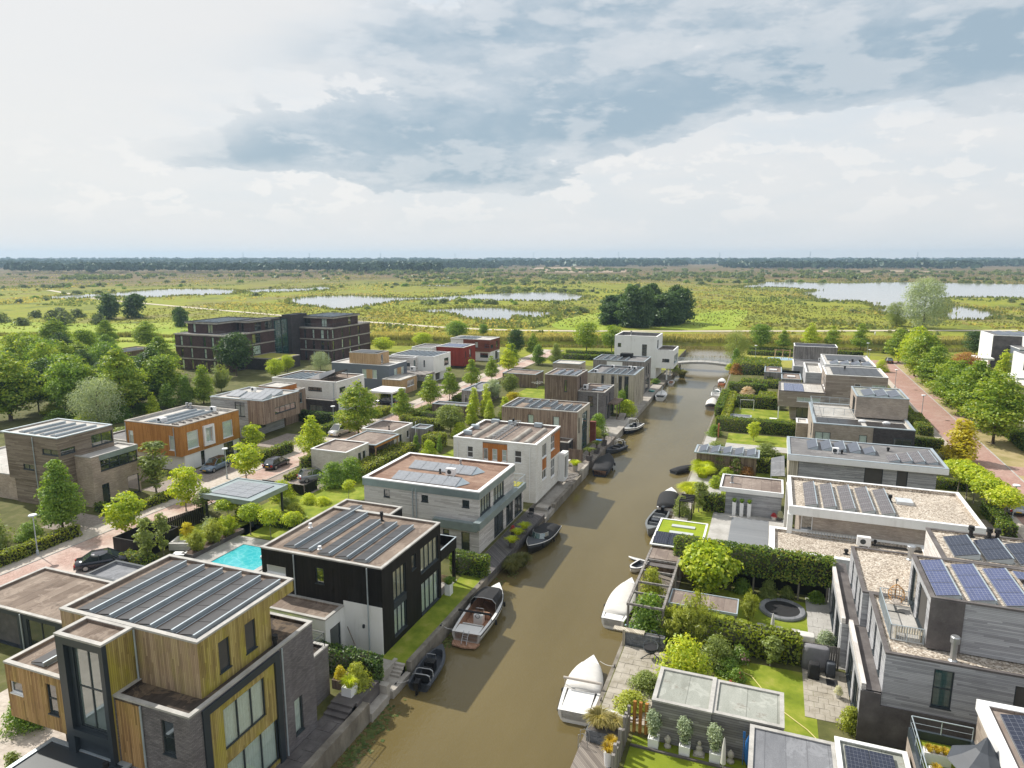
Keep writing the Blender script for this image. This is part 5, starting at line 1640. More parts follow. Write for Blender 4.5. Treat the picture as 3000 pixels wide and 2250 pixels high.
# ---- swimming pool
p = thing('swimming_pool', 'turquoise swimming pool behind the black house', 'pool',-45.8,49.3)
obj('pool_rim',(lambda q: (slab_ring(q, -49.0,-42.8,46.0,52.2,0.02,0.09,0.55), q)[1])(MB()), 'slab_light', p)
obj('pool_water', MB().box(-48.44,-43.36,46.56,51.64,0.0,0.035), 'pool_water', p)
rect('terrace',-51.0,-41.5,43.5,53.4,0.010, 'slab_light')
q = MB()
slab_ring(q, -52.0,-50.6,47.2,54.2,0.0,0.42,0.12)
pw_ = thing('pool_planter', 'long low grey planter wall full of bamboo beside the pool', 'planter',-51.3,50.7)
obj('planter_wall', q, 'slab_dark', pw_)
obj('planter_soil', MB().box(-51.87,-50.73,47.33,54.07,0.0,0.36), 'soil', pw_)
fl = thing('air_mattress', 'white striped air mattress floating in the pool', 'air mattress',-44.3,50.4,0.05, R(25))
for i in range(5):
 part('tube', MB().lathe([(0.02,-.0),(0.13,.02),(0.13,1.5),(0.02,1.52)],(0,0,0),8), 'white_paint', fl)
 o_ = fl.children[-1]
 o_.rotation_euler = (R(90),0,0)
 o_.location = (i * 0.25 - .5,0.75,0.12)

# ================================================================== RIGHT BANK HOUSES
# ---- grey plank brick house, bottom right
h = thing('grey_plank_house', 'large grey slab brick house with gravel roofs, terrace and blue solar panels', 'house',12,50)
walls(h, (7.4,24.0,41.9,49.7,0,5.9), 'brick_slab',[('S',9.9,10.9,3.1,5.45, 'd1x2G'),('S',13.8,16.0,3.6,5.3, 'd1x1b'),('W',43.2,43.9,3.6,5.6, 'd1x1'),('W',45.6,46.3,3.6,5.6, 'd1x1'),('W',47.9,48.5,3.6,5.6, 'd1x1')], faces='SWN')
q = MB()
q.box(7.28,12.6,41.82,41.9,0,2.55)
obj('dark_cladding', q, 'slab_dark', h)
walls(h, (7.0,24.0,49.7,57.8,0,5.9), 'brick_slab',[('W',50.6,51.3,3.6,5.6, 'd1x1'),('W',52.6,53.3,3.6,5.6, 'd1x1'),('W',55.2,55.9,3.6,5.6, 'd1x1')], faces='WNS')
roof(h, 7.4,24.0,41.9,49.68,5.9, 'gravel', 'slab_dark',0.14)
roof(h, 7.0,24.0,49.72,57.8,5.9, 'gravel', 'slab_dark',0.14)
# ground floor strips in front, boxed in pale boards
walls(h, (6.35,7.38,41.9,49.6,0,3.35), 'brick_slab',[('W',43.0,45.4,0.1,2.6, 'd3x1'),('W',46.2,48.8,0.1,2.6, 'd3x1')], faces='SWN')
obj('box_gutter', MB().box(6.3,6.55,41.85,49.62,3.35,3.75), 'timber_white', h)
obj('gutter_gravel', MB().box(6.55,7.38,41.9,49.6,3.3,3.38), 'slab_dark', h)
walls(h, (5.9,6.98,49.65,60.2,0,3.35), 'brick_slab',[('W',51.0,53.6,0.1,2.6, 'd3x1'),('W',54.6,57.6,0.1,2.6, 'd3x1')], faces='SWN')
obj('box_gutter', MB().box(5.85,6.1,49.66,60.2,3.35,3.75), 'timber_white', h)
obj('gutter_gravel', MB().box(6.1,6.98,49.7,60.2,3.3,3.38), 'slab_dark', h)
obj('front_cladding', MB().box(6.28,7.35,41.8,41.88,0,3.3), 'slab_dark', h)
# top storey
walls(h, (9.7,24.0,43.5,49.8,5.85,9.0), 'brick_slab',[('W',47.6,49.2,6.0,8.6, 'd1x1'),('W',44.4,46.8,6.0,8.5, 'd1x1b')], faces='SWN')
obj('dark_cladding', MB().box(9.66,11.4,43.42,43.49,5.85,8.95), 'slab_dark', h)
roof(h, 9.7,24.0,43.5,49.78,9.0, 'gravel', 'slab_dark',0.12)
walls(h, (11.5,24.0,49.8,55.4,5.85,9.0), 'timber_white', faces='WN')
roof(h, 11.5,24.0,49.82,55.4,9.0, 'gravel', 'slab_dark',0.12)
# rows of blue panels on the top roof, darker ones behind
for (x_, y0, n, c) in ((10.0,43.9,3, 'cell_blue'),(11.75,43.9,3, 'cell_blue'),(13.5,43.9,3, 'cell_blue'),(15.2,43.9,2, 'cell_blue'),(17.0,43.9,3, 'cell_blue')):
 solar_row(h, x_, x_ + 1.25, y0, y0 + n * 1.72,8.9, n, c, 0.3, 'galv',0.06,0.03)
for i in range(5):
 solar_row(h, 12.3 + i * 1.85,13.75 + i * 1.85,50.6,54.1,8.9,2, 'cell_navy',0.42, 'galv',0.06,0.03)
obj('solar_panel', MB().box(15.0,16.7,47.6,48.7,9.2,9.25), 'cell_blue', h)
obj('terrace_floor', MB().box(7.9,9.68,43.8,48.6,5.78,5.84), 'slab_light', h)
railing(h, [(9.6,43.7,5.84),(7.85,43.7,5.84),(7.85,48.7,5.84)],1.0, 'galv',1.0,2, True)
railing(h, [(7.85,48.7,5.84),(9.6,48.7,5.84)],1.0, 'galv',1.0,2, True)
for (x_, y_, hh, r_, mt) in ((10.9,42.6,1.5,0.17, 'steel'),(11.0,57.0,1.1,0.2, 'steel')):
 obj('chimney_pipe', MB().lathe([(r_ * 1.5,0),(r_, 0.08),(r_, hh * .72),(r_ * 1.5, hh * .74),(r_ * 1.5, hh * .96),(r_ * 1.2, hh)],(x_, y_, 5.8),12), mt, h)
for x_ in (14.2,15.3,15.8):
 vent(h, x_, 55.0,8.9,0.8,0.13)
vent(h, 16.6,46.5,8.9,0.8,0.11)
pipe(h, 5.8,49.55,0.2,3.4, 'white_paint')

# ---- house cut by the frame, lower right: sheds, terrace
h = thing('corner_house', 'brown brick house with white roof edge and solar panels in the lower right corner', 'house',15,34)
walls(h, (11.2,24,24,38.3,0,6.0), 'brick_taupe',[('S',13,15,3,5, 'd1x1'),('W',33,36,3.3,5.4, 'd2x1')])
band(h, 11.2,24,24,38.3,5.55,6.05,0.12, 'white_paint')
roof(h, 11.2,24,24,38.3,6.07, 'roof_taupe', 'white_paint',0.15,0.3,0.12)
for i in range(3):
 solar_row(h, 11.9 + i * 1.9,13.6 + i * 1.9,33.5,37.6,5.95,2, 'cell_navy',0.3)
walls(h, (8.2,11.18,26,38.4,0,3.2), 'brick_taupe')
obj('terrace_floor', MB().box(8.3,11.15,26.1,38.3,3.2,3.26), 'turf', h)
obj('terrace_wall',(lambda q: (slab_ring(q, 8.2,11.18,26,38.4,3.2,3.75,0.15), q)[1])(MB()), 'anthracite', h)
railing(h, [(11.1,38.3,3.75),(8.28,38.3,3.75),(8.28,27,3.75)],0.75, 'galv',1.4,2)
h = thing('solar_shed', 'flat shed with white edge and four dark solar panels at the bottom edge', 'shed',6.2,33)
walls(h, (4.6,8.0,28,37.3,0,2.9), 'timber_grey')
roof(h, 4.6,8.0,28,37.3,2.95, 'roof_mint', 'white_paint',0.12)
solar_flat(h, 5.0,7.3,33.2,36.7,2.95,2,2, 'cell_navy')
h = thing('dark_roof_shed', 'shed with plain dark grey roof beside the turf garden', 'shed',2.4,33)
walls(h, (0.3,4.58,28,36.95,0,2.75), 'timber_greyh')
roof(h, 0.3,4.58,28,36.95,2.8, 'roof_cool', 'coping_grey',0.05)

# ---- garden house with two pale roofs
h = thing('garden_house', 'grey plank garden house with two pale mint roofs behind three olive pots', 'garden house',-1.6,39.3)
walls(h, (-5.25,-1.85,37.45,41.0,0,2.65), 'timber_greyh')
walls(h, (-1.83,2.05,37.65,41.0,0,2.55), 'timber_greyh',[('E',38.5,39.6,0.1,2.1, 'd1x1D')])
roof(h, -5.25,-1.85,37.45,41.0,2.65, 'roof_mint', 'coping_grey',0.06)
roof(h, -1.83,2.05,37.65,41.0,2.55, 'roof_mint', 'coping_grey',0.06)

# ---- white framed beige house with gravel roof
h = thing('gravel_roof_house', 'wide white edged house with gravel roof and five solar rows', 'house',10.7,70)
B = (3.6,17.5,67.0,76.4,0,4.9)
walls(h, B, 'brick_sand',[('S',3.7,4.7,3.3,4.9, 'w1x1')])
band(h, 2.55,18.3,66.6,76.5,4.85,5.6,0.0, 'plaster', t=0.3)
obj('soffit', MB().box(2.6,18.25,66.65,76.45,4.8,4.86), 'plaster', h)
roof(h, 2.57,18.28,66.62,76.48,5.6, 'gravel', 'white_paint',0.3,0.3,0.03)
obj('side_frame', MB().box(2.5,2.95,66.5,67.6,0,4.86), 'plaster', h)
obj('side_frame', MB().box(2.5,2.9,75.6,76.5,0,4.86), 'plaster', h)
for i in range(5):
 solar_row(h, 4.0 + i * 1.62,5.05 + i * 1.62,67.9,75.1,5.32,5, 'cell_strip',0.36, 'galv',0.06,0.03)
obj('roof_hatch', MB().box(12.2,13.6,71.6,72.9,5.32,5.6), 'hatch', h)
vent(h, 11.7,72.2,5.3,0.7,0.12)
walls(h, (1.0,14.0,61.2,66.98,0,3.25), 'plaster', faces='SWE')
roof(h, 1.0,14.0,61.2,66.98,3.25, 'gravel', 'plaster',0.25,0.45)
aircon(h, 8.9,65.6,3.0,1.1,0.5,0.8)
vent(h, 7.3,63.2,3.0,0.45,0.12)
vent(h, 9.9,66.2,3.0,0.5,0.09)
obj('duct', MB().tube([(9.6,65.8,3.2),(12.5,65.9,3.15),(14.0,65.6,3.15)],0.09,6), 'black_rubber', h)
ld = thing('ladder', 'long aluminium ladder lying on the gravel against the beige wall', 'ladder',6.4,66.4,3.05)
q = MB()
for yy in (66.2,66.7):
 q.box(4.3,8.5, yy - .03, yy + .03,3.1 + (yy - 66.2) * .6,3.18 + (yy - 66.2) * .6)
obj('rail', q, 'steel', ld)
for i in range(16):
 obj('rung', MB().tube([(4.5 + i * .25,66.2,3.14),(4.5 + i * .25,66.7,3.44)],0.018,5), 'steel', ld)
# pool pavilion
h = thing('pool_pavilion', 'grey brick pool pavilion with thin white roof edge', 'pavilion',-1,80.4)
walls(h, (-3.7,2.2,78.1,82.8,0,2.6), 'brick_slab')
band(h, -4.4,2.35,77.9,83.1,2.55,3.0,0.0, 'white_paint', t=0.15)
roof(h, -4.38,2.33,77.92,83.08,3.0, 'roof_taupe', 'white_paint',0.12,0.18,0.02)
vent(h, -3.2,80.4,2.9,0.9,0.12, 'steel')

# ---- grey brick bungalow with dark flat roof
h = thing('dark_roof_house', 'grey brick house with broad dark grey roof and two groups of panels', 'house',11,89)
B = (4.0,18.2,85.6,93.4,0,5.2)
walls(h, B, 'brick_slab',[('S',11.0,12.9,1.8,5.1, 'd1x1b'),('S',14.3,15.4,1.8,5.1, 'd1x1b')])
band(h, 2.7,19.2,85.0,94.0,4.95,5.6,0.0, 'white_paint', t=0.25)
obj('soffit', MB().box(2.75,19.15,85.05,93.95,4.9,4.96), 'plaster', h)
roof(h, 2.72,19.18,85.02,93.98,5.6, 'roof_grey', 'galv',0.06,0.3,0.02)
for i in range(5):
 solar_row(h, 5.0 + i * 1.55,6.1 + i * 1.55,88.6 if i < 4 else 88.4,92.6 if i < 4 else 90.9,5.5,2, 'cell_grey',0.5, 'galv',0.06,0.01)
for i in range(4):
 solar_row(h, 13.4 + i * 1.3,14.5 + i * 1.3,86.0 + i * .2,88.6 + i * 1.1,5.5,(2,2,3,4)[i], 'cell_strip',0.4, 'galv',0.06,0.03)
aircon(h, 8.0,87.8,5.5,0.7,0.5,0.6)
vent(h, 8.7,87.8,5.5,0.5,0.1)
vent(h, 14.0,91.0,5.5,0.5,0.12)
obj('wood_wall', MB().box(2.9,3.95,85.6,93.0,0,4.9), 'timber_pale', h)
sl = thing('shade_sail', 'grey shade sail stretched over the garden beside the dark roofed house', 'awning',1.9,91,0)
obj('sail', MB().add([(1.0,94.0,2.5),(2.6,95.2,2.7),(2.6,87.2,2.3),(1.0,87.5,2.0)],[(0,1,2,3)]).box(2.58,2.64,87.2,95.2,2.2,2.3), 'roof_cool', sl)
obj('post', MB().tube([(1.05,94.0,0),(1.05,94.0,2.5)],0.05), 'galv', sl)
obj('post', MB().tube([(1.05,87.6,0),(1.05,87.6,2.0)],0.05), 'galv', sl)
h = thing('solar_shed', 'low waterside shed carrying five tilted grey solar panels', 'shed',-4.6,95.3)
walls(h, (-8.5,-0.8,93.6,97.0,0,2.3), 'timber_dark')
roof(h, -8.8,-0.5,93.3,97.3,2.5, 'roof_pale', 'galv',0.06)
for i in range(5):
 solar_row(h, -8.3 + i * 1.55,-7.2 + i * 1.55,93.6,96.9,2.46,2, 'cell_grey',0.42, 'galv',0.06,0.0)

# ---- taupe house with roof terrace
h = thing('taupe_terrace_house', 'taupe brick house with dark panel roof, terrace and upper box', 'house',12.4,111)
B = (6.3,18.9,103.3,118.5,0,5.6)
walls(h, B, 'brick_sand',[('S',6.6,8.6,2.9,4.4, 'd2x1c'),('S',12.2,13.2,2.9,4.4, 'd1x1c'),('W',106,108,3.0,4.8, 'd1x1')])
obj('dark_brick', MB().box(13.9,18.92,103.22,103.29,0,5.55), 'brick_dark', h)
window(h, (6.3,18.9,103.0,118.5), 'S',16.4,18.6,2.8,4.4, 'd2x1c',0.05)
roof(h, 6.3,18.9,103.3,118.5,5.6, 'roof_pale', 'galv',0.35,0.35)
solar_flat(h, 7.0,12.6,103.9,108.6,5.3,4,3, 'cell_black')
solar_flat(h, 13.3,18.2,103.9,108.0,5.3,4,3, 'cell_black')
for x_ in (12.9,16.0):
 obj('roof_light', MB().lathe([(0.55,0),(0.5,0.15),(0.3,0.28),(0.02,0.33)],(x_, 107.6,5.36),14,1,.5), 'white_paint', h)
B = (12.2,18.95,110.0,118.3,5.5,8.6)
walls(h, B, 'brick_sand',[('W',111.5,114.5,5.7,8.0, 'd2x1')])
roof(h, 12.2,18.95,110.0,118.3,8.6, 'roof_mint', 'galv',0.14)
for i in range(3):
 solar_row(h, 13.2 + i * 1.7,14.6 + i * 1.7,110.8,115.6,8.48,3, 'cell_grey',0.45)
railing(h, [(12.1,109.5,5.6),(6.5,109.5,5.6),(6.5,118.3,5.6),(12.1,118.3,5.6)],1.05, 'galv',1.6,5)
obj('terrace_floor', MB().box(6.7,12.1,109.7,118.1,5.27,5.35), 'slab_light', h)
walls(h, (4.6,6.28,115.6,119.0,0,2.7), 'brick_sand')
roof(h, 4.6,6.28,115.6,119.0,2.7, 'roof_pale', 'white_paint')

# ---- taupe plank house
h = thing('taupe_plank_house', 'taupe horizontal clad house with pale sand roof and long white windows', 'house',10.4,134)
B = (1.85,9.4,129.5,139.2,2.4,5.2)
walls(h, B, 'brick_taupe',[('S',4.9,8.7,3.45,4.25, 'w3x1c')], cap=True)
walls(h, (4.0,9.4,130.5,139.0,0,2.4), 'brick_taupe',[('S',5.0,8.0,0.1,2.2, 'd3x1')])
obj('pillar', MB().box(1.9,2.1,129.6,129.8,0,2.4), 'white_paint', h)
roof(h, 1.85,9.4,129.5,139.2,5.2, 'roof_pale', 'slab_dark',0.15)
solar_flat(h, 2.7,6.0,130.2,138.0,5.1,2,4, 'cell_blue')
B = (9.4,19.1,131.0,141.5,0,8.3)
walls(h, B, 'brick_taupe',[('S',14.0,15.0,6.2,6.95, 'w1x1'),('S',16.7,18.9,5.4,6.9, 'w2x1c'),('W',132,134,5.5,7.6, 'w1x1'),('W',135,137,5.5,7.6, 'w1x1')])
roof(h, 9.4,19.1,131.0,141.5,8.3, 'roof_pale', 'plaster',0.12)
solar_flat(h, 10.6,18.4,131.8,140.6,8.24,6,5, 'cell_black')
vent(h, 13.0,139.0,8.3,0.5,0.12)

# ---- row houses behind
h = thing('grey_row_house', 'grey brick row house with white framed roof terrace and dark panel roof', 'house',13.5,155)
walls(h, (7.0,10.2,150.0,164.0,0,5.6), 'brick_slab',[('S',8.4,9.6,2.4,3.2, 'w1x1')])
roof(h, 7.0,10.2,150.0,164.0,5.6, 'roof_pale', 'plaster',0.5,0.25)
walls(h, (10.2,19.1,146.5,162.0,0,7.9), 'brick_slab',[('W',150,152,5.6,7.3, 'w1x1')])
roof(h, 10.2,19.1,146.5,162.0,7.9, 'roof_pale', 'plaster',0.15)
solar_flat(h, 11.0,18.2,153.5,161.0,7.8,6,4, 'cell_black')
for i in range(4):
 solar_row(h, 11.2 + i * 1.9,12.6 + i * 1.9,147.6,151.2,7.78,2, 'cell_grey',0.5)
vent(h, 15.5,152.2,7.8,0.6,0.14)
vent(h, 16.8,152.0,7.8,0.6,0.14)
h = thing('dark_board_house', 'last right bank house with grey boarded upper floor over grey brick', 'house',10.6,189)
walls(h, (5.6,15.6,188.0,194.5,3.1,6.4), 'timber_grey', cap=True)
walls(h, (5.6,15.6,188.1,194.4,0,3.1), 'brick_slab')
roof(h, 5.6,15.6,188.0,194.5,6.4, 'roof_dark', 'plaster',0.1)
aircon(h, 11.8,186.8,3.0)
walls(h, (5.4,12.5,176.0,187.9,0,3.0), 'brick_slab')
roof(h, 5.4,12.5,176.0,187.9,3.0, 'roof_grey', 'plaster')
for (lb, x0, x1, y0, y1, z_) in (('weathered garden shed with twin skylight domes near the bridge',-1.0,2.7,164.4,172.8,3.0),('weathered lower garden shed beside the white row house',2.6,6.6,158.0,166.2,2.7)):
 h = thing('garden_shed', lb, 'shed',(x0 + x1) / 2,(y0 + y1) / 2)
 walls(h, (x0, x1, y0, y1,0, z_), 'timber_grey',[('S', x0 + .6, x0 + 2.0,0.2,2.0, 'd1x1')])
 roof(h, x0, x1, y0, y1, z_, 'roof_taupe', 'galv')
 obj('roof_light', MB().box((x0 + x1) / 2 - .8,(x0 + x1) / 2 + .8, y0 + 3.2, y0 + 4.4, z_ - .1, z_ + .12), 'white_paint', h)
tag(obj('dark_fence', MB().box(-0.5,6.8,174.6,174.9,0,2.0), 'timber_black'), 'black board fence behind the weathered garden sheds', 'fence')

# ---- villas at the right edge
h = thing('grey_villa', 'tall grey cubic villa with slit windows at the right edge', 'house',60,216)
walls(h, (54.2,66,212.0,224,0,8.5), 'slab_dark',[('W',214,215,3.5,7.6, 'd1x1'),('W',219,220,3.5,7.6, 'd1x1')])
obj('plaster_wall', MB().box(54.1,54.19,212.0,224.0,0,8.5), 'plaster', h)
roof(h, 54.2,66,212.0,224,8.5, 'roof_grey', 'plaster')
walls(h, (58.0,70,204.0,211.98,0,6.0), 'slate_blue',[('W',205.5,207.0,1.5,5.0, 'd1x1'),('S',59.0,60.6,2.6,5.0, 'd1x1')])
roof(h, 58.0,70,204.0,211.98,6.0, 'roof_grey', 'white_paint',0.1)
walls(h, (60.5,70,209.0,211.95,6.0,8.6), 'plaster',[('S',61.2,63.2,6.2,8.2, 'd1x1')])
walls(h, (50.2,54.0,208,214,2.4,2.9), 'plaster', name='canopy', cap=True)
for (a, b) in ((50.5,208.3),(50.5,213.7)):
 obj('post', MB().box(a - .1, a + .1, b - .1, b + .1,0,2.4), 'plaster', h)
for i in range(4):
 solar_row(h, 56 + i * 2.4,57.8 + i * 2.4,213,222,8.4,5, 'cell_grey',0.5)
h = thing('white_villa', 'white villa with brick window bays cut by the right edge', 'house',58,190)
walls(h, (54.0,66,182.0,194,0,6.6), 'plaster',[('S',55.2,57.0,0.4,2.4, 'd1x1'),('W',184,186,3.4,5.8, 'd1x1'),('S',57.5,60.0,3.2,6.0, 'd1x1')])
obj('brick_bay', MB().box(54.8,57.2,181.7,181.99,3.0,6.2), 'panel_brown', h)
roof(h, 54.0,66,182.0,194,6.6, 'roof_grey', 'plaster')
walls(h, (50.0,60,175.5,181.6,2.5,3.0), 'white_paint', name='canopy', cap=True)
for (a, b) in ((50.3,175.8),(50.3,181.3)):
 obj('post', MB().box(a - .1, a + .1, b - .1, b + .1,0,2.5), 'white_paint', h)
h = thing('white_carport', 'flat white carport roof under the right street trees', 'carport',42,124)
walls(h, (38.0,46,116,132,2.7,3.0), 'white_paint', name='roof_edge', cap=True)
for (a, b) in ((38.3,116.3),(38.3,124),(38.3,131.7),(45.7,116.3),(45.7,131.7)):
 obj('post', MB().box(a - .1, a + .1, b - .1, b + .1,0,2.7), 'frame_dark', h)
obj('back_wall', MB().box(45.4,45.6,116.5,131.5,0,2.7), 'frame_dark', h)

# ================================================================== VEGETATION
def unit(v):
 return v / np.maximum(np.linalg.norm(v, axis=1, keepdims=True),1e-9)

def leaf_quads(P, Nn, s, rng, aspect=0.55, droop=None):
 """diamond leaves at P with normals Nn, size s"""
 n = len(P)
 ref = rng.normal(size=(n, 3)) if droop is None else np.tile(np.array([[0,0,-1.0]]),(n, 1)) + rng.normal(size=(n, 3)) * droop
 T = unit(ref - Nn * np.sum(ref * Nn, axis=1, keepdims=True))
 Bn = np.cross(Nn, T)
 s = (s * rng.uniform(0.65,1.35, n))[:, None]
 V = np.empty((n, 4,3))
 V[:, 0] = P - T * s
 V[:, 1] = P + Bn * s * aspect + Nn * s * 0.12
 V[:, 2] = P + T * s
 V[:, 3] = P - Bn * s * aspect + Nn * s * 0.12
 F = np.arange(n * 4).reshape(n, 4)
 return V.reshape(-1,3), F

PROF = {
 'oak': lambda t: np.where(t < .18,.62 + t * 2.1, np.power(np.clip(1 - (t - .18) / .82,0,1),.8) * .97 + .03),
 'broad': lambda t: np.where(t < .28,.58 + t * 1.5, np.power(np.clip(1 - ((t - .28) / .72) ** 1.7,0,1),.75) * .97 + .03),
 'round': lambda t: np.sqrt(np.clip(1 - (2 * t - 1) ** 2,0,1)) * .92 + .08,
 'dome': lambda t: np.power(np.clip(1 - t, 0,1),.5) * np.clip(t * 4 + .55,0,1),
 'ball': lambda t: np.sqrt(np.clip(1 - (2 * t - .9) ** 2,0,1)),
 'column': lambda t: np.power(np.clip(1 - t, 0,1),.55) * np.clip(t * 3 + .6,0,1),
 'vase': lambda t: np.clip(.35 + t * 1.2,0,1) * np.power(np.clip(1.12 - t, 0,1),.35),
 'bush': lambda t: np.power(np.clip(1 - t, 0,1),.42),
 'weep': lambda t: np.sqrt(np.clip(1 - (2 * t - .85) ** 2 / 1.33,0,1)) * .95 + .05,
 'spray': lambda t: np.clip(.4 + t * 1.0,0,1) * np.power(np.clip(1.1 - t, 0,1),.5),
}
ZB = {'oak': .2, 'broad': .16, 'round': .2, 'dome': .1, 'ball': .56, 'column': .03, 'vase': .16, 'bush': .0, 'weep': .03, 'spray': .05}

def crown_mesh(name, kind, h, w, n, leaf, seed, mat, nc=60, rc=.17, flat=.55, aspect=.55, droop=None, inner=.12):
 rng = np.random.default_rng(seed)
 prof, zb = PROF[kind], ZB[kind]
 t = rng.uniform(0,1, nc * 3)
 pr = prof(t)
 keep = rng.uniform(0,1, nc * 3) < (pr * .8 + .2)
 t = t[keep][:nc]
 pr = prof(t)
 k = len(t)
 ang = rng.uniform(0,2 * np.pi, k)
 R_ = w / 2 * pr
 crad = w * rc * (.55 + .75 * pr) * rng.uniform(.55,1.4, k)
 rad = np.maximum(R_ - crad * .75,0) * np.sqrt(rng.uniform(.3,1.0, k))
 ch = h * (1 - zb)
 cz = h * zb + ch * t
 cz = np.minimum(cz, h - crad * flat * .7)
 C = np.stack([rad * np.cos(ang), rad * np.sin(ang), cz],1)
 pk = crad ** 2
 idx = rng.choice(k, n, p=pk / pk.sum())
 d = unit(rng.normal(size=(n, 3)))
 up = rng.uniform(0,1, n) < .7
 d[up, 2] = np.abs(d[up, 2])
 rr = crad[idx] * (.55 + .62 * rng.uniform(0,1, n) ** .75)
 P = C[idx] + d * rr[:, None] * np.array([1,1, flat])
 ni = int(n * inner)
 P[:ni] = C[idx[:ni]] * np.array([.6,.6,1]) + rng.normal(size=(ni, 3)) * w * .07
 P[:, 2] = np.maximum(P[:, 2], h * zb * .55 + .03)
 Nn = unit(d * np.array([1,1,1.2]) + rng.normal(size=(n, 3)) * .55 + np.array([0,0,.35]))
 V, F = leaf_quads(P, Nn, leaf, rng, aspect, droop)
 return np_mesh(name, V, F, mat), C, crad

def trunk_mesh(name, h, r, C, seed, mat, top=.75, limbs=7):
 rn = random.Random(seed)
 mb = MB()
 bend = [(0,0,-0.1)]
 for i in range(1,5):
  bend.append((rn.uniform(-.03,.03) * h * i / 4, rn.uniform(-.03,.03) * h * i / 4, h * top * i / 4))
 mb.tube(bend, r, 8, r * .35)
 mb.lathe([(r * 1.5,-.08),(r * 1.25,.06),(r * 1.0,.3)],(0,0,0),8)
 cs = sorted(list(C), key=lambda c: c[2])
 for c in cs[::max(1, len(cs) // limbs)][:limbs + 2]:
  z0 = max(h * .12, c[2] - h * .16)
  z0 = min(z0, h * top * .95)
  mid = (c[0] * .5, c[1] * .5,(z0 + c[2]) / 2 + h * .01)
  mb.tube([(0,0, z0), mid, (c[0], c[1], c[2])], r * .42,5, r * .12)
 mb.smooth = True
 return mb.mesh(name, mat)

KIND = {   # kind: profile, h, w, leaves, leaf size, clumps, rc, flat, trunk radius, mat, aspect, droop
 'oak': ('oak',7.0,5.4,5200,.16,80,.14,.40,.10, 'leaf_oak',.5, None),
 'bigoak': ('broad',12.0,8.0,9500,.21,130,.125,.42,.17, 'leaf_oak',.5, None),
 'maple': ('vase',4.6,5.2,2300,.17,46,.13,.45,.08, 'leaf_lime',.55, None),
 'round': ('round',8.0,7.0,6500,.18,90,.16,.6,.14, 'leaf_mid',.55, None),
 'dome': ('dome',7.6,5.0,8500,.13,110,.15,.75,.12, 'leaf_mid',.6, None),
 'silver': ('weep',8.0,9.0,10000,.16,130,.13,.7,.16, 'leaf_silver',.28,.8),
 'willow': ('weep',16.0,15.0,11000,.36,150,.12,.8,.3, 'leaf_olive',.25,.5),
 'ball': ('ball',3.2,2.4,2600,.095,40,.18,.7,.05, 'leaf_lime',.6, None),
 'column': ('column',5.0,2.4,3600,.12,70,.2,1.2,.06, 'leaf_lime',.5, None),
 'bush': ('bush',1.6,2.2,2200,.10,40,.2,.8,.03, 'leaf_mid',.55, None),
 'shrub': ('bush',2.6,3.2,3600,.105,60,.17,.8,.04, 'leaf_olive',.45, None),
 'slim': ('vase',4.3,2.0,1500,.12,34,.17,.8,.05, 'leaf_olive',.5, None),
 'leafy': ('vase',4.6,6.6,5200,.19,80,.13,.6,.09, 'leaf_lime',.75, None),
 'bamboo': ('spray',4.2,3.0,5200,.14,46,.13,1.9,.04, 'leaf_bamboo',.2,.9),
 'farbush': ('bush',2.0,4.6,520,.32,22,.2,.75,.05, 'leaf_bush',.6, None),
 'fartree': ('weep',11.0,10.0,2600,.5,50,.17,.7,.2, 'leaf_dark',.6, None),
 'copse': ('weep',16.0,11.0,3600,.5,60,.16,.75,.25, 'leaf_dark',.6, None),
}
_proto = {}

def bamboo_mesh(h, w, n, leaf, seed, mat):
 """arching culms with drooping leaves along their upper part"""
 rng = np.random.default_rng(seed)
 k = 64
 a = rng.uniform(0,2 * np.pi, k)
 r0 = w * .16 * np.sqrt(rng.uniform(0,1, k))
 out = w * .5 * rng.uniform(.1,.95, k)
 hh = h * rng.uniform(.5,1.0, k) * (1.08 - .35 * out / (w * .5))
 i = rng.integers(0, k, n)
 s = rng.uniform(.18,1.0, n) ** .8
 rr = r0[i] + (out[i] - r0[i]) * s ** 1.8
 P = np.stack([rr * np.cos(a[i]), rr * np.sin(a[i]), hh[i] * s],1) + rng.normal(size=(n, 3)) * np.array([.09,.09,.07])
 P[:, 2] = np.maximum(P[:, 2],.05)
 Nn = unit(np.stack([np.cos(a[i]), np.sin(a[i]), np.full(n, .7)],1) + rng.normal(size=(n, 3)) * .5)
 V, F = leaf_quads(P, Nn, leaf, rng, .22,.7)
 C = np.stack([out * .6 * np.cos(a), out * .6 * np.sin(a), hh * .7],1)
 return np_mesh('crown', V, F, mat), C, None

def proto(kind, var, mat):
 k = (kind, var, mat)
 if k not in _proto:
  pf, h, w, n, lf, nc, rc, fl, tr, dm, asp, drp = KIND[kind]
  if (kind, var) not in _proto:
   me, C, cr = bamboo_mesh(h, w, n, lf, hash_(kind) + var * 31, dm) if kind == 'bamboo' else crown_mesh('crown', pf, h, w, n, lf, hash_(kind) + var * 31, dm, nc, rc, fl, asp, drp)
   tm = trunk_mesh('trunk', h, tr, C, var + 5, 'bark_pale' if kind in ('ball', 'maple', 'leafy', 'slim') else 'bark',.62 if kind == 'ball' else .75)
   _proto[(kind, var)] = (me, tm)
  me, tm = _proto[(kind, var)]
  if mat and mat != dm:
   me = me.copy()
   me.materials[0] = MATS[mat]
  _proto[k] = (me, tm, h, w)
 return _proto[k]

def hash_(s):
 return sum(ord(c) * (i + 3) for i, c in enumerate(s)) % 9973

_tn = [0]

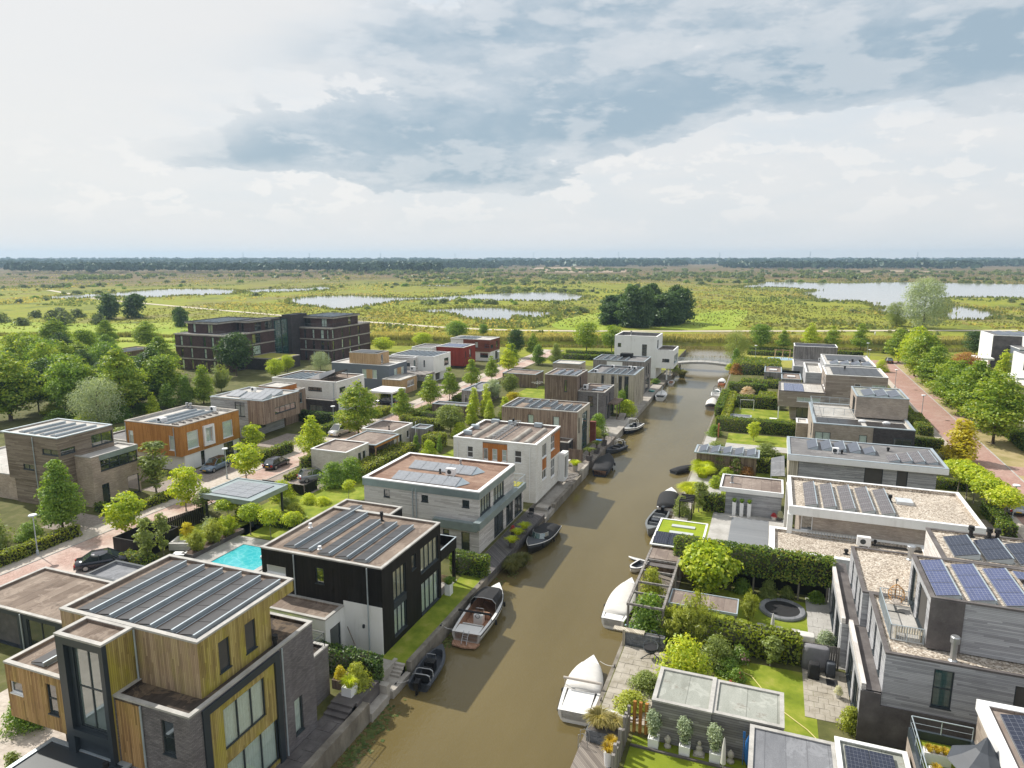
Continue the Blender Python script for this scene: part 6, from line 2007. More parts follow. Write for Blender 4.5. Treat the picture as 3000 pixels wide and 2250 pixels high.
def tree(kind, x, y, h, w, label, mat=None, group=None, name=None, cat='tree', z=0.0):
 _tn[0] += 1
 i = _tn[0]
 cm, tm, h0, w0 = proto(kind, i % 3, mat)
 t = thing(name or 'tree', label, cat, x, y, z, (i * 2.399) % 6.283, group)
 sh = kind in ('bush', 'shrub', 'bamboo', 'farbush')
 s = (w / w0, w / w0, h / h0)
 if kind in ('bigoak', 'round') and h > 5.5:
  s = (s[0] * 1.14, s[1] * 1.14, s[2])
 link('stem' if sh else 'trunk', tm, t, scale=s)
 link('foliage' if sh else 'crown', cm, t, scale=s)
 return t

def hedge(x0, x1, y0, y1, h, label, mat='leaf_hedge', z=0.0, leaf=0.105, dens=75, group=None, rough=0.07, name='hedge', trunks=None, cat='hedge'):
 rng = np.random.default_rng(int(abs(x0 * 71 + y0 * 37)) + 1)
 cx, cy = (x0 + x1) / 2,(y0 + y1) / 2
 lx, ly = x1 - x0, y1 - y0
 areas = np.array([lx * ly, lx * h, lx * h, ly * h, ly * h])
 n = int(areas.sum() * dens)
 f = rng.choice(5, n, p=areas / areas.sum())
 u, v = rng.uniform(-.5,.5, n), rng.uniform(0,1, n)
 P = np.zeros((n, 3)); Nn = np.zeros((n, 3))
 bump = np.sin((u * 7 + f) * 3.1) * .03
 for k in range(5):
  s = f == k
  if k == 0:
   P[s] = np.stack([u[s] * lx, (v[s] - .5) * ly, np.full(s.sum(), h)],1); Nn[s] = (0,0,1)
  elif k in (1,2):
   sg = -1 if k == 1 else 1
   P[s] = np.stack([u[s] * lx, np.full(s.sum(), sg * ly / 2), v[s] * h],1); Nn[s] = (0, sg, 0)
  else:
   sg = -1 if k == 3 else 1
   P[s] = np.stack([np.full(s.sum(), sg * lx / 2), u[s] * ly, v[s] * h],1); Nn[s] = (sg, 0,0)
 wx_, wy_ = P[:, 0] + cx, P[:, 1] + cy
 bump = .055 * np.sin(wx_ * 1.9 + 1.7 * np.sin(wy_ * 1.1)) + .05 * np.sin(wy_ * 2.3 + P[:, 2] * 1.6) + .035 * np.sin((wx_ + wy_) * 4.7 + P[:, 2] * 3.1)
 P += Nn * (rng.normal(size=(n, 1)) * rough + bump[:, None] - .02)
 P[:, 2] = np.maximum(P[:, 2],.02)
 Nn = unit(Nn + rng.normal(size=(n, 3)) * .6 + np.array([0,0,.2]))
 V, F = leaf_quads(P, Nn, leaf, rng, .62)
 # woody core
 c = .11
 bx = np.array([(a * (lx / 2 - c), b * (ly / 2 - c), zz) for zz in (0.0, h - c) for a, b in ((-1,-1),(1,-1),(1,1),(-1,1))])
 bf = np.array([(4,5,6,7),(0,1,5,4),(1,2,6,5),(2,3,7,6),(3,0,4,7)])
 me = np_mesh(name, np.vstack([V, bx]), np.vstack([F, bf + len(V)]),[mat, 'leaf_core'], np.r_[np.zeros(len(F), int), np.ones(5, int)])
 if trunks:
  t = thing(name, label, cat, cx, cy, 0,0, group)
  link('foliage', me, t, (0,0, z))
  for tx in trunks:
   obj('trunk', MB().tube([(tx, cy, -.05),(tx, cy, z + .3)],.08,7), 'bark_pale', t)
  return t
 o = link(name, me, None, (cx, cy, z))
 return tag(o, label, cat, group)

plain('leaf_core',(0.025,0.028,0.010),0.95,0,.3,4)

def grass_mesh(name, n, r, h, mat, seed, spread=1.0, wdt=.016, base=.35):
 """fountain of bent blades"""
 rng = np.random.default_rng(seed)
 a = rng.uniform(0,2 * np.pi, n)
 b0 = r * base * np.sqrt(rng.uniform(0,1, n))
 out = r * rng.uniform(.25,1.0, n) * spread
 hh = h * rng.uniform(.6,1.05, n)
 d = np.stack([np.cos(a), np.sin(a), np.zeros(n)],1)
 side = np.stack([-np.sin(a), np.cos(a), np.zeros(n)],1) * (wdt * rng.uniform(.7,1.4, n))[:, None]
 root = d * b0[:, None]
 mid = root + d * (out * .45)[:, None] + np.array([0,0,1.0]) * (hh * .8)[:, None]
 tip = root + d * out[:, None] + np.array([0,0,1.0]) * (hh * (1.0 - .35 * out / max(r, 1e-6)))[:, None]
 V = np.stack([root - side, root + side, mid + side, mid - side, tip + side * .2, tip - side * .2],1).reshape(-1,3)
 i = np.arange(n)[:, None] * 6
 F = np.concatenate([i + np.array([[0,1,2,3]]), i + np.array([[3,2,4,5]])])
 return np_mesh(name, V, F, mat)

def grass(x, y, r, h, label, mat='grass_lime', n=900, z=0.0, group=None, cat='ornamental grass', name='grass_clump', wdt=.016, base=.35):
 o = link(name, grass_mesh(name, n, r, h, mat, int(abs(x * 13 + y * 7)) + 3,1.0, wdt, base), None, (x, y, z))
 return tag(o, label, cat, group)

# ---------------- street trees, left
T = tree
T('dome',-69.2,48.0,7.6,5.2, 'dense egg shaped green tree in front of the umber timber house')
T('maple',-61.4,49.1,4.4,5.2, 'light green young street tree casting shade on the red paving', 'leaf_lime')
T('maple',-61.2,56.8,4.9,5.0, 'light green street tree beside the solar panel carport', 'leaf_lime')
T('slim',-68.8,59.7,6.6,4.6, 'loose olive green birch beside the beige brick bay', 'leaf_olive')
T('maple',-62.6,68.1,4.7,5.4, 'yellow green street tree hiding a dark parked car', 'leaf_lime')
T('maple',-71.0,79.0,4.0,4.4, 'small light green tree between orange house and stone house', 'leaf_lime')
T('slim',-53.6,44.9,4.5,2.4, 'slim magnolia with olive leaves next to the black parked car', 'leaf_olive')
T('slim',-53.8,46.8,4.4,1.9, 'slim magnolia behind the other, beside the black box fence', 'leaf_olive')
T('slim',-57.8,56.0,3.4,2.8, 'thin bronze tinged tree in front of the solar panel carport', 'leaf_olive')
for (x, y, hh, ww, lb) in ((-54.0,55.6,2.8,2.7, 'ball headed standard tree nearest the solar panel carport'),(-49.5,53.9,3.3,2.6, 'ball headed standard tree, second beside the pool'),
       (-46.9,53.9,3.1,2.3, 'ball headed standard tree, third beside the pool'),(-44.6,54.6,2.9,2.3, 'ball headed standard tree nearest the black house'),
       (-46.3,67.0,2.2,1.7, 'small round standard tree alone on the lawn')):
 T('ball', x, y, hh, ww, lb, 'leaf_lime', 'ball headed garden trees')
T('oak',-60.4,79.0,6.4,5.6, 'feathery street tree left of the cream garage', 'leaf_lime')
T('bigoak',-61.2,92.0,9.0,6.8, 'large feathery street tree next to the white parked van')
T('oak',-60.2,104.3,6.0,4.8, 'street tree above the red paving beyond the cream garages')
T('oak',-61.0,116.7,6.3,5.4, 'conical street tree in front of the honey timber annex')
T('oak',-60.0,123.1,7.0,4.6, 'conical street tree beside the grey street shed')
T('oak',-61.2,136.8,6.6,5.0, 'conical street tree in front of the white and grey house')
T('oak',-60.6,147.0,5.9,4.2, 'small conical street tree beyond the grey shed')
T('oak',-60.4,157.5,7.6,5.4, 'broad street tree in front of the dark red house', 'leaf_lime')
T('oak',-63.4,167.8,6.4,5.4, 'street tree beside the far lamp post')
T('oak',-64.1,187.2,7.0,5.4, 'street tree near the end of the left street')
T('round',-68.8,185.4,8.0,4.8, 'dark tree beside the brown panelled house', 'leaf_dark')
T('dome',-58.3,174.4,5.6,4.8, 'dense dark green tree at the end of the left street', 'leaf_mid')
T('dome',-53.9,176.1,5.9,4.6, 'dense grey green tree at the end of the left street', 'leaf_olive')
T('round',-51.7,200.2,9.2,7.6, 'tall leafy tree by the cross canal left of the white house', 'leaf_oak')
T('round',-45.8,208.0,8.0,6.4, 'leafy tree by the cross canal just behind the white house', 'leaf_oak')
T('round',-48.1,99.0,4.8,5.2, 'airy variegated garden tree behind the white brick house', 'leaf_olive')
for (x, y, hh, ww, lb) in ((-47.6,112.6,6.0,2.9, 'tallest columnar hornbeam in the group of five'),(-49.9,112.5,5.2,2.7, 'columnar hornbeam left of the tallest one'),
       (-47.8,106.4,4.2,2.6, 'columnar hornbeam standing in front of the tall pair'),(-46.2,110.9,3.6,2.4, 'short columnar hornbeam right of the tall pair'),
       (-43.6,111.9,4.1,2.9, 'yellowish columnar hornbeam nearest the brown board house')):
 T('column', x, y, hh, ww, lb, 'leaf_lime', 'columnar hornbeams')
T('column',-48.7,88.3,2.7,1.3, 'dark green conifer cone beside the cream garden house', 'leaf_mid')
T('column',-45.0,88.7,2.6,1.0, 'small dark green conifer cone beside the clipped hedge cube', 'leaf_mid')
T('round',-51.7,126.4,4.4,3.4, 'grey leaved garden tree beside the street shed', 'leaf_silver')
T('round',-50.0,131.0,4.8,4.0, 'olive garden tree behind the grey leaved one', 'leaf_olive')
T('shrub',-48.2,128.5,1.6,4.6, 'low bright yellow shrub behind the brown board house', 'leaf_yellow', name='shrub', cat='shrub')
T('shrub',-51.7,144.0,2.0,2.2, 'red leaved japanese maple bush by the brown garage', 'leaf_red', name='shrub', cat='shrub')
T('maple',-54.4,50.3,1.9,1.8, 'tiny golden leaved tree on the pool lawn', 'leaf_yellow')
for i, (x, y, hh, ww, m_, lb) in enumerate(((-51.3,48.6,2.6,2.6, 'leaf_bamboo', 'yellow bamboo nearest the lounge set'),(-51.2,50.6,2.9,2.8, 'leaf_bamboo', 'yellow bamboo in the middle of the pool planter'),
           (-51.3,52.6,2.6,2.6, 'leaf_lime', 'greener bamboo at the far end of the pool planter'),(-53.2,52.2,2.2,2.2, 'leaf_silver', 'grey green shrub behind the bamboo by the pool'))):
 T('bamboo', x, y, hh, ww, lb, m_, 'plants behind the pool', 'bamboo', 'bamboo')
# garden shrubs round the lawn
for (k, x, y, hh, ww, m_, lb) in (('shrub',-50.6,70.2,3.0,4.4, 'leaf_mid', 'large dense dark green shrub mound on the lawn, front half'),('shrub',-49.8,72.8,3.1,4.2, 'leaf_mid', 'large dense dark green shrub mound on the lawn, rear half'),
         ('shrub',-49.9,64.2,1.1,2.4, 'grass_lime', 'round lime green cushion on the lawn'),('shrub',-48.2,64.4,0.8,2.4, 'grass_lime', 'flat lime green cushion on the lawn'),
         ('shrub',-53.6,64.0,2.3,3.4, 'leaf_lime', 'loose light green shrub behind the solar panel carport'),('bush',-49.2,60.6,1.2,2.2, 'leaf_bamboo', 'straw yellow grass bush at the lawn edge'),
         ('bush',-51.5,62.0,1.1,1.6, 'leaf_olive', 'olive bush by the carport post'),
         ('shrub',-71.5,41.5,4.2,5.6, 'leaf_olive', 'yellowing garden shrub behind the long front hedge'),('shrub',-70.0,45.0,1.8,3.0, 'leaf_mid', 'low dark bush behind the long front hedge'),
         ('shrub',-75.0,42.0,5.0,6.0, 'leaf_olive', 'tall olive shrub at the left picture edge'),('shrub',-67.8,38.0,2.4,3.2, 'leaf_lime', 'light green bush at the left edge by the hedge end'),
         ('shrub',-45.6,86.5,2.4,2.8, 'leaf_lime', 'light green bush beside the clipped hedge cube'),('shrub',-45.8,97.5,2.4,3.4, 'leaf_lime', 'bright green bush behind the white brick house'),
         ('bush',-43.4,103.0,1.6,2.6, 'leaf_mid', 'low green bush near the columnar hornbeams'),
         ('shrub',-41.0,30.2,2.2,4.0, 'leaf_lime', 'bright lime bush left of the timber house wing'),('shrub',-43.5,27.5,1.8,3.6, 'leaf_lime', 'lime green bush at the lower left edge'),
         ('shrub',-41.5,25.0,2.0,3.0, 'leaf_mid', 'green bush below the timber wing at the left edge'),('bush',-33.2,36.0,3.6,4.2, 'leaf_lime', 'lime green bush between timber house and black house'),
         ('shrub',-30.6,36.2,3.4,3.4, 'leaf_lime', 'large leaved lime bush beside the white annex'),('bush',-24.1,26.2,0.9,1.3, 'leaf_lime', 'small round green bush on the dark quay terrace'),
         ('shrub',-33.6,18.2,1.6,3.4, 'leaf_lime', 'green shrub at the bottom left corner'),('shrub',-24.3,35.2,2.0,2.2, 'leaf_bamboo', 'feathery yellow green shrub in the concrete planter'),
         ('shrub',-25.8,108.6,3.2,3.6, 'leaf_mid', 'large green shrub in front of the grey brick house'),('shrub',-25.6,105.8,1.6,2.8, 'leaf_bamboo', 'yellow green grassy shrub by the blue paddle board'),
         ('shrub',-24.0,123.6,2.6,4.4, 'leaf_lime', 'bright hanging shrub at the quay of the pale board house'),('shrub',-25.6,126.4,4.0,2.6, 'leaf_mid', 'green climber between grey brick and pale board houses'),
         ('shrub',-24.4,158.5,1.0,2.4, 'leaf_mid', 'low green bush on the quay below the white house'),('shrub',-23.0,176.0,2.6,4.0, 'leaf_olive', 'reedy bush under the footbridge, left bank')):
 T(k, x, y, hh, ww, lb, m_, None, 'shrub', 'shrub')
# hedges left
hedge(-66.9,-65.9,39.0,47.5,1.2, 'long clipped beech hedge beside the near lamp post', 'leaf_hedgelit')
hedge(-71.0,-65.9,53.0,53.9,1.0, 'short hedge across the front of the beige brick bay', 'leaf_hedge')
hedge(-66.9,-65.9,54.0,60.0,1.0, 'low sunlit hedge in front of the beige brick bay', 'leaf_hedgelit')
hedge(-66.9,-65.6,75.0,81.5,1.5, 'tall clipped hedge opposite the dark parked car', 'leaf_hedge')
hedge(-70.5,-67.0,75.2,76.2,1.4, 'hedge arm running back towards the orange house', 'leaf_hedge')
hedge(-68.0,-66.6,90.5,97.0,1.5, 'clipped hedge beside the white parked van', 'leaf_hedge')
hedge(-77.0,-70.2,97.6,98.8,1.9, 'dark ivy hedge in front of the white clinker house', 'leaf_ivy')
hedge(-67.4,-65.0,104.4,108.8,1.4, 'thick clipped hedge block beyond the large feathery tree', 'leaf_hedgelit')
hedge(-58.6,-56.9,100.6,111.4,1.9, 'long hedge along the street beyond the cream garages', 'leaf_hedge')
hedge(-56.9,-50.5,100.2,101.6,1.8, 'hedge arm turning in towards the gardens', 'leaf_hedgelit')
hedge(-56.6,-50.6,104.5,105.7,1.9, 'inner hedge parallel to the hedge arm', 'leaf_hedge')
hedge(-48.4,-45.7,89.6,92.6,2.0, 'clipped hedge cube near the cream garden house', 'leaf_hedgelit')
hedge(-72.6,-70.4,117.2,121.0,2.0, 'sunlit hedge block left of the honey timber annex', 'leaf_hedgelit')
hedge(-51.5,-48.6,73.6,88.0,1.2, 'long bumpy hedge behind the cream garages', 'leaf_hedgelit', rough=.16)
hedge(-58.4,-57.5,73.6,76.4,2.0, 'dark green hedge column at the corner of the cream garage', 'leaf_hedge')
hedge(-58.2,-57.0,69.8,73.0,0.7, 'low hedge beside the silver car driveway', 'leaf_hedgelit')
hedge(-59.2,-57.2,122.5,127.5,1.1, 'low dark hedge beside the grey street shed', 'leaf_hedge')
hedge(-57.0,-42.6,196.0,197.6,1.3, 'far dark hedge along the cross canal, left bank', 'leaf_hedge', leaf=.2, dens=22)
hedge(-56.0,-45.0,187.6,189.2,1.4, 'nearer dark hedge along the cross canal, left bank', 'leaf_hedge', leaf=.2, dens=22)
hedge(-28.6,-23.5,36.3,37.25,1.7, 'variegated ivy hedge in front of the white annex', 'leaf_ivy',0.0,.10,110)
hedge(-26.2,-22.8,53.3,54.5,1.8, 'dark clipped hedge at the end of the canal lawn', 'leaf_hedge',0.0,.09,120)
hedge(-44.2,-42.4,53.0,57.0,1.4, 'dark hedge behind the ball headed trees', 'leaf_hedge')
hedge(-53.8,-44.3,56.4,57.4,1.3, 'dark hedge in the shade behind the pool lawn', 'leaf_hedge')
hedge(-56.4,-52.6,44.2,45.2,1.0, 'small dark hedge in front of the black box fence', 'leaf_hedge')

# ---------------- tree belt, far left
BELT = [('silver',-106.5,82.3,8.4,9.4, None, 'big silver grey willow in front of the dark tree belt'),
  ('bigoak',-115.3,101.6,11.0,8.0, 'leaf_dark', 'dark round tree with a bare trunk in the left tree belt'),
  ('bigoak',-109.7,89.5,12.3,8.8, 'leaf_oak', 'tall layered tree right of the silver willow'),
  ('bigoak',-120.3,88.5,11.0,10.0, 'leaf_oak', 'broad sunlit layered tree behind the silver willow'),
  ('bigoak',-125.2,80.1,11.8,10.0, 'leaf_oak', 'broad layered tree at the left picture edge'),
  ('round',-128.5,92.5,10.0,8.0, 'leaf_mid', 'round shaded tree behind the broad edge tree'),
  ('bigoak',-142.8,99.7,11.2,7.4, 'leaf_oak', 'pointed tree in the middle of the left tree belt'),
  ('bigoak',-206.0,147.7,10.2,9.0, 'leaf_oak', 'pointed yellow green tree standing out against the left field'),
  ('bigoak',-193.0,154.6,9.4,7.0, 'leaf_oak', 'middle pointed tree standing out against the left field'),
  ('bigoak',-182.7,160.5,9.2,8.2, 'leaf_oak', 'right pointed tree standing out against the left field'),
  ('round',-178.1,118.9,7.6,6.5, 'leaf_oak', 'low yellow topped tree in front of the left field'),
  ('round',-189.2,147.0,6.4,4.6, 'leaf_mid', 'small tree between the pointed field trees'),
  ('round',-121.7,131.6,10.4,8.4, 'leaf_dark', 'big dark tree in front of the apartment block'),
  ('round',-153.0,147.8,8.2,7.0, 'leaf_mid', 'tree in front of the apartment block left wing'),
  ('bigoak',-135.4,122.0,10.0,8.4, 'leaf_oak', 'leafy tree left of the big dark apartment tree'),
  ('dome',-104.3,103.4,7.8,5.4, 'leaf_oak', 'tall yellow tipped conical tree behind the stone house'),
  ('dome',-105.9,100.6,5.9,4.2, 'leaf_mid', 'dense conical tree behind the orange house'),
  ('dome',-107.0,97.2,5.0,4.4, 'leaf_mid', 'small conical tree beside the orange house roof'),
  ('column',-103.6,90.8,4.6,2.6, 'leaf_lime', 'yellow green little cone tree left of the orange house'),
  ('column',-129.2,157.2,6.4,3.2, 'leaf_oak', 'slim conical tree before the apartment stair tower'),
  ('round',-110.0,131.6,4.8,4.6, 'leaf_lime', 'yellow green small tree behind the white clinker house'),
  ('round',-113.2,140.0,4.4,3.6, 'leaf_lime', 'yellow green small tree next to the apartment path'),
  ('silver',-107.7,146.1,4.8,5.2, None, 'silver leaved bush tree behind the slate grey house'),
  ('bamboo',-110.6,114.8,6.2,6.0, 'leaf_olive', 'tall olive bamboo thicket behind the stone house'),
  ('round',-101.4,214.5,7.0,8.0, 'leaf_mid', 'round tree by the cross canal beyond the red house'),
  ('round',-98.7,231.6,4.4,4.2, 'leaf_mid', 'small round tree on the far canal bank'),
  ('round',-110.5,181.6,4.6,7.0, 'leaf_lime', 'fresh green low tree right of the apartment block'),
  ('round',-105.6,197.0,4.6,7.0, 'leaf_lime', 'fresh green low tree beside the cross canal')]
for (k, x, y, hh, ww, m_, lb) in BELT:
 T(k, x, y, hh, ww, lb, m_, 'tree belt on the left')
rb = random.Random(11)
for i in range(30):
 x = rb.uniform(-182,-112)
 y = 74 + (-(x + 110)) * .62 + rb.uniform(-10,26)
 if (-167 < x < -157 and 112 < y < 144) or (-146 < x < -124 and 128 < y < 156) or (-128 < x < -112 and 150 < y):
  continue
 T(('bigoak', 'round')[i % 2], x, y, rb.uniform(6.5,10.0), rb.uniform(6,9), 'leafy green tree packed in the belt behind the street houses',('leaf_oak', 'leaf_mid', 'leaf_dark')[i % 3], 'tree belt on the left')
for i in range(18):
 x = rb.uniform(-150,-92)
 y = 66 + (-(x + 90)) * .75 + rb.uniform(-6,14)
 T('shrub', x, y, rb.uniform(1.6,3.0), rb.uniform(3.5,6), 'undergrowth bush below the left tree belt',('leaf_mid', 'leaf_olive', 'leaf_lime')[i % 3], 'undergrowth bushes of the tree belt', 'shrub', 'shrub')

# ---------------- right bank
T('leafy',-3.7,57.4,4.3,6.2, 'broad bright green large leaved tree under the tall pleached hedge', 'leaf_lime')
T('bamboo',-3.9,49.2,4.4,3.4, 'tall feathery yellow bamboo rising above the garden hedge', 'leaf_bamboo')
T('bamboo',-5.4,49.0,3.0,2.6, 'lower yellow green bamboo left of the tall one', 'leaf_bamboo')
T('bamboo',-0.3,54.2,2.6,2.0, 'yellow bamboo clump beside the trampoline', 'leaf_bamboo')
T('slim',1.4,48.1,2.2,2.0, 'young thin tree on the lawn in front of the clipped hedge', 'leaf_olive')
for (k, x, y, hh, ww, m_, lb) in (('shrub',-4.1,44.4,3.0,4.2, 'leaf_lime', 'large loose lime shrub behind the mint roofed garden house'),('shrub',-2.2,46.8,2.2,3.0, 'leaf_olive', 'olive shrub beside the feathery bamboo'),
         ('shrub',-6.4,42.2,1.2,2.6, 'leaf_olive', 'low olive bush on the weedy quay'),('bush',-6.9,40.0,1.0,2.4, 'leaf_bamboo', 'straw coloured bush behind the white paddle board'),
         ('bush',-0.6,47.9,1.2,1.6, 'leaf_mid', 'pink hydrangea bush at the lawn edge'),('bush',-0.7,45.4,0.9,1.2, 'leaf_mid', 'red flowering bush at the lawn edge'),
         ('bush',-1.4,46.3,1.0,2.0, 'leaf_mid', 'green bush between the pink and red flowers'),('bush',-2.3,48.4,1.0,1.8, 'leaf_mid', 'dark leafy bush below the clipped hedge'),
         ('bush',6.0,42.6,1.5,1.6, 'leaf_bamboo', 'yellow green bush at the corner of the plank house'),('bush',5.3,52.4,1.1,1.7, 'leaf_silver', 'grey green bush beside the garden wall'),
         ('shrub',1.2,58.7,1.6,1.8, 'leaf_olive', 'small olive shrub below the pleached hedge'),('bush',2.6,59.2,1.0,1.4, 'leaf_olive', 'low brownish green bush below the pleached hedge'),
         ('bush',-1.0,59.0,1.2,1.8, 'leaf_mid', 'green bush in shade below the pleached hedge'),('bush',4.9,59.4,0.9,1.6, 'leaf_mid', 'green bush at the end of the pleached hedge'),
         ('shrub',-8.0,54.4,2.9,2.6, 'leaf_bamboo', 'yellow vine covering the pergola beams'),('shrub',-7.4,49.6,3.1,3.6, 'leaf_mid', 'green climbing rose over the pergola end'),
         ('shrub',-8.2,75.6,2.2,2.4, 'leaf_olive', 'wispy olive shrub at the quay by the artificial turf roof'),('slim',-6.5,77.3,3.6,2.4, 'leaf_olive', 'slender birch at the edge of the pool terrace'),
         ('bush',-5.4,86.8,1.5,1.9, 'leaf_lime', 'round potted bush on the pale terrace'),('shrub',-5.6,94.2,2.6,3.0, 'leaf_olive', 'olive shrub before the waterside solar shed'),
         ('shrub',-3.4,93.6,2.2,2.6, 'leaf_olive', 'pinkish flowering shrub before the waterside solar shed'),('bush',-1.9,93.2,1.2,2.2, 'leaf_rust', 'rust brown bush before the waterside solar shed'),
         ('bush',-4.4,91.8,1.2,2.0, 'leaf_lime', 'lime bush on the edge of the small lawn'),('shrub',0.2,100.6,2.6,5.0, 'leaf_olive', 'feathery tan shrub beside the dark roofed house'),
         ('shrub',-6.6,102.0,2.0,3.4, 'leaf_olive', 'tangled olive shrub on the right quay'),('shrub',-7.6,113.4,1.8,3.0, 'leaf_mid', 'green shrub at the end of the long garden hedge'),
         ('maple',-1.6,112.2,3.0,2.8, 'leaf_lime', 'small bright tree in front of the long garden hedge'),('bush',-3.9,151.6,1.6,3.4, 'leaf_hydrangea', 'cream hydrangea bush on top of the hedged corner'),
         ('shrub',-7.6,178.0,2.6,3.8, 'leaf_rust', 'rusty grass bush at the right end of the footbridge'),('shrub',-8.4,190.5,4.6,3.2, 'leaf_mid', 'dark bush beside the bridge abutment, right bank'),
         ('shrub',-9.4,183.0,1.8,3.0, 'leaf_lime', 'lime bush hanging over the water by the bridge'),('shrub',26.6,194.5,3.0,4.2, 'leaf_lime', 'bright green bush beside the right street')):
 T(k, x, y, hh, ww, lb, m_, None, 'shrub' if k not in ('maple', 'slim') else 'tree', 'shrub' if k not in ('maple', 'slim') else 'tree')
for (lb_, mt_, fm_) in (('pink hydrangea bush at the lawn edge', 'leaf_flower',(120,.085)),('red flowering bush at the lawn edge', 'leaf_flowerred',(90,.08)),('pinkish flowering shrub before the waterside solar shed', 'leaf_flower',(160,.12))):
 o_ = [q for q in bpy.data.objects if q.get('label') == lb_][0]
 sc_ = o_.children[0].scale
 fme, _, _ = crown_mesh('flowers', 'bush',1.65 * sc_[2] if 'shrub' not in lb_ else 2.65 * sc_[2],2.3 * sc_[0] if 'shrub' not in lb_ else 3.3 * sc_[0], fm_[0], fm_[1],5, mt_, 12,.1,.8,.8, None, 0)
 link('flowers', fme, o_)
hedge(-6.8,6.0,58.5,59.9,2.3, 'tall pleached hedge on trunks above the trampoline garden', 'leaf_hedge',1.75,.105,95, trunks=[-5.5,-3.0,-.1,3.5,5.7])
hedge(-6.2,3.3,48.7,50.1,2.0, 'thick clipped hedge between the trampoline garden and the near lawn', 'leaf_hedgelit',0,.105,95, rough=.1)
tag(obj('dark_fence', MB().box(-6.0,6.0,60.3,60.42,0,1.9), 'timber_black'), 'black board fence behind the pleached hedge trunks', 'fence')
hedge(-6.2,-3.75,77.7,78.9,1.9, 'clipped hedge next to the pool pavilion wall', 'leaf_hedge')
hedge(-0.6,1.4,94.9,96.0,2.0, 'bright topped hedge on black boards beside the shade sail', 'leaf_hedgelit')
hedge(-4.6,3.6,99.4,100.8,1.3, 'low dark hedge behind the waterside solar shed', 'leaf_hedge')
hedge(-7.8,4.6,117.2,119.2,2.1, 'long dark garden hedge left of the taupe terrace house', 'leaf_hedge')
hedge(-7.3,-6.0,120.0,146.0,1.6, 'golden hedge running along the right quay', 'leaf_hedgelit', leaf=.14, dens=45)
hedge(-8.7,-7.4,127.0,146.0,1.9, 'dark outer hedge along the right quay', 'leaf_hedge', leaf=.14, dens=45)
hedge(-5.6,1.8,137.4,139.4,2.2, 'garden hedge behind the football goal', 'leaf_hedge', leaf=.14, dens=45)
hedge(-7.9,-0.2,152.6,154.6,2.0, 'garden hedge before the cream hydrangea', 'leaf_hedge', leaf=.16, dens=36)
hedge(-1.6,1.6,139.6,146.0,1.9, 'sunlit hedge block beside the sand roofed house', 'leaf_hedgelit', leaf=.16, dens=36)
hedge(-5.6,6.0,160.2,163.4,1.4, 'bumpy green hedge in front of the weathered sheds', 'leaf_hedge', leaf=.18, dens=30, rough=.2)
hedge(-8.4,2.4,178.0,190.5,2.6, 'large dark hedge block right of the footbridge', 'leaf_hedge', leaf=.2, dens=24, rough=.2)
hedge(-6.4,6.6,214.6,216.2,1.3, 'nearer playground hedge along the cross canal', 'leaf_hedge', leaf=.2, dens=22)
hedge(-6.4,6.8,224.8,226.4,1.2, 'farther playground hedge along the cross canal', 'leaf_hedge', leaf=.2, dens=22)
hedge(17.0,25.6,224.6,226.0,1.2, 'short hedge along the cross canal behind the last house', 'leaf_hedge', leaf=.2, dens=22)
hedge(31.6,36.4,232.0,233.6,1.2, 'short hedge along the cross canal at the street end', 'leaf_hedge', leaf=.2, dens=22)
hedge(23.3,25.5,125.5,137.0,1.5, 'stepped hedge beside the right sidewalk', 'leaf_hedge')
hedge(22.0,24.6,137.3,145.0,1.6, 'farther hedge beside the right sidewalk', 'leaf_hedge')
hedge(19.6,25.2,116.2,117.5,1.5, 'hedge across the front of the taupe terrace house', 'leaf_hedge')
hedge(19.6,24.4,96.2,97.4,1.2, 'low hedge beside the gate of the dark roofed house', 'leaf_hedge')
hedge(23.6,25.0,81.0,89.0,1.3, 'dark hedge below the lime ball trees', 'leaf_hedge')
for i, (y0, y1) in enumerate(((108,127),(128,138),(144,159),(165,185),(191,206))):
 hedge(36.2,37.6, y0, y1,1.7, 'hedge behind the right street trees, ' + ('nearest stretch', 'second stretch', 'middle stretch', 'fourth stretch', 'farthest stretch')[i], 'leaf_hedge', leaf=.17, dens=34)
hedge(38,52,206.5,208.5,2.2, 'stepped hedge blocks beside the grey villa', 'leaf_hedge', leaf=.2, dens=24)
for (x, y, hh, ww, lb) in ((33.1,213.3,9.2,7.2, 'farthest street tree of the right row'),(33.2,190.0,12.4,8.0, 'tallest yellow green tree of the right row'),(33.1,179.4,12.0,9.0, 'layered tree beside the tallest of the right row'),
       (33.2,167.0,10.0,8.0, 'fourth street tree of the right row'),(33.2,154.3,9.0,8.0, 'middle street tree of the right row'),(33.0,145.0,10.0,7.6, 'third street tree of the right row'),
       (33.0,134.5,11.4,8.2, 'second street tree of the right row'),(33.2,123.3,11.6,9.0, 'nearest street tree of the right row')):
 T('bigoak', x, y, hh, ww, lb, 'leaf_lime' if hh > 12 else 'leaf_oak', 'right street trees')
T('bigoak',41.0,112.0,7.0,8.0, 'green tree cut by the right picture edge', 'leaf_mid')
T('column',26.2,111.0,6.0,5.6, 'golden yellow columnar tree beside the right street', 'leaf_yellow')
for i, (x, y) in enumerate(((22.6,95.0),(23.4,91.4),(23.8,88.0),(24.6,84.6),(23.0,92.8))):
 T('ball', x, y, 4.2,4.0, 'lime green ball headed tree, ' + ('farthest', 'third', 'second', 'nearest', 'fourth')[i] + ' in the row by the silver car', 'leaf_lime', 'lime ball trees by the right street')
T('shrub',26.0,74.5,2.6,3.0, 'golden shrub at the right picture edge', 'leaf_yellow', None, 'shrub', 'shrub')
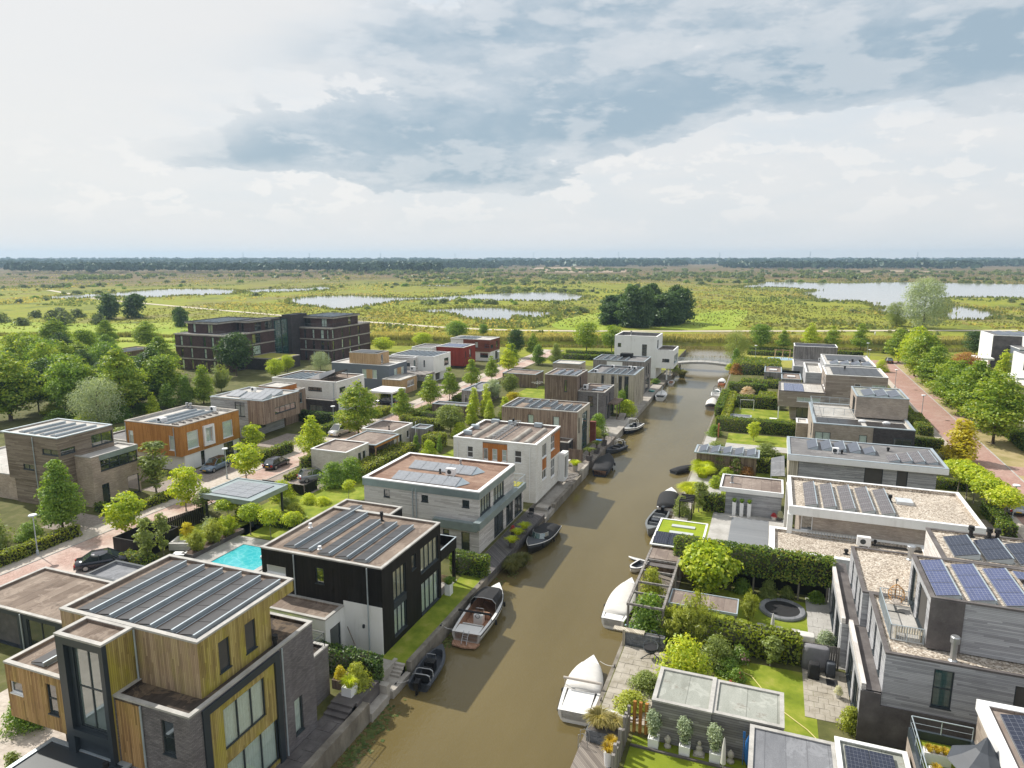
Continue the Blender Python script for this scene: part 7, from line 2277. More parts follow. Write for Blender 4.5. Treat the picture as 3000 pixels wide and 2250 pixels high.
T('column',54.4,200.0,6.2,4.6, 'dense green cone tree in front of the grey villa', 'leaf_lime')
T('round',56.4,236.7,7.0,7.0, 'dark tree behind the grey villa', 'leaf_dark')
T('round',45.0,196.0,5.6,6.0, 'rust leaved tree near the white villa', 'leaf_rust')
T('silver',-8.9,199.4,8.6,8.0, 'grey green willow beside the right end of the footbridge', 'leaf_olive')
for (k, x, y, hh, ww, m_, lb) in (('round',-3.1,227.3,8.0,6.4, 'leaf_mid', 'first tree by the playground along the cross canal'),('oak',3.7,232.0,6.0,6.0, 'leaf_oak', 'second tree by the playground along the cross canal'),
         ('oak',11.8,238.0,8.0,7.0, 'leaf_lime', 'yellow green tree behind the dark board house'),('oak',18.2,238.0,7.4,6.4, 'leaf_oak', 'tree right of the yellow green one by the cross canal'),
         ('oak',26.0,236.0,8.6,7.0, 'leaf_oak', 'conical tree at the cross canal by the street lamp')):
 T(k, x, y, hh, ww, lb, m_)
T('willow',57.8,322.0,20.0,19.0, 'huge pale willow standing alone before the right lake', 'leaf_silver')
T('willow',49.0,330.0,10.0,10.0, 'smaller willow crown leaning out left of the huge willow', 'leaf_olive')
for (x, y, hh, ww, lb) in ((-291.0,235.7,11.8,10.4, 'left of two dark round trees on the mown field'),(-286.0,246.0,11.0,12.0, 'right of two dark round trees on the mown field'),(-231.6,220.6,8.0,7.0, 'round tree behind the apartment block')):
 T('fartree', x, y, hh, ww, lb, 'leaf_dark')
rb = random.Random(5)
for i in range(30):
 a = (i + rb.random()) / 30
 x = -67 + 29 * a + rb.uniform(-2,2)
 y = 283 + rb.uniform(0,40)
 T('copse', x, y, rb.uniform(11,17) * (.72 if a < .25 else 1.0), rb.uniform(9,12), 'dark green tree of the dense copse beyond the path', 'leaf_dark', 'trees of the dense copse')

# ---------------- ornamental grasses, reeds, potted plants
grass(-7.3,90.4,1.5,1.9, 'nearer of two big lime green grass fountains on the right quay', 'grass_lime',2600)
grass(-7.6,93.2,1.4,1.8, 'farther of two big lime green grass fountains on the right quay', 'grass_lime',2400)
grass(-7.8,82.6,1.7,1.7, 'spreading lime grass mound beside the black pergola', 'grass_lime',2600)
grass(-8.2,36.5,0.85,1.1, 'straw coloured grass tuft at the waterside end of the slate planter', 'grass_straw',900,0.8)
grass(-7.4,36.6,0.7,0.9, 'straw coloured grass tuft at the garden end of the slate planter', 'grass_straw',700,0.8)
for (x, y, m_, lb) in ((-21.8,57.6, 'grass_reed', 'nearer clump of green reeds in the canal'),(-21.4,59.4, 'grass_reed', 'farther clump of green reeds in the canal'),(-21.9,58.6, 'grass_reed', 'small middle clump of reeds in the canal')):
 grass(x, y, 1.0,1.4, lb, m_, 650,-1.15, 'reeds in the canal', 'reeds', 'reed_clump',.02)
grass(-20.4,175.0,1.6,2.2, 'reeds standing in the water under the footbridge', 'grass_reed',900,-1.15, None, 'reeds', 'reed_clump',.03)

def in_poly(x, y, P):
 c = False
 j = len(P) - 1
 for i in range(len(P)):
  if (P[i][1] > y) != (P[j][1] > y) and x < (P[j][0] - P[i][0]) * (y - P[i][1]) / (P[j][1] - P[i][1]) + P[i][0]:
   c = not c
  j = i
 return c

def np_in_ponds(x, y):
 res = np.zeros(len(x), bool)
 for Q in PONDS:
  q = np.array(Q)
  m_ = (x > q[:, 0].min()) & (x < q[:, 0].max()) & (y > q[:, 1].min()) & (y < q[:, 1].max())
  if not m_.any():
   continue
  xx, yy = x[m_], y[m_]
  c = np.zeros(len(xx), bool)
  for i in range(len(q)):
   (x1, y1),(x0, y0) = q[i], q[i - 1]
   if y1 == y0:
    continue
   c ^= ((y1 > yy) != (y0 > yy)) & (xx < (x0 - x1) * (yy - y1) / (y0 - y1) + x1)
  res[np.where(m_)[0][c]] = True
 return res

def blades_band(name, pts, n, h, mat, seed, w=.10, kind='stuff', label=None):
 """tall bank vegetation: upright blades scattered over quads (x0,y0 .. polygon strip)"""
 rng = np.random.default_rng(seed)
 P = np.zeros((n, 3))
 seg = rng.integers(0, len(pts) - 1, n)
 a = rng.uniform(0,1, n); b = rng.uniform(0,1, n)
 L = np.array([(p[0], p[1]) for p in pts]); Rr = np.array([(p[2], p[3]) for p in pts])
 lo = L[seg] * (1 - a)[:, None] + L[seg + 1] * a[:, None]
 hi = Rr[seg] * (1 - a)[:, None] + Rr[seg + 1] * a[:, None]
 P[:, :2] = lo * (1 - b)[:, None] + hi * b[:, None]
 keep = ~np_in_ponds(P[:, 0], P[:, 1])
 P = P[keep]
 n = len(P)
 ang = rng.uniform(0, np.pi, n)
 d = np.stack([np.cos(ang), np.sin(ang), np.zeros(n)],1) * (w * rng.uniform(.6,1.5, n))[:, None]
 patch = .5 + .5 * np.sin(P[:, 0] * .19 + 1.3 * np.sin(P[:, 1] * .23)) * np.cos(P[:, 1] * .17)
 hh = h * rng.uniform(.5,1.1, n) * (.45 + .75 * patch)
 lean = np.stack([rng.normal(size=n) * .16, rng.normal(size=n) * .16, np.ones(n)],1) * hh[:, None]
 V = np.stack([P - d, P + d, P + lean + d * .35, P + lean - d * .35],1).reshape(-1,3)
 F = np.arange(n * 4).reshape(n, 4)
 o = link(name, np_mesh(name, V, F, mat))
 o['kind'] = kind
 o['label'] = label
 o['category'] = 'vegetation'
 return o

xs = list(range(-300,301,30))
blades_band('bank_reeds',[(x, far_bank(x) - 1.5, x, far_bank(x) + 3.5) for x in xs],26000,1.7, 'grass_reed',1,.13, label='tall green reeds along the far bank of the cross canal')
blades_band('bank_grass',[(x, far_bank(x) + 3, x, far_bank(x) + 24) for x in range(-180,211,30)],22000,0.8, 'grass_straw',2,.2, label='rough grass on the bank between canal and sandy path')
blades_band('bank_reeds',[(x, near_bank(x) - .5, x, near_bank(x) + 1.4) for x in xs if x < -25 or x > 0],9000,1.0, 'grass_reed',3,.12, label='low reeds along the near bank of the cross canal')
blades_band('meadow_grass',[(x, 290 + (x + 40) * .42, x, 430 + (x + 40) * .3) for x in range(-330,241,30)],15000,.6, 'grass_reed',4,.4, label='tufted wild grass of the wetland meadow')

def view_depth(x, y):
 return -x * math.sin(R(20.7)) + y * math.cos(R(20.7)), x * math.cos(R(20.7)) + y * math.sin(R(20.7))

# reed fringes round the ponds, tussocks over the marsh
def quads_up(name, P, h, w, mat, seed, label):
 rng = np.random.default_rng(seed)
 n = len(P)
 ang = rng.uniform(0, np.pi, n)
 d = np.stack([np.cos(ang), np.sin(ang), np.zeros(n)],1) * (w * rng.uniform(.5,1.5, n))[:, None]
 hh = h * rng.uniform(.4,1.2, n)
 lean = np.stack([rng.normal(size=n) * .2, rng.normal(size=n) * .2, np.ones(n)],1) * hh[:, None]
 V = np.stack([P - d, P + d, P + lean + d * .5, P + lean - d * .5],1).reshape(-1,3)
 o = link(name, np_mesh(name, V, np.arange(n * 4).reshape(n, 4), mat))
 o['kind'] = 'stuff'
 o['label'] = label
 o['category'] = 'vegetation'

ALLPATH = PATH
rng_ = np.random.default_rng(77)
fr_ = []
for Q in PONDS:
 q_ = np.array(Q)
 nx_ = np.roll(q_, -1, axis=0)
 L_ = np.linalg.norm(nx_ - q_, axis=1)
 k_ = int(min(5200, L_.sum() * 2.3))
 si = rng_.choice(len(q_), k_, p=L_ / L_.sum())
 a_ = rng_.uniform(0,1, k_)[:, None]
 p_ = q_[si] * (1 - a_) + nx_[si] * a_
 wob = np.sin(p_[:, 0] * .21 + p_[:, 1] * .13) * np.sin(p_[:, 1] * .31)
 p_ = p_ + rng_.normal(size=(k_, 2)) * (.9 + 3.2 * np.clip(wob, 0,1))[:, None]
 fr_.append(np.c_[p_, np.full(k_, .05)])
fr_ = np.vstack(fr_)
half = rng_.uniform(0,1, len(fr_)) < .55
quads_up('pond_reeds', fr_[half],1.3,.5, 'grass_reed',1, 'green reeds fringing the wetland ponds')
quads_up('pond_reeds', fr_[~half],1.1,.5, 'leaf_bush',2, 'darker marsh plants fringing the wetland ponds')
for k_, (mt_, hh_, ph_, lb_) in enumerate((('leaf_bush',1.1,0.0, 'dark green sedge tussocks over the marsh'),('grass_straw',.9,2.1, 'straw coloured tussocks over the marsh'),('grass_reed',.7,4.0, 'fresh green marsh plants in patches'))):
 n_ = 40000
 dp_ = 250 * np.exp(rng_.uniform(0,1, n_) * np.log(1500 / 250))
 lt_ = rng_.uniform(-.8,.8, n_) * dp_
 X_ = lt_ * math.cos(R(20.7)) - dp_ * math.sin(R(20.7))
 Y_ = lt_ * math.sin(R(20.7)) + dp_ * math.cos(R(20.7))
 fld = np.sin(X_ * .031 + ph_ + 1.7 * np.sin(Y_ * .017 + ph_)) * np.cos(Y_ * .024 - ph_ + 1.3 * np.sin(X_ * .012)) + .35 * np.sin(X_ * .11 + Y_ * .07)
 ok = (fld > .28) & (Y_ > far_bank(X_) + 26) & ~np_in_ponds(X_, Y_) & ~((X_ > -440) & (X_ < -175) & (Y_ < 290)) & ~((X_ > -90) & (X_ < -10) & (Y_ < 400) & (Y_ > 262))
 for (xa, ya),(xb, yb) in zip(ALLPATH, ALLPATH[1:]):
  tt = np.clip(((X_ - xa) * (xb - xa) + (Y_ - ya) * (yb - ya)) / ((xb - xa) ** 2 + (yb - ya) ** 2),0,1)
  ok &= np.hypot(X_ - xa - tt * (xb - xa), Y_ - ya - tt * (yb - ya)) > 5.5
 P_ = np.c_[X_, Y_, np.zeros(n_)][ok]
 quads_up('marsh_tussocks', P_, hh_, .75, mt_, 5 + k_, lb_)

rb = random.Random(21)
bush_n = 0
far_pts = []
cl = [(rb.uniform(-900,500), rb.uniform(270,1500)) for _ in range(46)]
tries = 0
while tries < 14000 and len(far_pts) < 1600:
 tries += 1
 if rb.random() < .86:
  c = rb.choice(cl)
  sp = 10 + c[1] * .04
  x, y = c[0] + rb.gauss(0, sp), c[1] + rb.gauss(0, sp * .7)
 else:
  x, y = rb.uniform(-1300,800), rb.uniform(270,1800)
 dp, lt = view_depth(x, y)
 if dp < 235 or abs(lt) > dp * .8 + 10 or y < far_bank(x) + 20:
  continue
 if any(in_poly(x, y, P) for P in PONDS):
  continue
 if -92 < x < -10 and 262 < y < 410 and (x < -58 or x > -44 or y < 340):
  continue
 if -440 < x < -180 and 110 < y < 290:
  continue
 if min((x - a) ** 2 + (y - b) ** 2 for a, b in PATH) < 60:
  continue
 far_pts.append((dp, x, y))
far_pts.sort()
for (dp, x, y) in far_pts[:290]:
 s = rb.uniform(.55,1.25) * (1 + dp / 1600)
 o_ = tree('farbush', x, y, 1.7 * s, 4.8 * s * rb.uniform(.8,1.5), 'grey green willow bush scattered in the wetland',('leaf_bush', 'leaf_olive', 'leaf_mid')[rb.choice((0,0,0,1,2))], 'wetland bushes', 'wetland_bush', 'bush')
for (x, y) in ((-300,205),(-318,212),(-330,196),(-306,190),(-340,220),(-352,205),(-290,196),(-322,228),(-345,236),(-362,190),(-280,206),(-335,182)):
 tree('farbush', x + 8, y + 10, rb.uniform(3,4.5), rb.uniform(7,10), 'grey green willow bush in the thicket left of the mown field', 'leaf_bush', 'willow thicket left of the mown field', 'wetland_bush', 'bush')

def blob_field(name, pts, mat, label, faces=36):
 """a far mass of crowns: every crown a knot of leaf cards"""
 rng = np.random.default_rng(9)
 Ps, Ns, Ss = [],[],[]
 for (x, y, h, w) in pts:
  k = faces
  d = unit(rng.normal(size=(k, 3)))
  d[:, 2] = np.abs(d[:, 2])
  Ps.append(np.array([x, y, h * .45]) + d * np.array([w / 2, w / 2, h * .52]) * rng.uniform(.7,1.0,(k, 1)))
  Ns.append(unit(d + rng.normal(size=(k, 3)) * .4))
  Ss.append(np.full(k, w * .26))
 P, N_, S_ = np.vstack(Ps), np.vstack(Ns), np.concatenate(Ss)
 V, F = leaf_quads(P, N_, S_, rng, .75)
 o = link(name, np_mesh(name, V, F, mat))
 o['kind'] = 'stuff'
 o['label'] = label
 o['category'] = 'vegetation'
 return o

blob_field('distant_bushes',[(x, y, rb.uniform(1.5,3.6) * (1 + dp / 2500), rb.uniform(3,7) * (1 + dp / 2500)) for dp, x, y in far_pts[290:]], 'leaf_bush', 'countless small bushes dotting the far wetland',26)
wood = []
for (d0, d1, n, hm, gaps) in ((1750,2100,900,15,.55),(2150,2500,900,17,.35),(2700,3300,1500,18,.12),(3700,4500,2000,22,.03)):
 for i in range(n):
  dp = rb.uniform(d0, d1)
  lt = rb.uniform(-.82,.82) * dp
  if math.sin(lt / d0 * 9 + d0) * .5 + .5 < gaps:
   continue
  x = lt * math.cos(R(20.7)) - dp * math.sin(R(20.7))
  y = lt * math.sin(R(20.7)) + dp * math.cos(R(20.7))
  wood.append((x, y, hm * rb.uniform(.7,1.25), rb.uniform(14,26) * (1 + d0 / 9000)))
for i in range(420):
 dp = rb.uniform(1250,1500)
 lt = -dp * .72 + rb.uniform(0,.62) * dp
 wood.append((lt * math.cos(R(20.7)) - dp * math.sin(R(20.7)), lt * math.sin(R(20.7)) + dp * math.cos(R(20.7)), rb.uniform(14,20), rb.uniform(11,18)))
blob_field('distant_woodland', wood, 'leaf_far', 'long dark belts of woodland along the horizon',34)

# ================================================================== BOATS
def boat(name, label, x, y, L, W, rz, hull='gel_white', rim='gel_white', floor='teak', H=.75, stern=.8, bowp=2.4, stripe=None, **o):
 t_ = thing(name, label, 'boat', x, y, -1.15, rz, 'boats moored in the canal')
 NS = 15

 def hw(t):
  return W / 2 * (stern + (1 - stern) * math.sin(math.pi / 2 * min(1, t / .45))) if t < .45 else W / 2 * max(.02,1 - ((t - .45) / .55) ** bowp)

 def zg(t):
  return H * (1 + .35 * max(0,(t - .35) / .65) ** 2)
 ts = [i / (NS - 1) for i in range(NS)]
 Y = lambda t: -L / 2 + L * t
 rings = []
 for t in ts:
  w_, z_ = hw(t), zg(t)
  k = -.3 if t < .8 else -.3 + (t - .8) / .2 * .45
  rings.append([(-w_, Y(t), z_),(-w_ * .97, Y(t), z_ * .62),(-w_ * .84, Y(t), z_ * .2),(-w_ * .5, Y(t), min(-.12, k + .12) if t < .9 else k + .05),(0, Y(t), k),
      (w_ * .5, Y(t), min(-.12, k + .12) if t < .9 else k + .05),(w_ * .84, Y(t), z_ * .2),(w_ * .97, Y(t), z_ * .62),(w_, Y(t), z_)])
 mb = MB()
 mb.loft(rings, False, False)
 mb.add(rings[0],[tuple(range(9))])
 mb.smooth = True
 part('hull', mb, hull, t_)
 gw = .10 + .04 * W
 mb = MB()
 for t0, t1 in zip(ts, ts[1:]):
  for s in (-1,1):
   a, b = hw(t0), hw(t1)
   ia, ib = max(0, a - gw), max(0, b - gw)
   mb.quad((s * a, Y(t0), zg(t0) + .02),(s * b, Y(t1), zg(t1) + .02),(s * ib, Y(t1), zg(t1) + .03),(s * ia, Y(t0), zg(t0) + .03))
 fd = o.get('foredeck',.78)
 for t0, t1 in zip(ts, ts[1:]):
  if t0 >= fd - .01:
   a, b = max(0, hw(t0) - gw), max(0, hw(t1) - gw)
   mb.quad((-a, Y(t0), zg(t0) + .03),(a, Y(t0), zg(t0) + .03),(b, Y(t1), zg(t1) + .03),(-b, Y(t1), zg(t1) + .03))
 ad = o.get('aftdeck',0)
 if ad:
  a = hw(0) - gw
  mb.box(-a, a, Y(0), Y(ad), zg(0) - .05, zg(0) + .035)
 part('deck', mb, rim, t_)
 fz = H * .3
 mb = MB()
 prev = None
 for t in ts:
  if t > fd + .06:
   break
  a = max(.02, hw(t) - gw)
  cur = [(-a, Y(t), zg(t) + .02),(-a * .92, Y(t), fz),(a * .92, Y(t), fz),(a, Y(t), zg(t) + .02)]
  if prev:
   for j in range(3):
    mb.quad(prev[j], prev[j + 1], cur[j + 1], cur[j])
  else:
   mb.quad(cur[0], cur[1], cur[2], cur[3])
  prev = cur
 mb.quad(*prev)
 part('cockpit', mb, floor, t_)
 for s in (-1,1):
  part('rub_rail', MB().tube([(s * (hw(t) + .015), Y(t), zg(t) - .05) for t in ts],.045 if W > 1.7 else .03,6), o.get('rub', 'black_rubber'), t_)
 if stripe:
  mb = MB()
  for t0, t1 in zip(ts[:-1], ts[1:]):
   for s in (-1,1):
    mb.quad((s * (hw(t0) * .985 + .012), Y(t0), zg(t0) * .68),(s * (hw(t1) * .985 + .012), Y(t1), zg(t1) * .68),(s * (hw(t1) + .008), Y(t1), zg(t1) * .86),(s * (hw(t0) + .008), Y(t0), zg(t0) * .86))
  part('stripe', mb, stripe, t_)

 def cover(t0, t1, hc, mat, nm='cover', open_ends=False):
  mb = MB()
  rr = []
  n_ = 11
  for i in range(n_):
   t = t0 + (t1 - t0) * i / (n_ - 1)
   e = math.sin(math.pi * min(1,(i + .6) / (n_ + .2))) ** .35
   a = hw(t) + .03
   c = hc * e * (1 - .06 * (i % 2))
   rr.append([(-a, Y(t), zg(t) - .06),(-a * .96, Y(t), zg(t) + c * .35),(-a * .55, Y(t), zg(t) + c * .85),(0, Y(t), zg(t) + c),(a * .55, Y(t), zg(t) + c * .85),(a * .96, Y(t), zg(t) + c * .35),(a, Y(t), zg(t) - .06)])
  mb.loft(rr, False, True)
  mb.smooth = True
  return part(nm, mb, mat, t_)
 for c in o.get('covers',()):
  cover(*c)
 if 'canopy' in o:
  t0, t1, hc, mat = o['canopy']
  mb = MB()
  a0 = hw((t0 + t1) / 2) * .9
  rr = []
  for i in range(8):
   t = t0 + (t1 - t0) * i / 7
   a = min(hw(t) * .95, a0)
   c = hc * (1 - .45 * (i / 7) ** 2.2)
   rr.append([(-a, Y(t), zg(t) + .02),(-a * .97, Y(t), zg(t) + c * .62),(-a * .7, Y(t), zg(t) + c * .95),(0, Y(t), zg(t) + c),(a * .7, Y(t), zg(t) + c * .95),(a * .97, Y(t), zg(t) + c * .62),(a, Y(t), zg(t) + .02)])
  mb.loft(rr, False, False)
  mb.add(rr[-1],[tuple(range(7))])
  mb.smooth = False
  cp = part('canopy', mb, mat, t_)
  q = MB()
  r0 = rr[0]
  q.tube(r0,.03,5)
  part('canopy_bow', q, 'steel', cp)
  if o.get('canwin'):
   q = MB()
   a = a0 * .7
   q.quad((-a, Y(t1) + .012, zg(t1) + hc * .12),(a, Y(t1) + .012, zg(t1) + hc * .12),(a * .8, Y(t1) + .012, zg(t1) + hc * .42),(-a * .8, Y(t1) + .012, zg(t1) + hc * .42))
   part('canopy_window', q, 'glass_frost', cp)
 if 'screen' in o:
  t0, hs = o['screen']
  a = hw(t0) * .85
  q = MB()
  pts = [(-a, Y(t0) - .5),(-a * .8, Y(t0)),(-a * .3, Y(t0) + .35),(a * .3, Y(t0) + .35),(a * .8, Y(t0)),(a, Y(t0) - .5)]
  for p_, r_ in zip(pts, pts[1:]):
   q.quad((p_[0], p_[1], zg(t0) + .03),(r_[0], r_[1], zg(t0) + .03),(r_[0] * .9, r_[1] - .25, zg(t0) + hs),(p_[0] * .9, p_[1] - .25, zg(t0) + hs))
  part('windscreen', q, 'glass_green', t_)
  q = MB().tube([(p_[0] * .9, p_[1] - .25, zg(t0) + hs) for p_ in pts],.022,5)
  for p_ in pts:
   q.tube([(p_[0], p_[1], zg(t0) + .03),(p_[0] * .9, p_[1] - .25, zg(t0) + hs)],.018,5)
  part('windscreen_frame', q, 'steel', t_)
 for (t, wd, dp, hh, mat) in o.get('seats',()):
  q = MB()
  q.box(-wd / 2, wd / 2, Y(t) - dp / 2, Y(t) + dp / 2, fz, fz + hh)
  q.box(-wd / 2, wd / 2, Y(t) - dp / 2 - .08, Y(t) - dp / 2 + .02, fz + hh * .5, fz + hh + .32)
  part('seat', q, mat, t_)
 if 'console' in o:
  t, mat = o['console']
  q = MB().box(-.38,.38, Y(t) - .3, Y(t) + .3, fz, fz + .75)
  cs = part('console', q, mat, t_)
  part('steering_wheel', MB().tube([(.18 * math.cos(k * math.pi / 6), Y(t) - .36, fz + .72 + .18 * math.sin(k * math.pi / 6)) for k in range(13)],.02,5), 'black_rubber', cs)
  part('grab_rail', MB().tube([(-.34, Y(t) + .25, fz + .7),(-.34, Y(t) + .2, fz + 1.15),(.34, Y(t) + .2, fz + 1.15),(.34, Y(t) + .25, fz + .7)],.022,5), 'steel', cs)
 if o.get('motor'):
  q = MB()
  q.cbox((0, Y(0) - .25, H * .85),.36,.6,.5)
  q.cbox((0, Y(0) - .32,-.15),.16,.26, H * .95)
  mt = part('outboard_motor', q, 'gel_black', t_)
  part('propeller_leg', MB().cbox((0, Y(0) - .42,-.3),.1,.34,.3), 'steel', mt)
 if o.get('platform'):
  a = hw(0) * .95
  q = MB().prism([(-a, Y(0) + .05),(-a * .85, Y(0) - .6),(0, Y(0) - .78),(a * .85, Y(0) - .6),(a, Y(0) + .05)],.12,.24)
  pf_ = part('swim_platform', q, 'teak', t_)
  q = MB()
  for s in (-.22,.22):
   q.tube([(s, Y(0) + .1, H + .15),(s, Y(0) - .25, H * .8),(s, Y(0) - .55,.3)],.025,5)
  for k in range(4):
   q.tube([(-.22, Y(0) - .05 - .12 * k, H - .12 * k),(.22, Y(0) - .05 - .12 * k, H - .12 * k)],.02,5)
  part('swim_ladder', q, 'steel', pf_)
 if 'arch' in o:
  t, hh, mat = o['arch']
  a = hw(t) * .85
  q = MB()
  for dy in (0,.55):
   q.tube([(-a, Y(t) + dy, zg(t)),(-a * .9, Y(t) + dy * 1.2, zg(t) + hh * .8),(-a * .6, Y(t) + dy * 1.3, zg(t) + hh),(a * .6, Y(t) + dy * 1.3, zg(t) + hh),(a * .9, Y(t) + dy * 1.2, zg(t) + hh * .8),(a, Y(t) + dy, zg(t))],.04,6)
  part('arch', q, mat, t_)
 if 'bar' in o:
  t = o['bar']
  a = hw(t)
  part('folded_bimini', MB().tube([(-a * 1.05, Y(t), zg(t) + .75),(a * 1.05, Y(t), zg(t) + .75)],.09,7).tube([(-a, Y(t) + .3, zg(t)),(-a, Y(t), zg(t) + .75)],.02,5).tube([(a, Y(t) + .3, zg(t)),(a, Y(t), zg(t) + .75)],.02,5), o.get('barmat', 'black_cloth'), t_)
 for s, t in o.get('fenders',()):
  part('fender', MB().lathe([(.02,0),(.10,.06),(.11,.3),(.10,.42),(.02,.48)],(s * (hw(t) + .12), Y(t), zg(t) - .62),8), o.get('fmat', 'black_rubber'), t_)
 return t_

def up(deg):
 return R(deg)

boat('motor_sloop', 'beige sloop with teak swim platform and raised black canopy',-20.95,48.8,8.2,2.75, R(3.4), 'gel_grey', 'gel_white', 'teak',.95,.86,2.3, 'gel_white',
  canopy=(.48,.80,1.0, 'black_cloth'), platform=True, aftdeck=.14, console=(.36, 'gel_white'), seats=((.2,1.6,.5,.4, 'cloth_pale'),(.45,1.5,.45,.4, 'teak')), bar=.24, fenders=((1,.35),(1,.7)))
boat('motor_dinghy', 'black open motor dinghy with outboard beside the concrete quay steps',-21.65,40.6,4.9,1.75, R(7), 'rib_grey', 'rib_grey', 'rib_grey',.55,.9,2.2, None, rub='rib_grey',
  motor=True, console=(.48, 'gel_black'), seats=((.2,1.1,.5,.38, 'black_cloth'),(.38,.7,.35,.35, 'black_cloth')), arch=(.1,.45, 'steel'), foredeck=.8)
boat('motor_sloop', 'black sloop with white trim, windscreen and closed black canopy',-21.35,65.2,6.9,2.4, R(176), 'gel_black', 'rib_grey', 'teak',.85,.8,2.1, 'rib_grey', rub='gel_white',
  screen=(.62,.55), covers=((.05,.62,.5, 'black_cloth'),), fenders=((-1,.45),(-1,.75),(1,.5)), foredeck=.62)
boat('covered_sloop', 'black sloop fully covered with black tarpaulin below the three palms',-21.1,93.2,8.0,2.6, R(4), 'gel_navy', 'gel_black', 'teak',.85,.82,2.2, None, covers=((.02,.97,.42, 'black_cloth'),), fenders=((1,.3),(1,.6)))
boat('motor_dinghy', 'dark grey motor dinghy with white arch below the palms',-21.6,102.4,4.9,1.9, R(160), 'rib_grey', 'rib_grey', 'rib_grey',.6,.9,2.1, None, arch=(.15,1.0, 'gel_white'), motor=True, seats=((.45,1.2,.5,.35, 'black_cloth'),), rub='rib_grey')
boat('motor_boat', 'white over navy motorboat with tall white window frame',-21.6,116.2,6.4,2.3, R(168), 'gel_navy', 'gel_white', 'gel_white',.8,.85,2.1, 'gel_white', arch=(.42,1.35, 'gel_white'), console=(.5, 'gel_navy'), seats=((.3,1.2,.6,.5, 'gel_navy'),), foredeck=.6)
sb = boat('sailing_boat', 'white sailing yacht with folded rigging by the far quay',-21.3,147.0,7.2,2.4, R(4), 'gel_white', 'gel_white', 'gel_white',.8,.75,2.0, None, covers=((.35,.8,.35, 'gel_white'),), foredeck=.7)
part('mast', MB().tube([(0,-2.0,.9),(0,3.0,1.9)],.06,6).tube([(-.8,1.5,.9),(0,1.5,2.6),(.8,1.5,.9)],.03,5).tube([(0,1.5,2.6),(0,3.3,.9)],.015,4), 'steel', sb)
boat('rowing_boat', 'small white rowing boat nearest the bridge on the left quay',-21.6,164.4,4.0,1.5, R(3), 'gel_white', 'gel_white', 'gel_grey',.5,.75,2.1, None, rub='gel_white', seats=((.35,1.1,.25,.2, 'teak'),(.65,.9,.25,.2, 'teak')))
dg = thing('turquoise_dinghy', 'turquoise and orange dinghy pulled up on the far left quay', 'boat',-23.6,148.4,-.2, R(20))
part('hull', MB().lathe([(.05,0),(.5,.08),(.62,.3),(.55,.36)],(0,0,0),14,1,1.7), 'teal', dg)
part('thwart', MB().box(-.5,.5,-.2,.1,.32,.38), 'orange', dg)
cn = thing('upturned_canoe', 'green upturned canoe on the quay below the white house', 'boat',-24.3,160.0,-.3, R(-15))
part('hull', MB().loft([[(-.02 - .38 * math.sin(math.pi * i / 8),-2.2 + .55 * i, 0),(-.25 * math.sin(math.pi * i / 8),-2.2 + .55 * i, .3 * math.sin(math.pi * i / 8) + .02),(.25 * math.sin(math.pi * i / 8),-2.2 + .55 * i, .3 * math.sin(math.pi * i / 8) + .02),(.02 + .38 * math.sin(math.pi * i / 8),-2.2 + .55 * i, 0)] for i in range(9)]), 'green_paint', cn)
boat('covered_sloop', 'white sloop with beige cover and bare white stern, nearest on the right',-10.5,41.9,6.4,2.5, R(3), 'gel_white', 'gel_white', 'gel_white',.8,.88,2.1, 'gel_navy',
  covers=((.38,.84,.42, 'cloth_pale'),), aftdeck=.36, bar=.38, barmat='cloth_beige', platform=False, fenders=((-1,.4),), foredeck=.85)
boat('covered_sloop', 'white sloop fully covered in beige canvas beside the pergola',-10.5,54.6,7.4,2.3, R(-1), 'gel_white', 'gel_white', 'gel_white',.85,.8,2.1, 'gel_navy', covers=((.14,.86,.28, 'cloth_pale'),), aftdeck=.12, fenders=((-1,.35),))
tn = boat('inflatable_tender', 'small white inflatable tender with black nose behind the pergola',-10.7,62.6,2.4,1.2, R(160), 'gel_white', 'gel_white', 'rib_grey',.4,.95,2.6, None, rub='gel_navy')
boat('motor_dinghy', 'grey open motor dinghy next to the artificial turf roof',-10.8,74.1,6.8,2.0, R(176), 'rib_light', 'rib_light', 'rib_grey',.7,.85,2.1, None, rub='rib_light', console=(.55, 'rib_grey'), seats=((.3,1.3,.6,.4, 'rib_light'),(.72,1.0,.6,.35, 'rib_light')), motor=True)
boat('motor_sloop', 'white hulled sloop under a black canopy with clear back window',-10.4,81.6,7.0,2.5, R(3), 'gel_white', 'gel_white', 'teak',.8,.88,2.1, 'gel_navy', covers=((.05,.72,.72, 'black_cloth'),), fenders=((1,.5),), foredeck=.74)
boat('tarped_dinghy', 'tiny dinghy wrapped in crumpled dark tarpaulin by the right quay',-10.55,95.6,3.7,1.6, R(-35), 'rib_grey', 'rib_grey', 'rib_grey',.4,.8,2.0, None, covers=((.02,.97,.35, 'black_cloth'),))
boat('covered_sloop', 'beige covered sloop with dark stern window beside the golden hedge',-10.35,141.6,7.6,2.3, R(1), 'gel_grey', 'gel_white', 'teak',.8,.88,2.2, None, covers=((.03,.9,.6, 'cloth_pale'),(.0,.12,.55, 'black_cloth')))
boat('motor_boat', 'white motorboat with black folded frame behind the beige covered sloop',-10.35,152.6,7.0,2.2, R(1), 'gel_white', 'gel_white', 'gel_white',.8,.85,2.1, None, arch=(.7,1.1, 'black_rubber'), screen=(.55,.5), seats=((.25,1.2,.5,.4, 'gel_white'),))
boat('motor_boat', 'white and orange little boat nearest the bridge on the right quay',-10.4,169.4,5.0,1.8, R(2), 'orange', 'gel_white', 'gel_white',.6,.85,2.1, None, covers=((.4,.95,.4, 'gel_white'),))

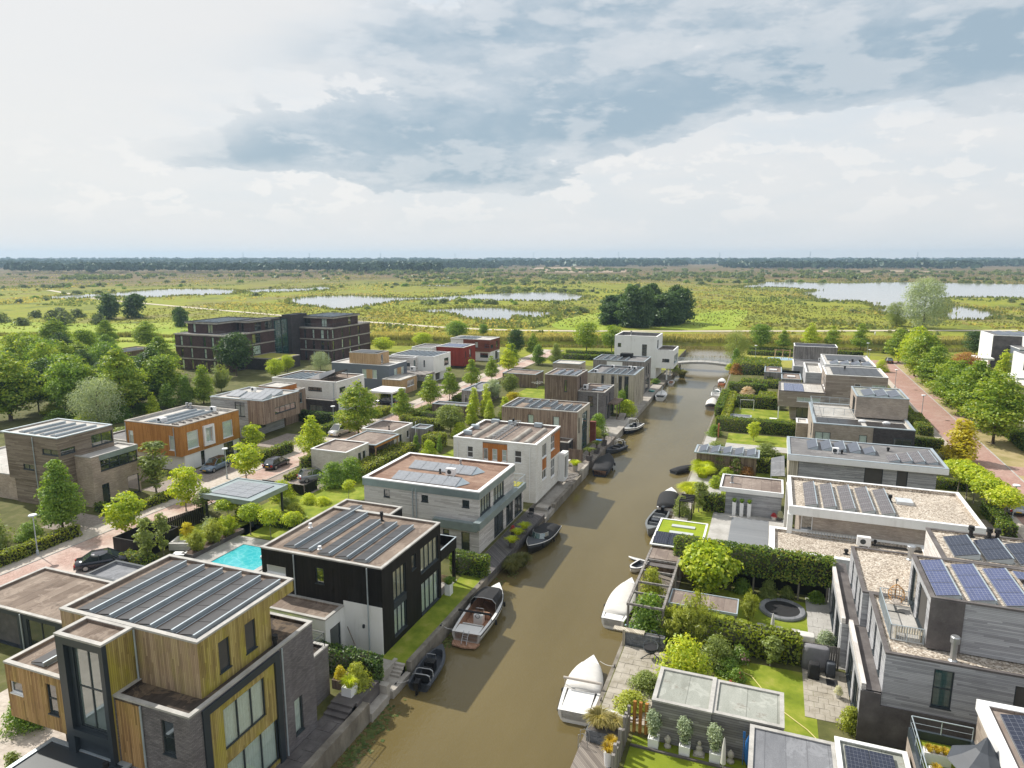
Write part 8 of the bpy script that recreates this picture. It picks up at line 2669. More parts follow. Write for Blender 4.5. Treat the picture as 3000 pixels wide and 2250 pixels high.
# ================================================================== CARS
def car(label, x, y, rz, paint, kind='hatch', grp='parked cars'):
 t_ = thing('parked_car', label, 'car', x, y, 0.015, rz, grp)
 dims = {'hatch': (4.1,1.76,1.46), 'suv': (4.3,1.82,1.62), 'saloon': (4.8,1.88,1.46), 'van': (4.6,1.84,1.84)}
 L, W, Hh = dims[kind]
 w_ = W / 2
 belt = Hh * .58
 # stations from rear to front: y, half width, top of lower body
 hood = belt * (.98 if kind == 'van' else .92)
 st = [(-L / 2, w_ * .80, belt * .72),(-L / 2 + .12, w_ * .92, belt * .98),(-L * .36, w_, belt),(-L * .1, w_, belt),(L * .14, w_, belt),(L * .24, w_ * .99, hood),(L * .40, w_ * .95, hood * .93),(L / 2 - .1, w_ * .86, hood * .78),(L / 2, w_ * .74, hood * .62)]
 mb = MB()
 rr = []
 for (yy, a, zt) in st:
  e = .22 if abs(yy) < L * .45 else .32
  rr.append([(-a * .94, yy, e),(-a, yy, e + .18),(-a, yy, zt - .16),(-a * .93, yy, zt),(0, yy, zt + .03),(a * .93, yy, zt),(a, yy, zt - .16),(a, yy, e + .18),(a * .94, yy, e)])
 mb.loft(rr, True, True)
 mb.smooth = True
 body = part('body', mb, paint, t_)
 # greenhouse: rear hatch, roof, windscreen
 rear = {'hatch': (-L * .44,-L * .34), 'suv': (-L * .45,-L * .37), 'saloon': (-L * .38,-L * .2), 'van': (-L * .47,-L * .43)}[kind]
 fr0, fr1 = (L * .25, L * .06) if kind != 'van' else (L * .33, L * .16)
 b0 = [(-w_ * .90, rear[0], belt - .02),(w_ * .90, rear[0], belt - .02),(w_ * .90, fr0, belt - .04),(-w_ * .90, fr0, belt - .04)]
 tp_ = [(-w_ * .72, rear[1], Hh - .06),(w_ * .72, rear[1], Hh - .06),(w_ * .72, fr1, Hh - .04),(-w_ * .72, fr1, Hh - .04)]
 gl = MB()
 for i in range(4):
  j = (i + 1) % 4
  gl.quad(b0[i], b0[j], tp_[j], tp_[i])
 part('windows', gl, 'glass_dark', t_)
 rf = MB()
 m0, m1 = rear[1] - .05, fr1 + .05
 rf.loft([[(-w_ * .73, yy, Hh - .07),(-w_ * .5, yy, Hh - .01 + dz),(0, yy, Hh + .01 + dz),(w_ * .5, yy, Hh - .01 + dz),(w_ * .73, yy, Hh - .07)] for yy, dz in ((m0,-.03),(m0 + .3,0),(m1 - .3,0),(m1,-.03))])
 part('roof', rf, 'car_black' if kind == 'suv' else paint, t_)
 pl = MB()
 for s in (-1,1):
  for (p_, r_) in ((b0[0], tp_[0]),(b0[3], tp_[3])):
   pl.tube([(s * abs(p_[0]), p_[1], p_[2]),(s * abs(r_[0]), r_[1], r_[2])],.045,5)
  mid = (rear[0] + fr0) / 2 - .1
  pl.tube([(s * w_ * .905, mid, belt),(s * w_ * .725, mid + .02, Hh - .07)],.035,5)
 part('pillars', pl, paint, t_)
 for s in (-1,1):
  for yy in (-L * .31, L * .31):
   wh = part('wheel', MB().lathe([(.20,-.10),(.315,-.10),(.325,-.05),(.325,.05),(.315,.10),(.20,.10)],(0,0,0),16), 'black_rubber', t_)
   wh.rotation_euler = (0, R(90),0)
   wh.location = (s * (w_ - .10), yy, .32)
   rm = part('rim', MB().lathe([(.02,-.105),(.19,-.105),(.205,-.09),(.205,.09),(.19,.105),(.02,.105)],(0,0,0),12), 'steel', wh)
  part('headlight', MB().box(s * w_ * .55, s * w_ * .88, L / 2 - .2, L / 2 - .04, hood * .60, hood * .76), 'lamp_clear', t_)
  part('tail_light', MB().box(s * w_ * .62, s * w_ * .90,-L / 2 - .02,-L / 2 + .14, belt * .66, belt * .9), 'lamp_red', t_)
  part('mirror', MB().box(s * w_ * .98, s * (w_ + .15), fr0 - .45, fr0 - .3, belt - .02, belt + .12), paint, t_)
 part('bumper', MB().box(-w_ * .78, w_ * .78,-L / 2 - .05,-L / 2 + .05,.28,.5), 'black_rubber' if paint == 'car_silver' else paint, t_)
 part('number_plate', MB().box(-.26,.26,-L / 2 - .07,-L / 2 - .051,.52,.63), 'plate_yellow', t_)
 part('number_plate', MB().box(-.26,.26, L / 2 - .02, L / 2 + .02,.40,.51), 'plate_yellow', t_)
 return t_

car('steel blue hatchback parked in front of the orange timber house',-69.9,70.4, R(184), 'car_blue', 'suv')
car('black saloon parked behind the low garages',-57.3,43.3, R(-42), 'car_navy', 'saloon')
car('dark car half hidden under the yellow green street tree',-62.9,74.4, R(2), 'car_navy', 'hatch')
car('white van parked beside the large feathery street tree',-65.0,92.6, R(178), 'car_white', 'van')
car('silver compact car with dark roof in front of the cream garage',-54.4,71.5, R(-38), 'car_grey', 'suv')
car('dark car under the carport of the white clinker house',-70.2,115.8, R(90), 'car_navy', 'saloon')
car('black car at the far end of the right street',30.6,211.8, R(0), 'car_black', 'hatch')
car('silver hatchback beside the lamp post on the right street',27.0,90.2, R(0), 'car_silver', 'hatch')
car('white car roof behind the right street trees by the grey villa',46.0,203.0, R(80), 'car_white', 'saloon')

# ================================================================== STREET LAMPS
def lamp(x, y, label, h_=4.15):
 t_ = thing('street_lamp', label, 'street lamp', x, y, 0,0, 'street lamps')
 part('pole', MB().tube([(0,0,0),(0,0, h_ * .3),(0,0, h_ - .15)],.065,8,.045).lathe([(.12,0),(.12,.5),(.07,.55)],(0,0,0),10), 'galv', t_)
 part('lamp_head', MB().lathe([(.05,0),(.10,.1),(.38,.2),(.40,.24),(.36,.28),(.05,.31)],(0,0, h_ - .3),16), 'galv', t_)
 part('lamp_disc', MB().lathe([(.36,0),(.34,.03),(.02,.05)],(0,0, h_ - .015),16), 'white_paint', t_)

for (x, y, lb) in ((-65.4,42.6, 'street lamp at the end of the long clipped beech hedge'),(-65.4,67.7, 'street lamp beside the steel blue hatchback'),(-67.6,94.5, 'street lamp behind the white van'),
     (-66.8,127.0, 'street lamp in front of the honey timber annex'),(-67.1,167.7, 'farthest street lamp of the left street'),(26.3,222.0, 'street lamp near the conical tree by the cross canal'),
     (26.3,170.5, 'second street lamp from the end of the right street'),(26.3,140.0, 'street lamp in the middle of the right street'),(26.0,86.6, 'street lamp nearest the silver hatchback'),
     (-3.9,204.7, 'street lamp beside the playground'),(25.0,206.0, 'street lamp at the far end of the right street')):
 lamp(x, y, lb)

# ================================================================== GARDEN AND QUAY THINGS
def planter(x, y, z, sx, sy, h_, mat, label, cat='planter', tx=0, name='planter'):
 t_ = thing(name, label, cat, x, y, z)
 q = MB()
 a, b = sx / 2, sy / 2
 k = 1 - tx
 q.loft([[(-a * k, -b * k, 0),(a * k, -b * k, 0),(a * k, b * k, 0),(-a * k, b * k, 0)],[(-a, -b, h_),(a, -b, h_),(a, b, h_),(-a, b, h_)],[(-a + .05,-b + .05, h_),(a - .05,-b + .05, h_),(a - .05, b - .05, h_),(-a + .05, b - .05, h_)],[(-a + .05,-b + .05, h_ - .06),(a - .05,-b + .05, h_ - .06),(a - .05, b - .05, h_ - .06),(-a + .05, b - .05, h_ - .06)]], True)
 part('box', q, mat, t_)
 return t_

def pot(x, y, z, r, h_, mat, label):
 t_ = thing('flower_pot', label, 'pot', x, y, z)
 part('vessel', MB().lathe([(r * .7,0),(r * .85, h_ * .4),(r, h_ * .92),(r, h_),(r * .88, h_),(r * .86, h_ - .05)],(0,0,0),14), mat, t_)
 return t_

def crown_in(parent, kind, h_, w, mat, z, nm='foliage'):
 cm, tm, h0, w0 = proto(kind, 0, mat)
 link(nm, cm, parent, (0,0, z), scale=(w / w0, w / w0, h_ / h0))
 link('stem', tm, parent, (0,0, z), scale=(w / w0, w / w0, h_ / h0))

def blades_in(parent, r, h_, mat, z, n=260, w=.012):
 link('foliage', grass_mesh('foliage', n, r, h_, mat, int(z * 100) + n, 1.0, w), parent, (0,0, z))

# olive trees in white cubes, statues
for i, (x, lb) in enumerate(((-5.0, 'left'),(-3.2, 'middle'),(-1.5, 'right'))):
 t_ = planter(x, 36.95,.03,.62,.62,.62, 'white_paint', 'white cube planter with olive tree, ' + lb + ' of three', 'planter',.05)
 crown_in(t_, 'slim',1.9,1.25, 'leaf_silver',.4, 'crown')
for i, (x, lb) in enumerate(((-4.2, 'stone statue head between left and middle olive planters'),(-2.4, 'seated stone garden statue between middle and right olive planters'),(-.65, 'stone statue bust right of the olive planters'))):
 t_ = thing('garden_statue', lb, 'statue', x, 37.1,.03)
 if i == 1:
  part('body', MB().lathe([(.30,0),(.32,.08),(.24,.16),(.17,.25),(.19,.42),(.13,.52),(.06,.56),(.10,.62),(.12,.72),(.08,.8),(.03,.86)],(0,0,.06),12,1.0,.75), 'stone', t_)
  part('plinth', MB().box(-.32,.32,-.24,.24,0,.06), 'stone', t_)
 else:
  part('bust', MB().lathe([(.20,0),(.22,.12),(.12,.24),(.10,.3),(.17,.4),(.19,.54),(.14,.68),(.07,.74),(.05,.8),(.01,.83)],(0,0,0),12,1.0,.85), 'stone', t_)
tag(obj('border_edge', MB().box(-6.3,.2,36.42,36.56,0,.14), 'slab_dark'), 'dark stone edging below the olive planters', 'edging')
tag(obj('planting_bed', MB().box(-6.3,.2,36.56,37.4,0,.045), 'turf'), 'strip of turf under the olive planters', 'planting bed')
# grey posts and three orange posts
t_ = thing('post_screen', 'staggered row of grey timber posts screening the turf garden', 'fence',-6.65,36)
for i in range(11):
 hh = 1.7 + .35 * math.sin(i * 1.9)
 obj('post', MB().box(-6.74,-6.56,33.2 + i * .44,33.2 + i * .44 + .2,0, hh), 'timber_grey', t_)
for i, lb in enumerate(('left', 'middle', 'right')):
 tag(obj('orange_post', MB().box(-6.42 + i * .36,-6.24 + i * .36,37.75,37.93,0,2.05), 'timber_orange'), 'orange timber post, ' + lb + ' of three beside the garden house', 'post', 'orange posts')
# slate block walls
def block_wall(x0, x1, y0, y1, z0, z1, label, name='slate_wall', bl=.42, bh=.155):
 t_ = thing(name, label, 'wall',(x0 + x1) / 2,(y0 + y1) / 2,0)
 rn = random.Random(int(abs(x0 * 10)))
 obj('core', MB().box(x0 + .06, x1 - .06, y0 + .06, y1 - .06,0, z1 - .03), 'slab_dark', t_)
 ms = [MB().box(0, l_ - .015,0,.06,0, bh - .012).mesh('stone_block', 'slate') for l_ in (bl, bl * .7, bl * 1.4)]
 ls = (bl, bl * .7, bl * 1.4)
 for face in range(4):
  L_ = (x1 - x0) if face < 2 else (y1 - y0)
  k = 0
  z = z0
  while z < z1 - .05:
   a = 0.0
   while a < L_ - .12:
    i = rn.randrange(3)
    if a + ls[i] > L_:
     i = 1
    sc = min(1.0,(L_ - a) / ls[i])
    o = link('stone_block', ms[i], t_)
    off = rn.uniform(-.02,.02)
    if face == 0:
     p_ = (x0 + a, y0 + off, z); o.rotation_euler = (0,0,0)
    elif face == 1:
     p_ = (x0 + a, y1 - .06 + off, z)
    elif face == 2:
     p_ = (x0 + .06 + off, y0 + a, z); o.rotation_euler = (0,0, R(90))
    else:
     p_ = (x1 + off, y0 + a, z); o.rotation_euler = (0,0, R(90))
    o.scale = (sc, 1,1)
    o.location = Vector(p_) - Vector(t_.location)
    a += ls[i] * sc
   z += bh
 return t_

block_wall(-8.85,-6.95,35.95,37.05,0,.8, 'slate block planter with straw grasses at the waterside deck', 'slate_planter')
block_wall(-8.8,-5.9,47.15,47.55,0,1.05, 'slate block wall with wooden cap by the hanging swing chair')
tag(obj('loose_plank', MB().box(-9.7,-7.4,47.1,47.62,1.06,1.15), 'timber_pale'), 'pale plank lying over the slate wall towards the water', 'plank')
tag(obj('wall_post', MB().box(-8.95,-8.78,46.95,47.12,0,1.3), 'timber_pale'), 'short timber post at the end of the slate wall', 'post')
for i, (x, y, lb) in enumerate(((-7.15,34.4, 'nearer white round pot with golden grass on the waterside deck'),(-7.2,35.4, 'farther white round pot with golden grass on the waterside deck'))):
 t_ = pot(x, y, .05,.28,.95 - i * .25, 'white_paint', lb)
 blades_in(t_, .42,.55, 'grass_gold',.85 - i * .25)

def paddle_board(x, y, z, L, W, rz, mat, label, tilt=0.0):
 t_ = thing('paddle_board', label, 'paddle board', x, y, z, rz)
 q = MB()
 rr = []
 for i in range(11):
  s = i / 10
  a = W / 2 * (math.sin(math.pi * (s * .94 + .03)) ** .55)
  yy = -L / 2 + L * s
  zz = .12 * max(0, s - .75) ** 2 * 8
  rr.append([(-a, yy, zz + .05),(0, yy, zz + .10),(a, yy, zz + .05),(0, yy, zz)])
 q.loft(rr, True)
 q.smooth = True
 part('board', q, mat, t_).rotation_euler = (0, tilt, 0)
 part('fin', MB().box(-.02,.02,-L / 2 + .2,-L / 2 + .4,.10,.22), 'black_rubber', t_)
 return t_

paddle_board(-7.4,38.95,.06,2.6,.72, R(86), 'gel_white', 'white paddle board lying beside the grey post screen')
paddle_board(-8.2,49.4,.10,2.2,.75, R(78), 'pale_blue', 'pale blue paddle board under the climbing rose')
paddle_board(-10.7,64.4,-1.05,2.6,.7, R(75), 'gel_white', 'white paddle board floating beside the turf roof shed')
paddle_board(-24.7,103.8,.02,3.0,.85, R(86), 'blue', 'blue and white paddle board on the deck behind the palms')
# hanging swing chair
t_ = thing('swing_chair', 'black hanging swing chair on a curved stand by the slate wall', 'chair',-6.6,46.0,.05)
part('stand', MB().tube([(-.75,-.4,.02),(-.3,-.05,.25),(.1,.1,.3),(.45,-.1,.2),(.75,-.5,.02)],.035,6).tube([(.1,.1,.3),(.45,.45,.8),(.45,.4,1.6),(.1,.15,2.05),(-.15,.05,2.1)],.04,6), 'frame_dark', t_)
part('hanger', MB().tube([(-.12,.05,2.08),(-.12,.05,1.2)],.015,5), 'steel', t_)
part('seat_shell', MB().lathe([(.05,0),(.35,.06),(.5,.25),(.52,.42)],(-.12,.02,.45),14), 'black_cloth', t_)
part('seat_rim', MB().tube([(-.12 + .52 * math.cos(k * math.pi / 8),.02 + .52 * math.sin(k * math.pi / 8),.9 + .2 * math.sin(k * math.pi / 8)) for k in range(17)],.03,5), 'frame_dark', t_)
# pergola
t_ = thing('pergola', 'weathered timber pergola with open beams over the quay', 'pergola',-7.6,54)
for x in (-8.95,-6.3):
 obj('side_beam', MB().box(x - .09, x + .09,48.6,59.6,2.42,2.62), 'timber_grey', t_)
 for y in (48.9,52.6,56.0,59.3):
  obj('post', MB().box(x - .08, x + .08, y - .08, y + .08,0,2.42), 'timber_grey', t_)
for y in (48.7,50.7,52.6,54.8,57.1):
 obj('cross_beam', MB().box(-8.86,-6.39, y - .07, y + .07,2.44,2.6), 'timber_grey', t_)
obj('roof_panel', MB().box(-8.86,-6.39,57.4,59.6,2.45,2.58), 'roof_taupe', t_)
obj('roof_panel', MB().box(-8.86,-6.39,56.3,57.0,2.3,2.36), 'slab_dark', t_)
t_ = thing('shade_roof', 'flat grey shade roof between pergola and trampoline', 'canopy',-3.6,51.4)
obj('roof_cloth', MB().box(-6.1,-1.1,50.35,52.7,2.22,2.28), 'roof_taupe', t_)
obj('roof_frame',(lambda q: (slab_ring(q, -6.15,-1.05,50.3,52.75,2.18,2.36,.09), q)[1])(MB()), 'galv', t_)
for (x, y) in ((-1.2,50.45),(-1.2,52.6),(-6.0,52.6)):
 obj('post', MB().box(x - .06, x + .06, y - .06, y + .06,0,2.18), 'timber_grey', t_)
# turf roofed boat shed
h = thing('turf_roof_shed', 'waterside shed with bright artificial turf roof and two roof lights', 'shed',-7,63)
walls(h, (-9.0,-4.8,60.0,66.4,0,2.6), 'timber_dark',[('E',62,64,.1,2.2, 'd2x1'),('W',61,65.5,.2,2.2, 'd3x1')])
roof(h, -9.15,-4.65,59.85,66.55,2.8, 'lawn_roof', 'white_paint',.03,.14)
for y in (63.0,64.7):
 obj('roof_light', MB().box(-7.9,-5.7, y, y + .55,2.78,2.88), 'glass_frost', h)
for y in (60.2,61.4):
 mb_ = MB()
 mb_.add([(-9.0, y, 2.78),(-5.0, y, 2.78),(-5.0, y + .9,2.78),(-9.0, y + .9,2.78),(-9.0, y + .9,3.1),(-5.0, y + .9,3.1)],[(0,1,2,3),(2,3,4,5),(0,3,4),(1,5,2)])
 r_ = obj('solar_row', mb_, 'frame_dark', h)
 for i in range(3):
  x = -8.95 + i * 1.33
  obj('solar_panel', MB().add([(x, y, 2.8),(x + 1.28, y, 2.8),(x + 1.28, y + .88,3.12),(x, y + .88,3.12),(x, y, 2.84),(x + 1.28, y, 2.84),(x + 1.28, y + .88,3.16),(x, y + .88,3.16)],
         [(0,3,2,1),(4,5,6,7),(0,1,5,4),(1,2,6,5),(2,3,7,6),(3,0,4,7)]), 'cell_navy', r_)
t_ = thing('black_pergola', 'small black slatted pergola on the right quay', 'pergola',-7.7,75.6)
for i in range(5):
 obj('slat', MB().box(-8.4,-6.9,74.4 + i * .55,74.65 + i * .55,2.0,2.1), 'timber_black', t_)
for (x, y) in ((-8.3,74.5),(-7.0,74.5),(-8.3,76.8),(-7.0,76.8)):
 obj('post', MB().box(x - .05, x + .05, y - .05, y + .05,0,2.0), 'timber_black', t_)
# trampoline
t_ = thing('trampoline', 'round sunken trampoline with grey rim on the lawn', 'trampoline',2.25,56.7,0)
part('edge_pad', MB().lathe([(1.36,.0),(1.36,.2),(1.42,.24),(1.74,.24),(1.8,.18),(1.8,0)],(0,0,0),40), 'roof_cool', t_)
part('jump_mat', MB().lathe([(1.37,.12),(1.37,.16),(.02,.13)],(0,0,0),40), 'black_cloth', t_)
part('frame', MB().tube([(1.78 * math.cos(k * math.pi / 20),1.78 * math.sin(k * math.pi / 20),.13) for k in range(41)],.03,5), 'galv', t_)
for i, x in enumerate((.4,1.6,2.9)):
 tag(obj('stepping_stone', MB().box(x, x + .6,53.5,53.95,0,.05), 'slab_light'), 'stepping stone in front of the trampoline, ' + ('left', 'middle', 'right')[i] + ' of three', 'stepping stone', 'stepping stones')

def closed_parasol(x, y, z, h_, mat, label):
 t_ = thing('closed_parasol', label, 'parasol', x, y, z)
 part('pole', MB().tube([(0,0,0),(0,0, h_)],.03,6), 'steel', t_)
 q = MB().lathe([(.05, h_ * .38),(.15, h_ * .40),(.13, h_ * .55),(.10, h_ * .8),(.04, h_ * 1.0),(.01, h_ * 1.04)],(0,0,0),10)
 part('folded_canopy', q, mat, t_)
 part('foot', MB().lathe([(.25,0),(.25,.06),(.06,.1)],(0,0,0),12), 'slab_dark', t_)

closed_parasol(1.5,53.0,0,1.5, 'cloth_pale', 'small closed grey parasol near the trampoline')
closed_parasol(-1.0,35.6,.03,2.5, 'cloth_pale', 'closed white parasol on the turf garden')
closed_parasol(3.4,101.5,0,2.6, 'cloth_pale', 'closed lilac white parasol beside the dark roofed house')
pa = thing('terrace_parasol', 'dark grey pyramid parasol on the corner house terrace', 'parasol',10.6,34.6,3.26)
part('canopy', MB().lathe([(1.5,1.75),(1.45,1.80),(.9,2.15),(.4,2.6),(.12,3.1),(.01,3.25)],(0,0,0),8), 'rib_grey', pa)
part('pole', MB().tube([(0,0,0),(0,0,3.0)],.04,6), 'steel', pa)
for i, (x, y, lb) in enumerate(((9.2,36.6, 'long white trough of golden grass on the corner terrace'),(8.9,34.8, 'second white trough of golden grass on the corner terrace'))):
 t_ = planter(x, y, 3.26,1.2 - i * .6,.5 + i * .7,.6, 'white_paint', lb)
 for k in range(3):
  link('foliage', grass_mesh('foliage',160,.25,.4, 'grass_gold', k + 4), t_, (((k - 1) * .34) * (1 - i),((k - 1) * .34) * i, .55))
# fence and barbecue corner
t_ = thing('garden_fence', 'weathered board fence behind the covered barbecues', 'fence',4.6,49.25)
for i in range(17):
 obj('board', MB().box(3.35 + i * .15,3.35 + i * .15 + .135,49.2,49.23,0,1.7 + .02 * (i % 3)), 'timber_grey', t_)
obj('rail', MB().box(3.35,5.88,49.235,49.28,1.2,1.3), 'timber_grey', t_)

def cloth_cover(x, y, sx, sy, h_, mat, label, rz=0.0, lean=0.12):
 t_ = thing('covered_furniture', label, 'cover', x, y, .03, rz)
 rng = random.Random(int(x * 100))
 rr = []
 n_ = 24
 for zf, sc in ((0.02,1.06),(.35,1.0),(.75,.97),(.96,.93),(1.0,.8)):
  ring = []
  for k in range(n_):
   a = 2 * math.pi * k / n_
   c, s = math.cos(a), math.sin(a)
   m_ = max(abs(c), abs(s)) ** .72
   j = 1 + (rng.uniform(-.05,.05) if zf < .9 else 0)
   ring.append((c / m_ * sx / 2 * sc * j, s / m_ * sy / 2 * sc * j, h_ * zf))
  rr.append(ring)
 q = MB()
 q.loft(rr, True)
 q.smooth = True
 part('cloth', q, mat, t_)
 return t_

cloth_cover(4.35,48.75,1.75,.6,1.75, 'grey_cloth', 'tall grey cloth cover leaning against the board fence')
cloth_cover(4.2,47.65,.75,.6,1.1, 'black_cloth', 'black covered barbecue in front of the grey cloth')
cloth_cover(5.3,48.3,.6,.6,1.0, 'rib_grey', 'dark grey covered kettle barbecue beside the fence')
cloth_cover(3.9,52.6,1.3,.8,.5, 'cloth_pale', 'heap of pale sacks beside the clipped hedge')
t_ = pot(5.6,45.8,.03,.22,.4, 'cloth_pale', 'pale pot with white flowers beside the plank house door')
crown_in(t_, 'bush',.55,.6, 'leaf_white',.3)
tag(obj('door_mat', MB().box(5.0,5.7,47.0,47.8,.04,.06), 'black_cloth'), 'dark door mat on the weedy patio', 'mat')
tag(obj('garden_hose', MB().tube([(-.5,46.6,.06),(.2,46.2,.1),(1.0,44.8,.08),(2.2,43.0,.05),(3.6,41.6,.08),(4.6,40.2,.06)],.028,5), 'cable'), 'yellow rope lying across the near lawn', 'rope')
# kayak leaning at the garden house
t_ = thing('blue_kayak', 'blue kayak standing upright between garden house and dark shed', 'kayak',.25,37.25,0)
part('hull', MB().lathe([(.03,0),(.2,.3),(.26,.9),(.2,1.5),(.03,1.9)],(0,0,0),10,.8,.45), 'blue', t_)
part('paddle', MB().tube([(-.25,-.1,0),(-.25,-.1,2.1)],.02,5).box(-.32,-.18,-.11,-.09,1.75,2.15), 'blue', t_)
# terrace furniture on the plank house
t_ = thing('egg_chair', 'rattan hanging egg chair on the roof terrace', 'chair',8.7,47.9,5.85)
part('stand', MB().tube([(-.5,-.4,.02),(.5,-.4,.02)],.03,5).tube([(0,.5,.02),(0,-.4,.02)],.03,5).tube([(0,.45,.02),(.05,.62,1.0),(0,.45,1.9),(0,.05,2.05),(0,0,1.95)],.035,6), 'frame_dark', t_)
q = MB()
for k in range(12):
 a0 = 2 * math.pi * k / 12
 if 3.6 < a0 < 5.3:
  continue
 q.tube([(.5 * math.sin(math.pi * s) ** .8 * math.cos(a0),.5 * math.sin(math.pi * s) ** .8 * math.sin(a0),.35 + 1.4 * s) for s in (.02,.2,.4,.6,.8,.98)],.02,4)
for zz in (.55,.75,.95,1.15,1.35,1.55):
 rr_ = .5 * math.sin(math.pi * (zz - .35) / 1.4) ** .8
 q.tube([(rr_ * math.cos(-1.0 + k * .55), rr_ * math.sin(-1.0 + k * .55), zz) for k in range(10)],.018,4)
part('basket', q, 'rattan', t_)
part('cushion', MB().lathe([(.3,0),(.4,.08),(.3,.16)],(0,0,.45),12), 'cloth_beige', t_)
t_ = thing('slatted_bench', 'pale slatted wooden bench on the roof terrace behind the railing', 'bench',8.85,44.2,5.85)
for i in range(5):
 part('seat_slat', MB().box(-.75,.75,-.25 + i * .11,-.16 + i * .11,.42,.45), 'timber_pale', t_)
for i in range(11):
 part('back_slat', MB().box(-.72 + i * .14,-.65 + i * .14,-.3,-.27,.45,.85), 'timber_pale', t_)
for s in (-.68,.68):
 part('leg', MB().box(s - .03, s + .03,-.26,.28,0,.42), 'timber_pale', t_)
# white vases and pots at the pavilion wall
for i, lb in enumerate(('left', 'middle', 'right')):
 t_ = planter(-2.7 + i * .8,77.6,.02,.42,.42,1.55, 'white_paint', 'tall white vase with spiky plant, ' + lb + ' of three', 'vase',.12, 'tall_vase')
 blades_in(t_, .32,.6, 'leaf_mid',1.5,120,.02)
t_ = pot(1.5,77.5,.02,.28,.5, 'cloth_pale', 'round pot with red flowers beside the pavilion')
crown_in(t_, 'bush',.45,.7, 'leaf_flowerred',.4)
t_ = pot(2.15,77.6,.02,.24,.5, 'slab_dark', 'dark pot with white flowers beside the pavilion')
crown_in(t_, 'bush',.7,.8, 'leaf_white',.4)
t_ = pot(-5.4,86.8,.02,.4,.55, 'slab_dark', 'big dark pot below the round terrace bush')
# football goal
t_ = thing('football_goal', 'white football goal frame on the garden lawn', 'goal',-3.5,135.2)
obj('goal_frame', MB().tube([(-4.7,135.0,0),(-4.7,135.0,2.0),(-2.3,135.4,2.0),(-2.3,135.4,0)],.05,6), 'white_paint', t_)
obj('back_bar', MB().tube([(-4.7,135.0,0),(-4.6,136.1,.02),(-2.2,136.5,.02),(-2.3,135.4,0)],.03,5), 'white_paint', t_)
t_ = thing('cold_frame', 'low grey cold frame roof beside the garden lawn', 'cold frame',-4.0,124.6)
walls(t_, (-6.0,-2.4,123.6,126.0,0,1.0), 'galv')
roof(t_, -6.0,-2.4,123.6,126.0,1.05, 'roof_cool', 'galv',.04)
t_ = thing('garden_table', 'small white garden table on the lawn of the sand roofed house', 'table',1.2,126.5)
obj('table_top', MB().box(.6,1.8,126.1,126.9,.68,.74), 'white_paint', t_)
for (a, b) in ((.7,126.2),(1.7,126.2),(.7,126.8),(1.7,126.8)):
 obj('leg', MB().box(a - .03, a + .03, b - .03, b + .03,0,.68), 'white_paint', t_)
t_ = thing('rust_sculpture', 'slim rust red garden sculpture at the end of the long hedge', 'sculpture',-7.0,112.6)
part('plate', MB().prism([(-.12,-.3),(.12,-.3),(.06,.3),(-.06,.3)],0,2.2), 'terracotta', t_)
# playground
t_ = thing('swing_set', 'timber swing set on the playground by the cross canal', 'swing',3.3,209.5)
for x in (1.3,3.3,5.2):
 part('leg', MB().tube([(x - 3.3 - .3,-1.3,0),(x - 3.3 + .2,.1,2.7)],.08,6), 'timber_honey', t_)
 part('leg', MB().tube([(x - 3.3 + .3,1.3,0),(x - 3.3 - .2,-.1,2.7)],.08,6), 'timber_honey', t_)
part('top_bar', MB().tube([(-2.2,0,2.5),(2.1,0,2.5)],.08,6), 'timber_honey', t_)
part('swing_seat', MB().box(.5,1.1,-.15,.15,.5,.56).tube([(.55,0,.55),(.55,0,2.5)],.015,4).tube([(1.05,0,.55),(1.05,0,2.5)],.015,4), 'black_rubber', t_)
struct('playground_pad', MB().lathe([(3.6,.0),(3.6,.02),(.02,.03)],(2.9,209.6,.01),28,1.0,.85), 'pale_blue')

# ---- left bank things
t_ = thing('box_fence', 'black timber box fence round the forecourt corner', 'fence',-57,47)
for (x0, x1, y0, y1) in ((-58.9,-58.78,45.6,49.9),(-58.78,-55.0,45.6,45.72),(-58.78,-55.0,49.78,49.9),(-55.1,-54.98,45.72,49.78)):
 obj('panel', MB().box(x0, x1, y0, y1,0,1.65), 'timber_black', t_)
t_ = thing('slat_fence', 'dark upright slat fence behind the pool garden', 'fence',-57.2,53)
for i in range(22):
 y = 50.2 + i * .22
 obj('slat', MB().box(-57.9 + i * .05,-57.84 + i * .05, y, y + .19,0,1.75), 'timber_black', t_)
t_ = thing('garden_fence', 'low black fence beside the silver compact car', 'fence',-55,66.3)
for i in range(20):
 obj('board', MB().box(-58.2 + i * .31,-57.9 + i * .31,66.0 + (i % 2) * .02,66.06 + (i % 2) * .02,0,1.25), 'timber_black', t_)
obj('rail', MB().box(-58.2,-52.0,65.95,66.12,1.25,1.31), 'timber_grey', t_)
for i in range(8):
 obj('board', MB().box(-52.0,-51.94,66.1 + i * .31,66.38 + i * .31,0,1.25), 'timber_black', t_)
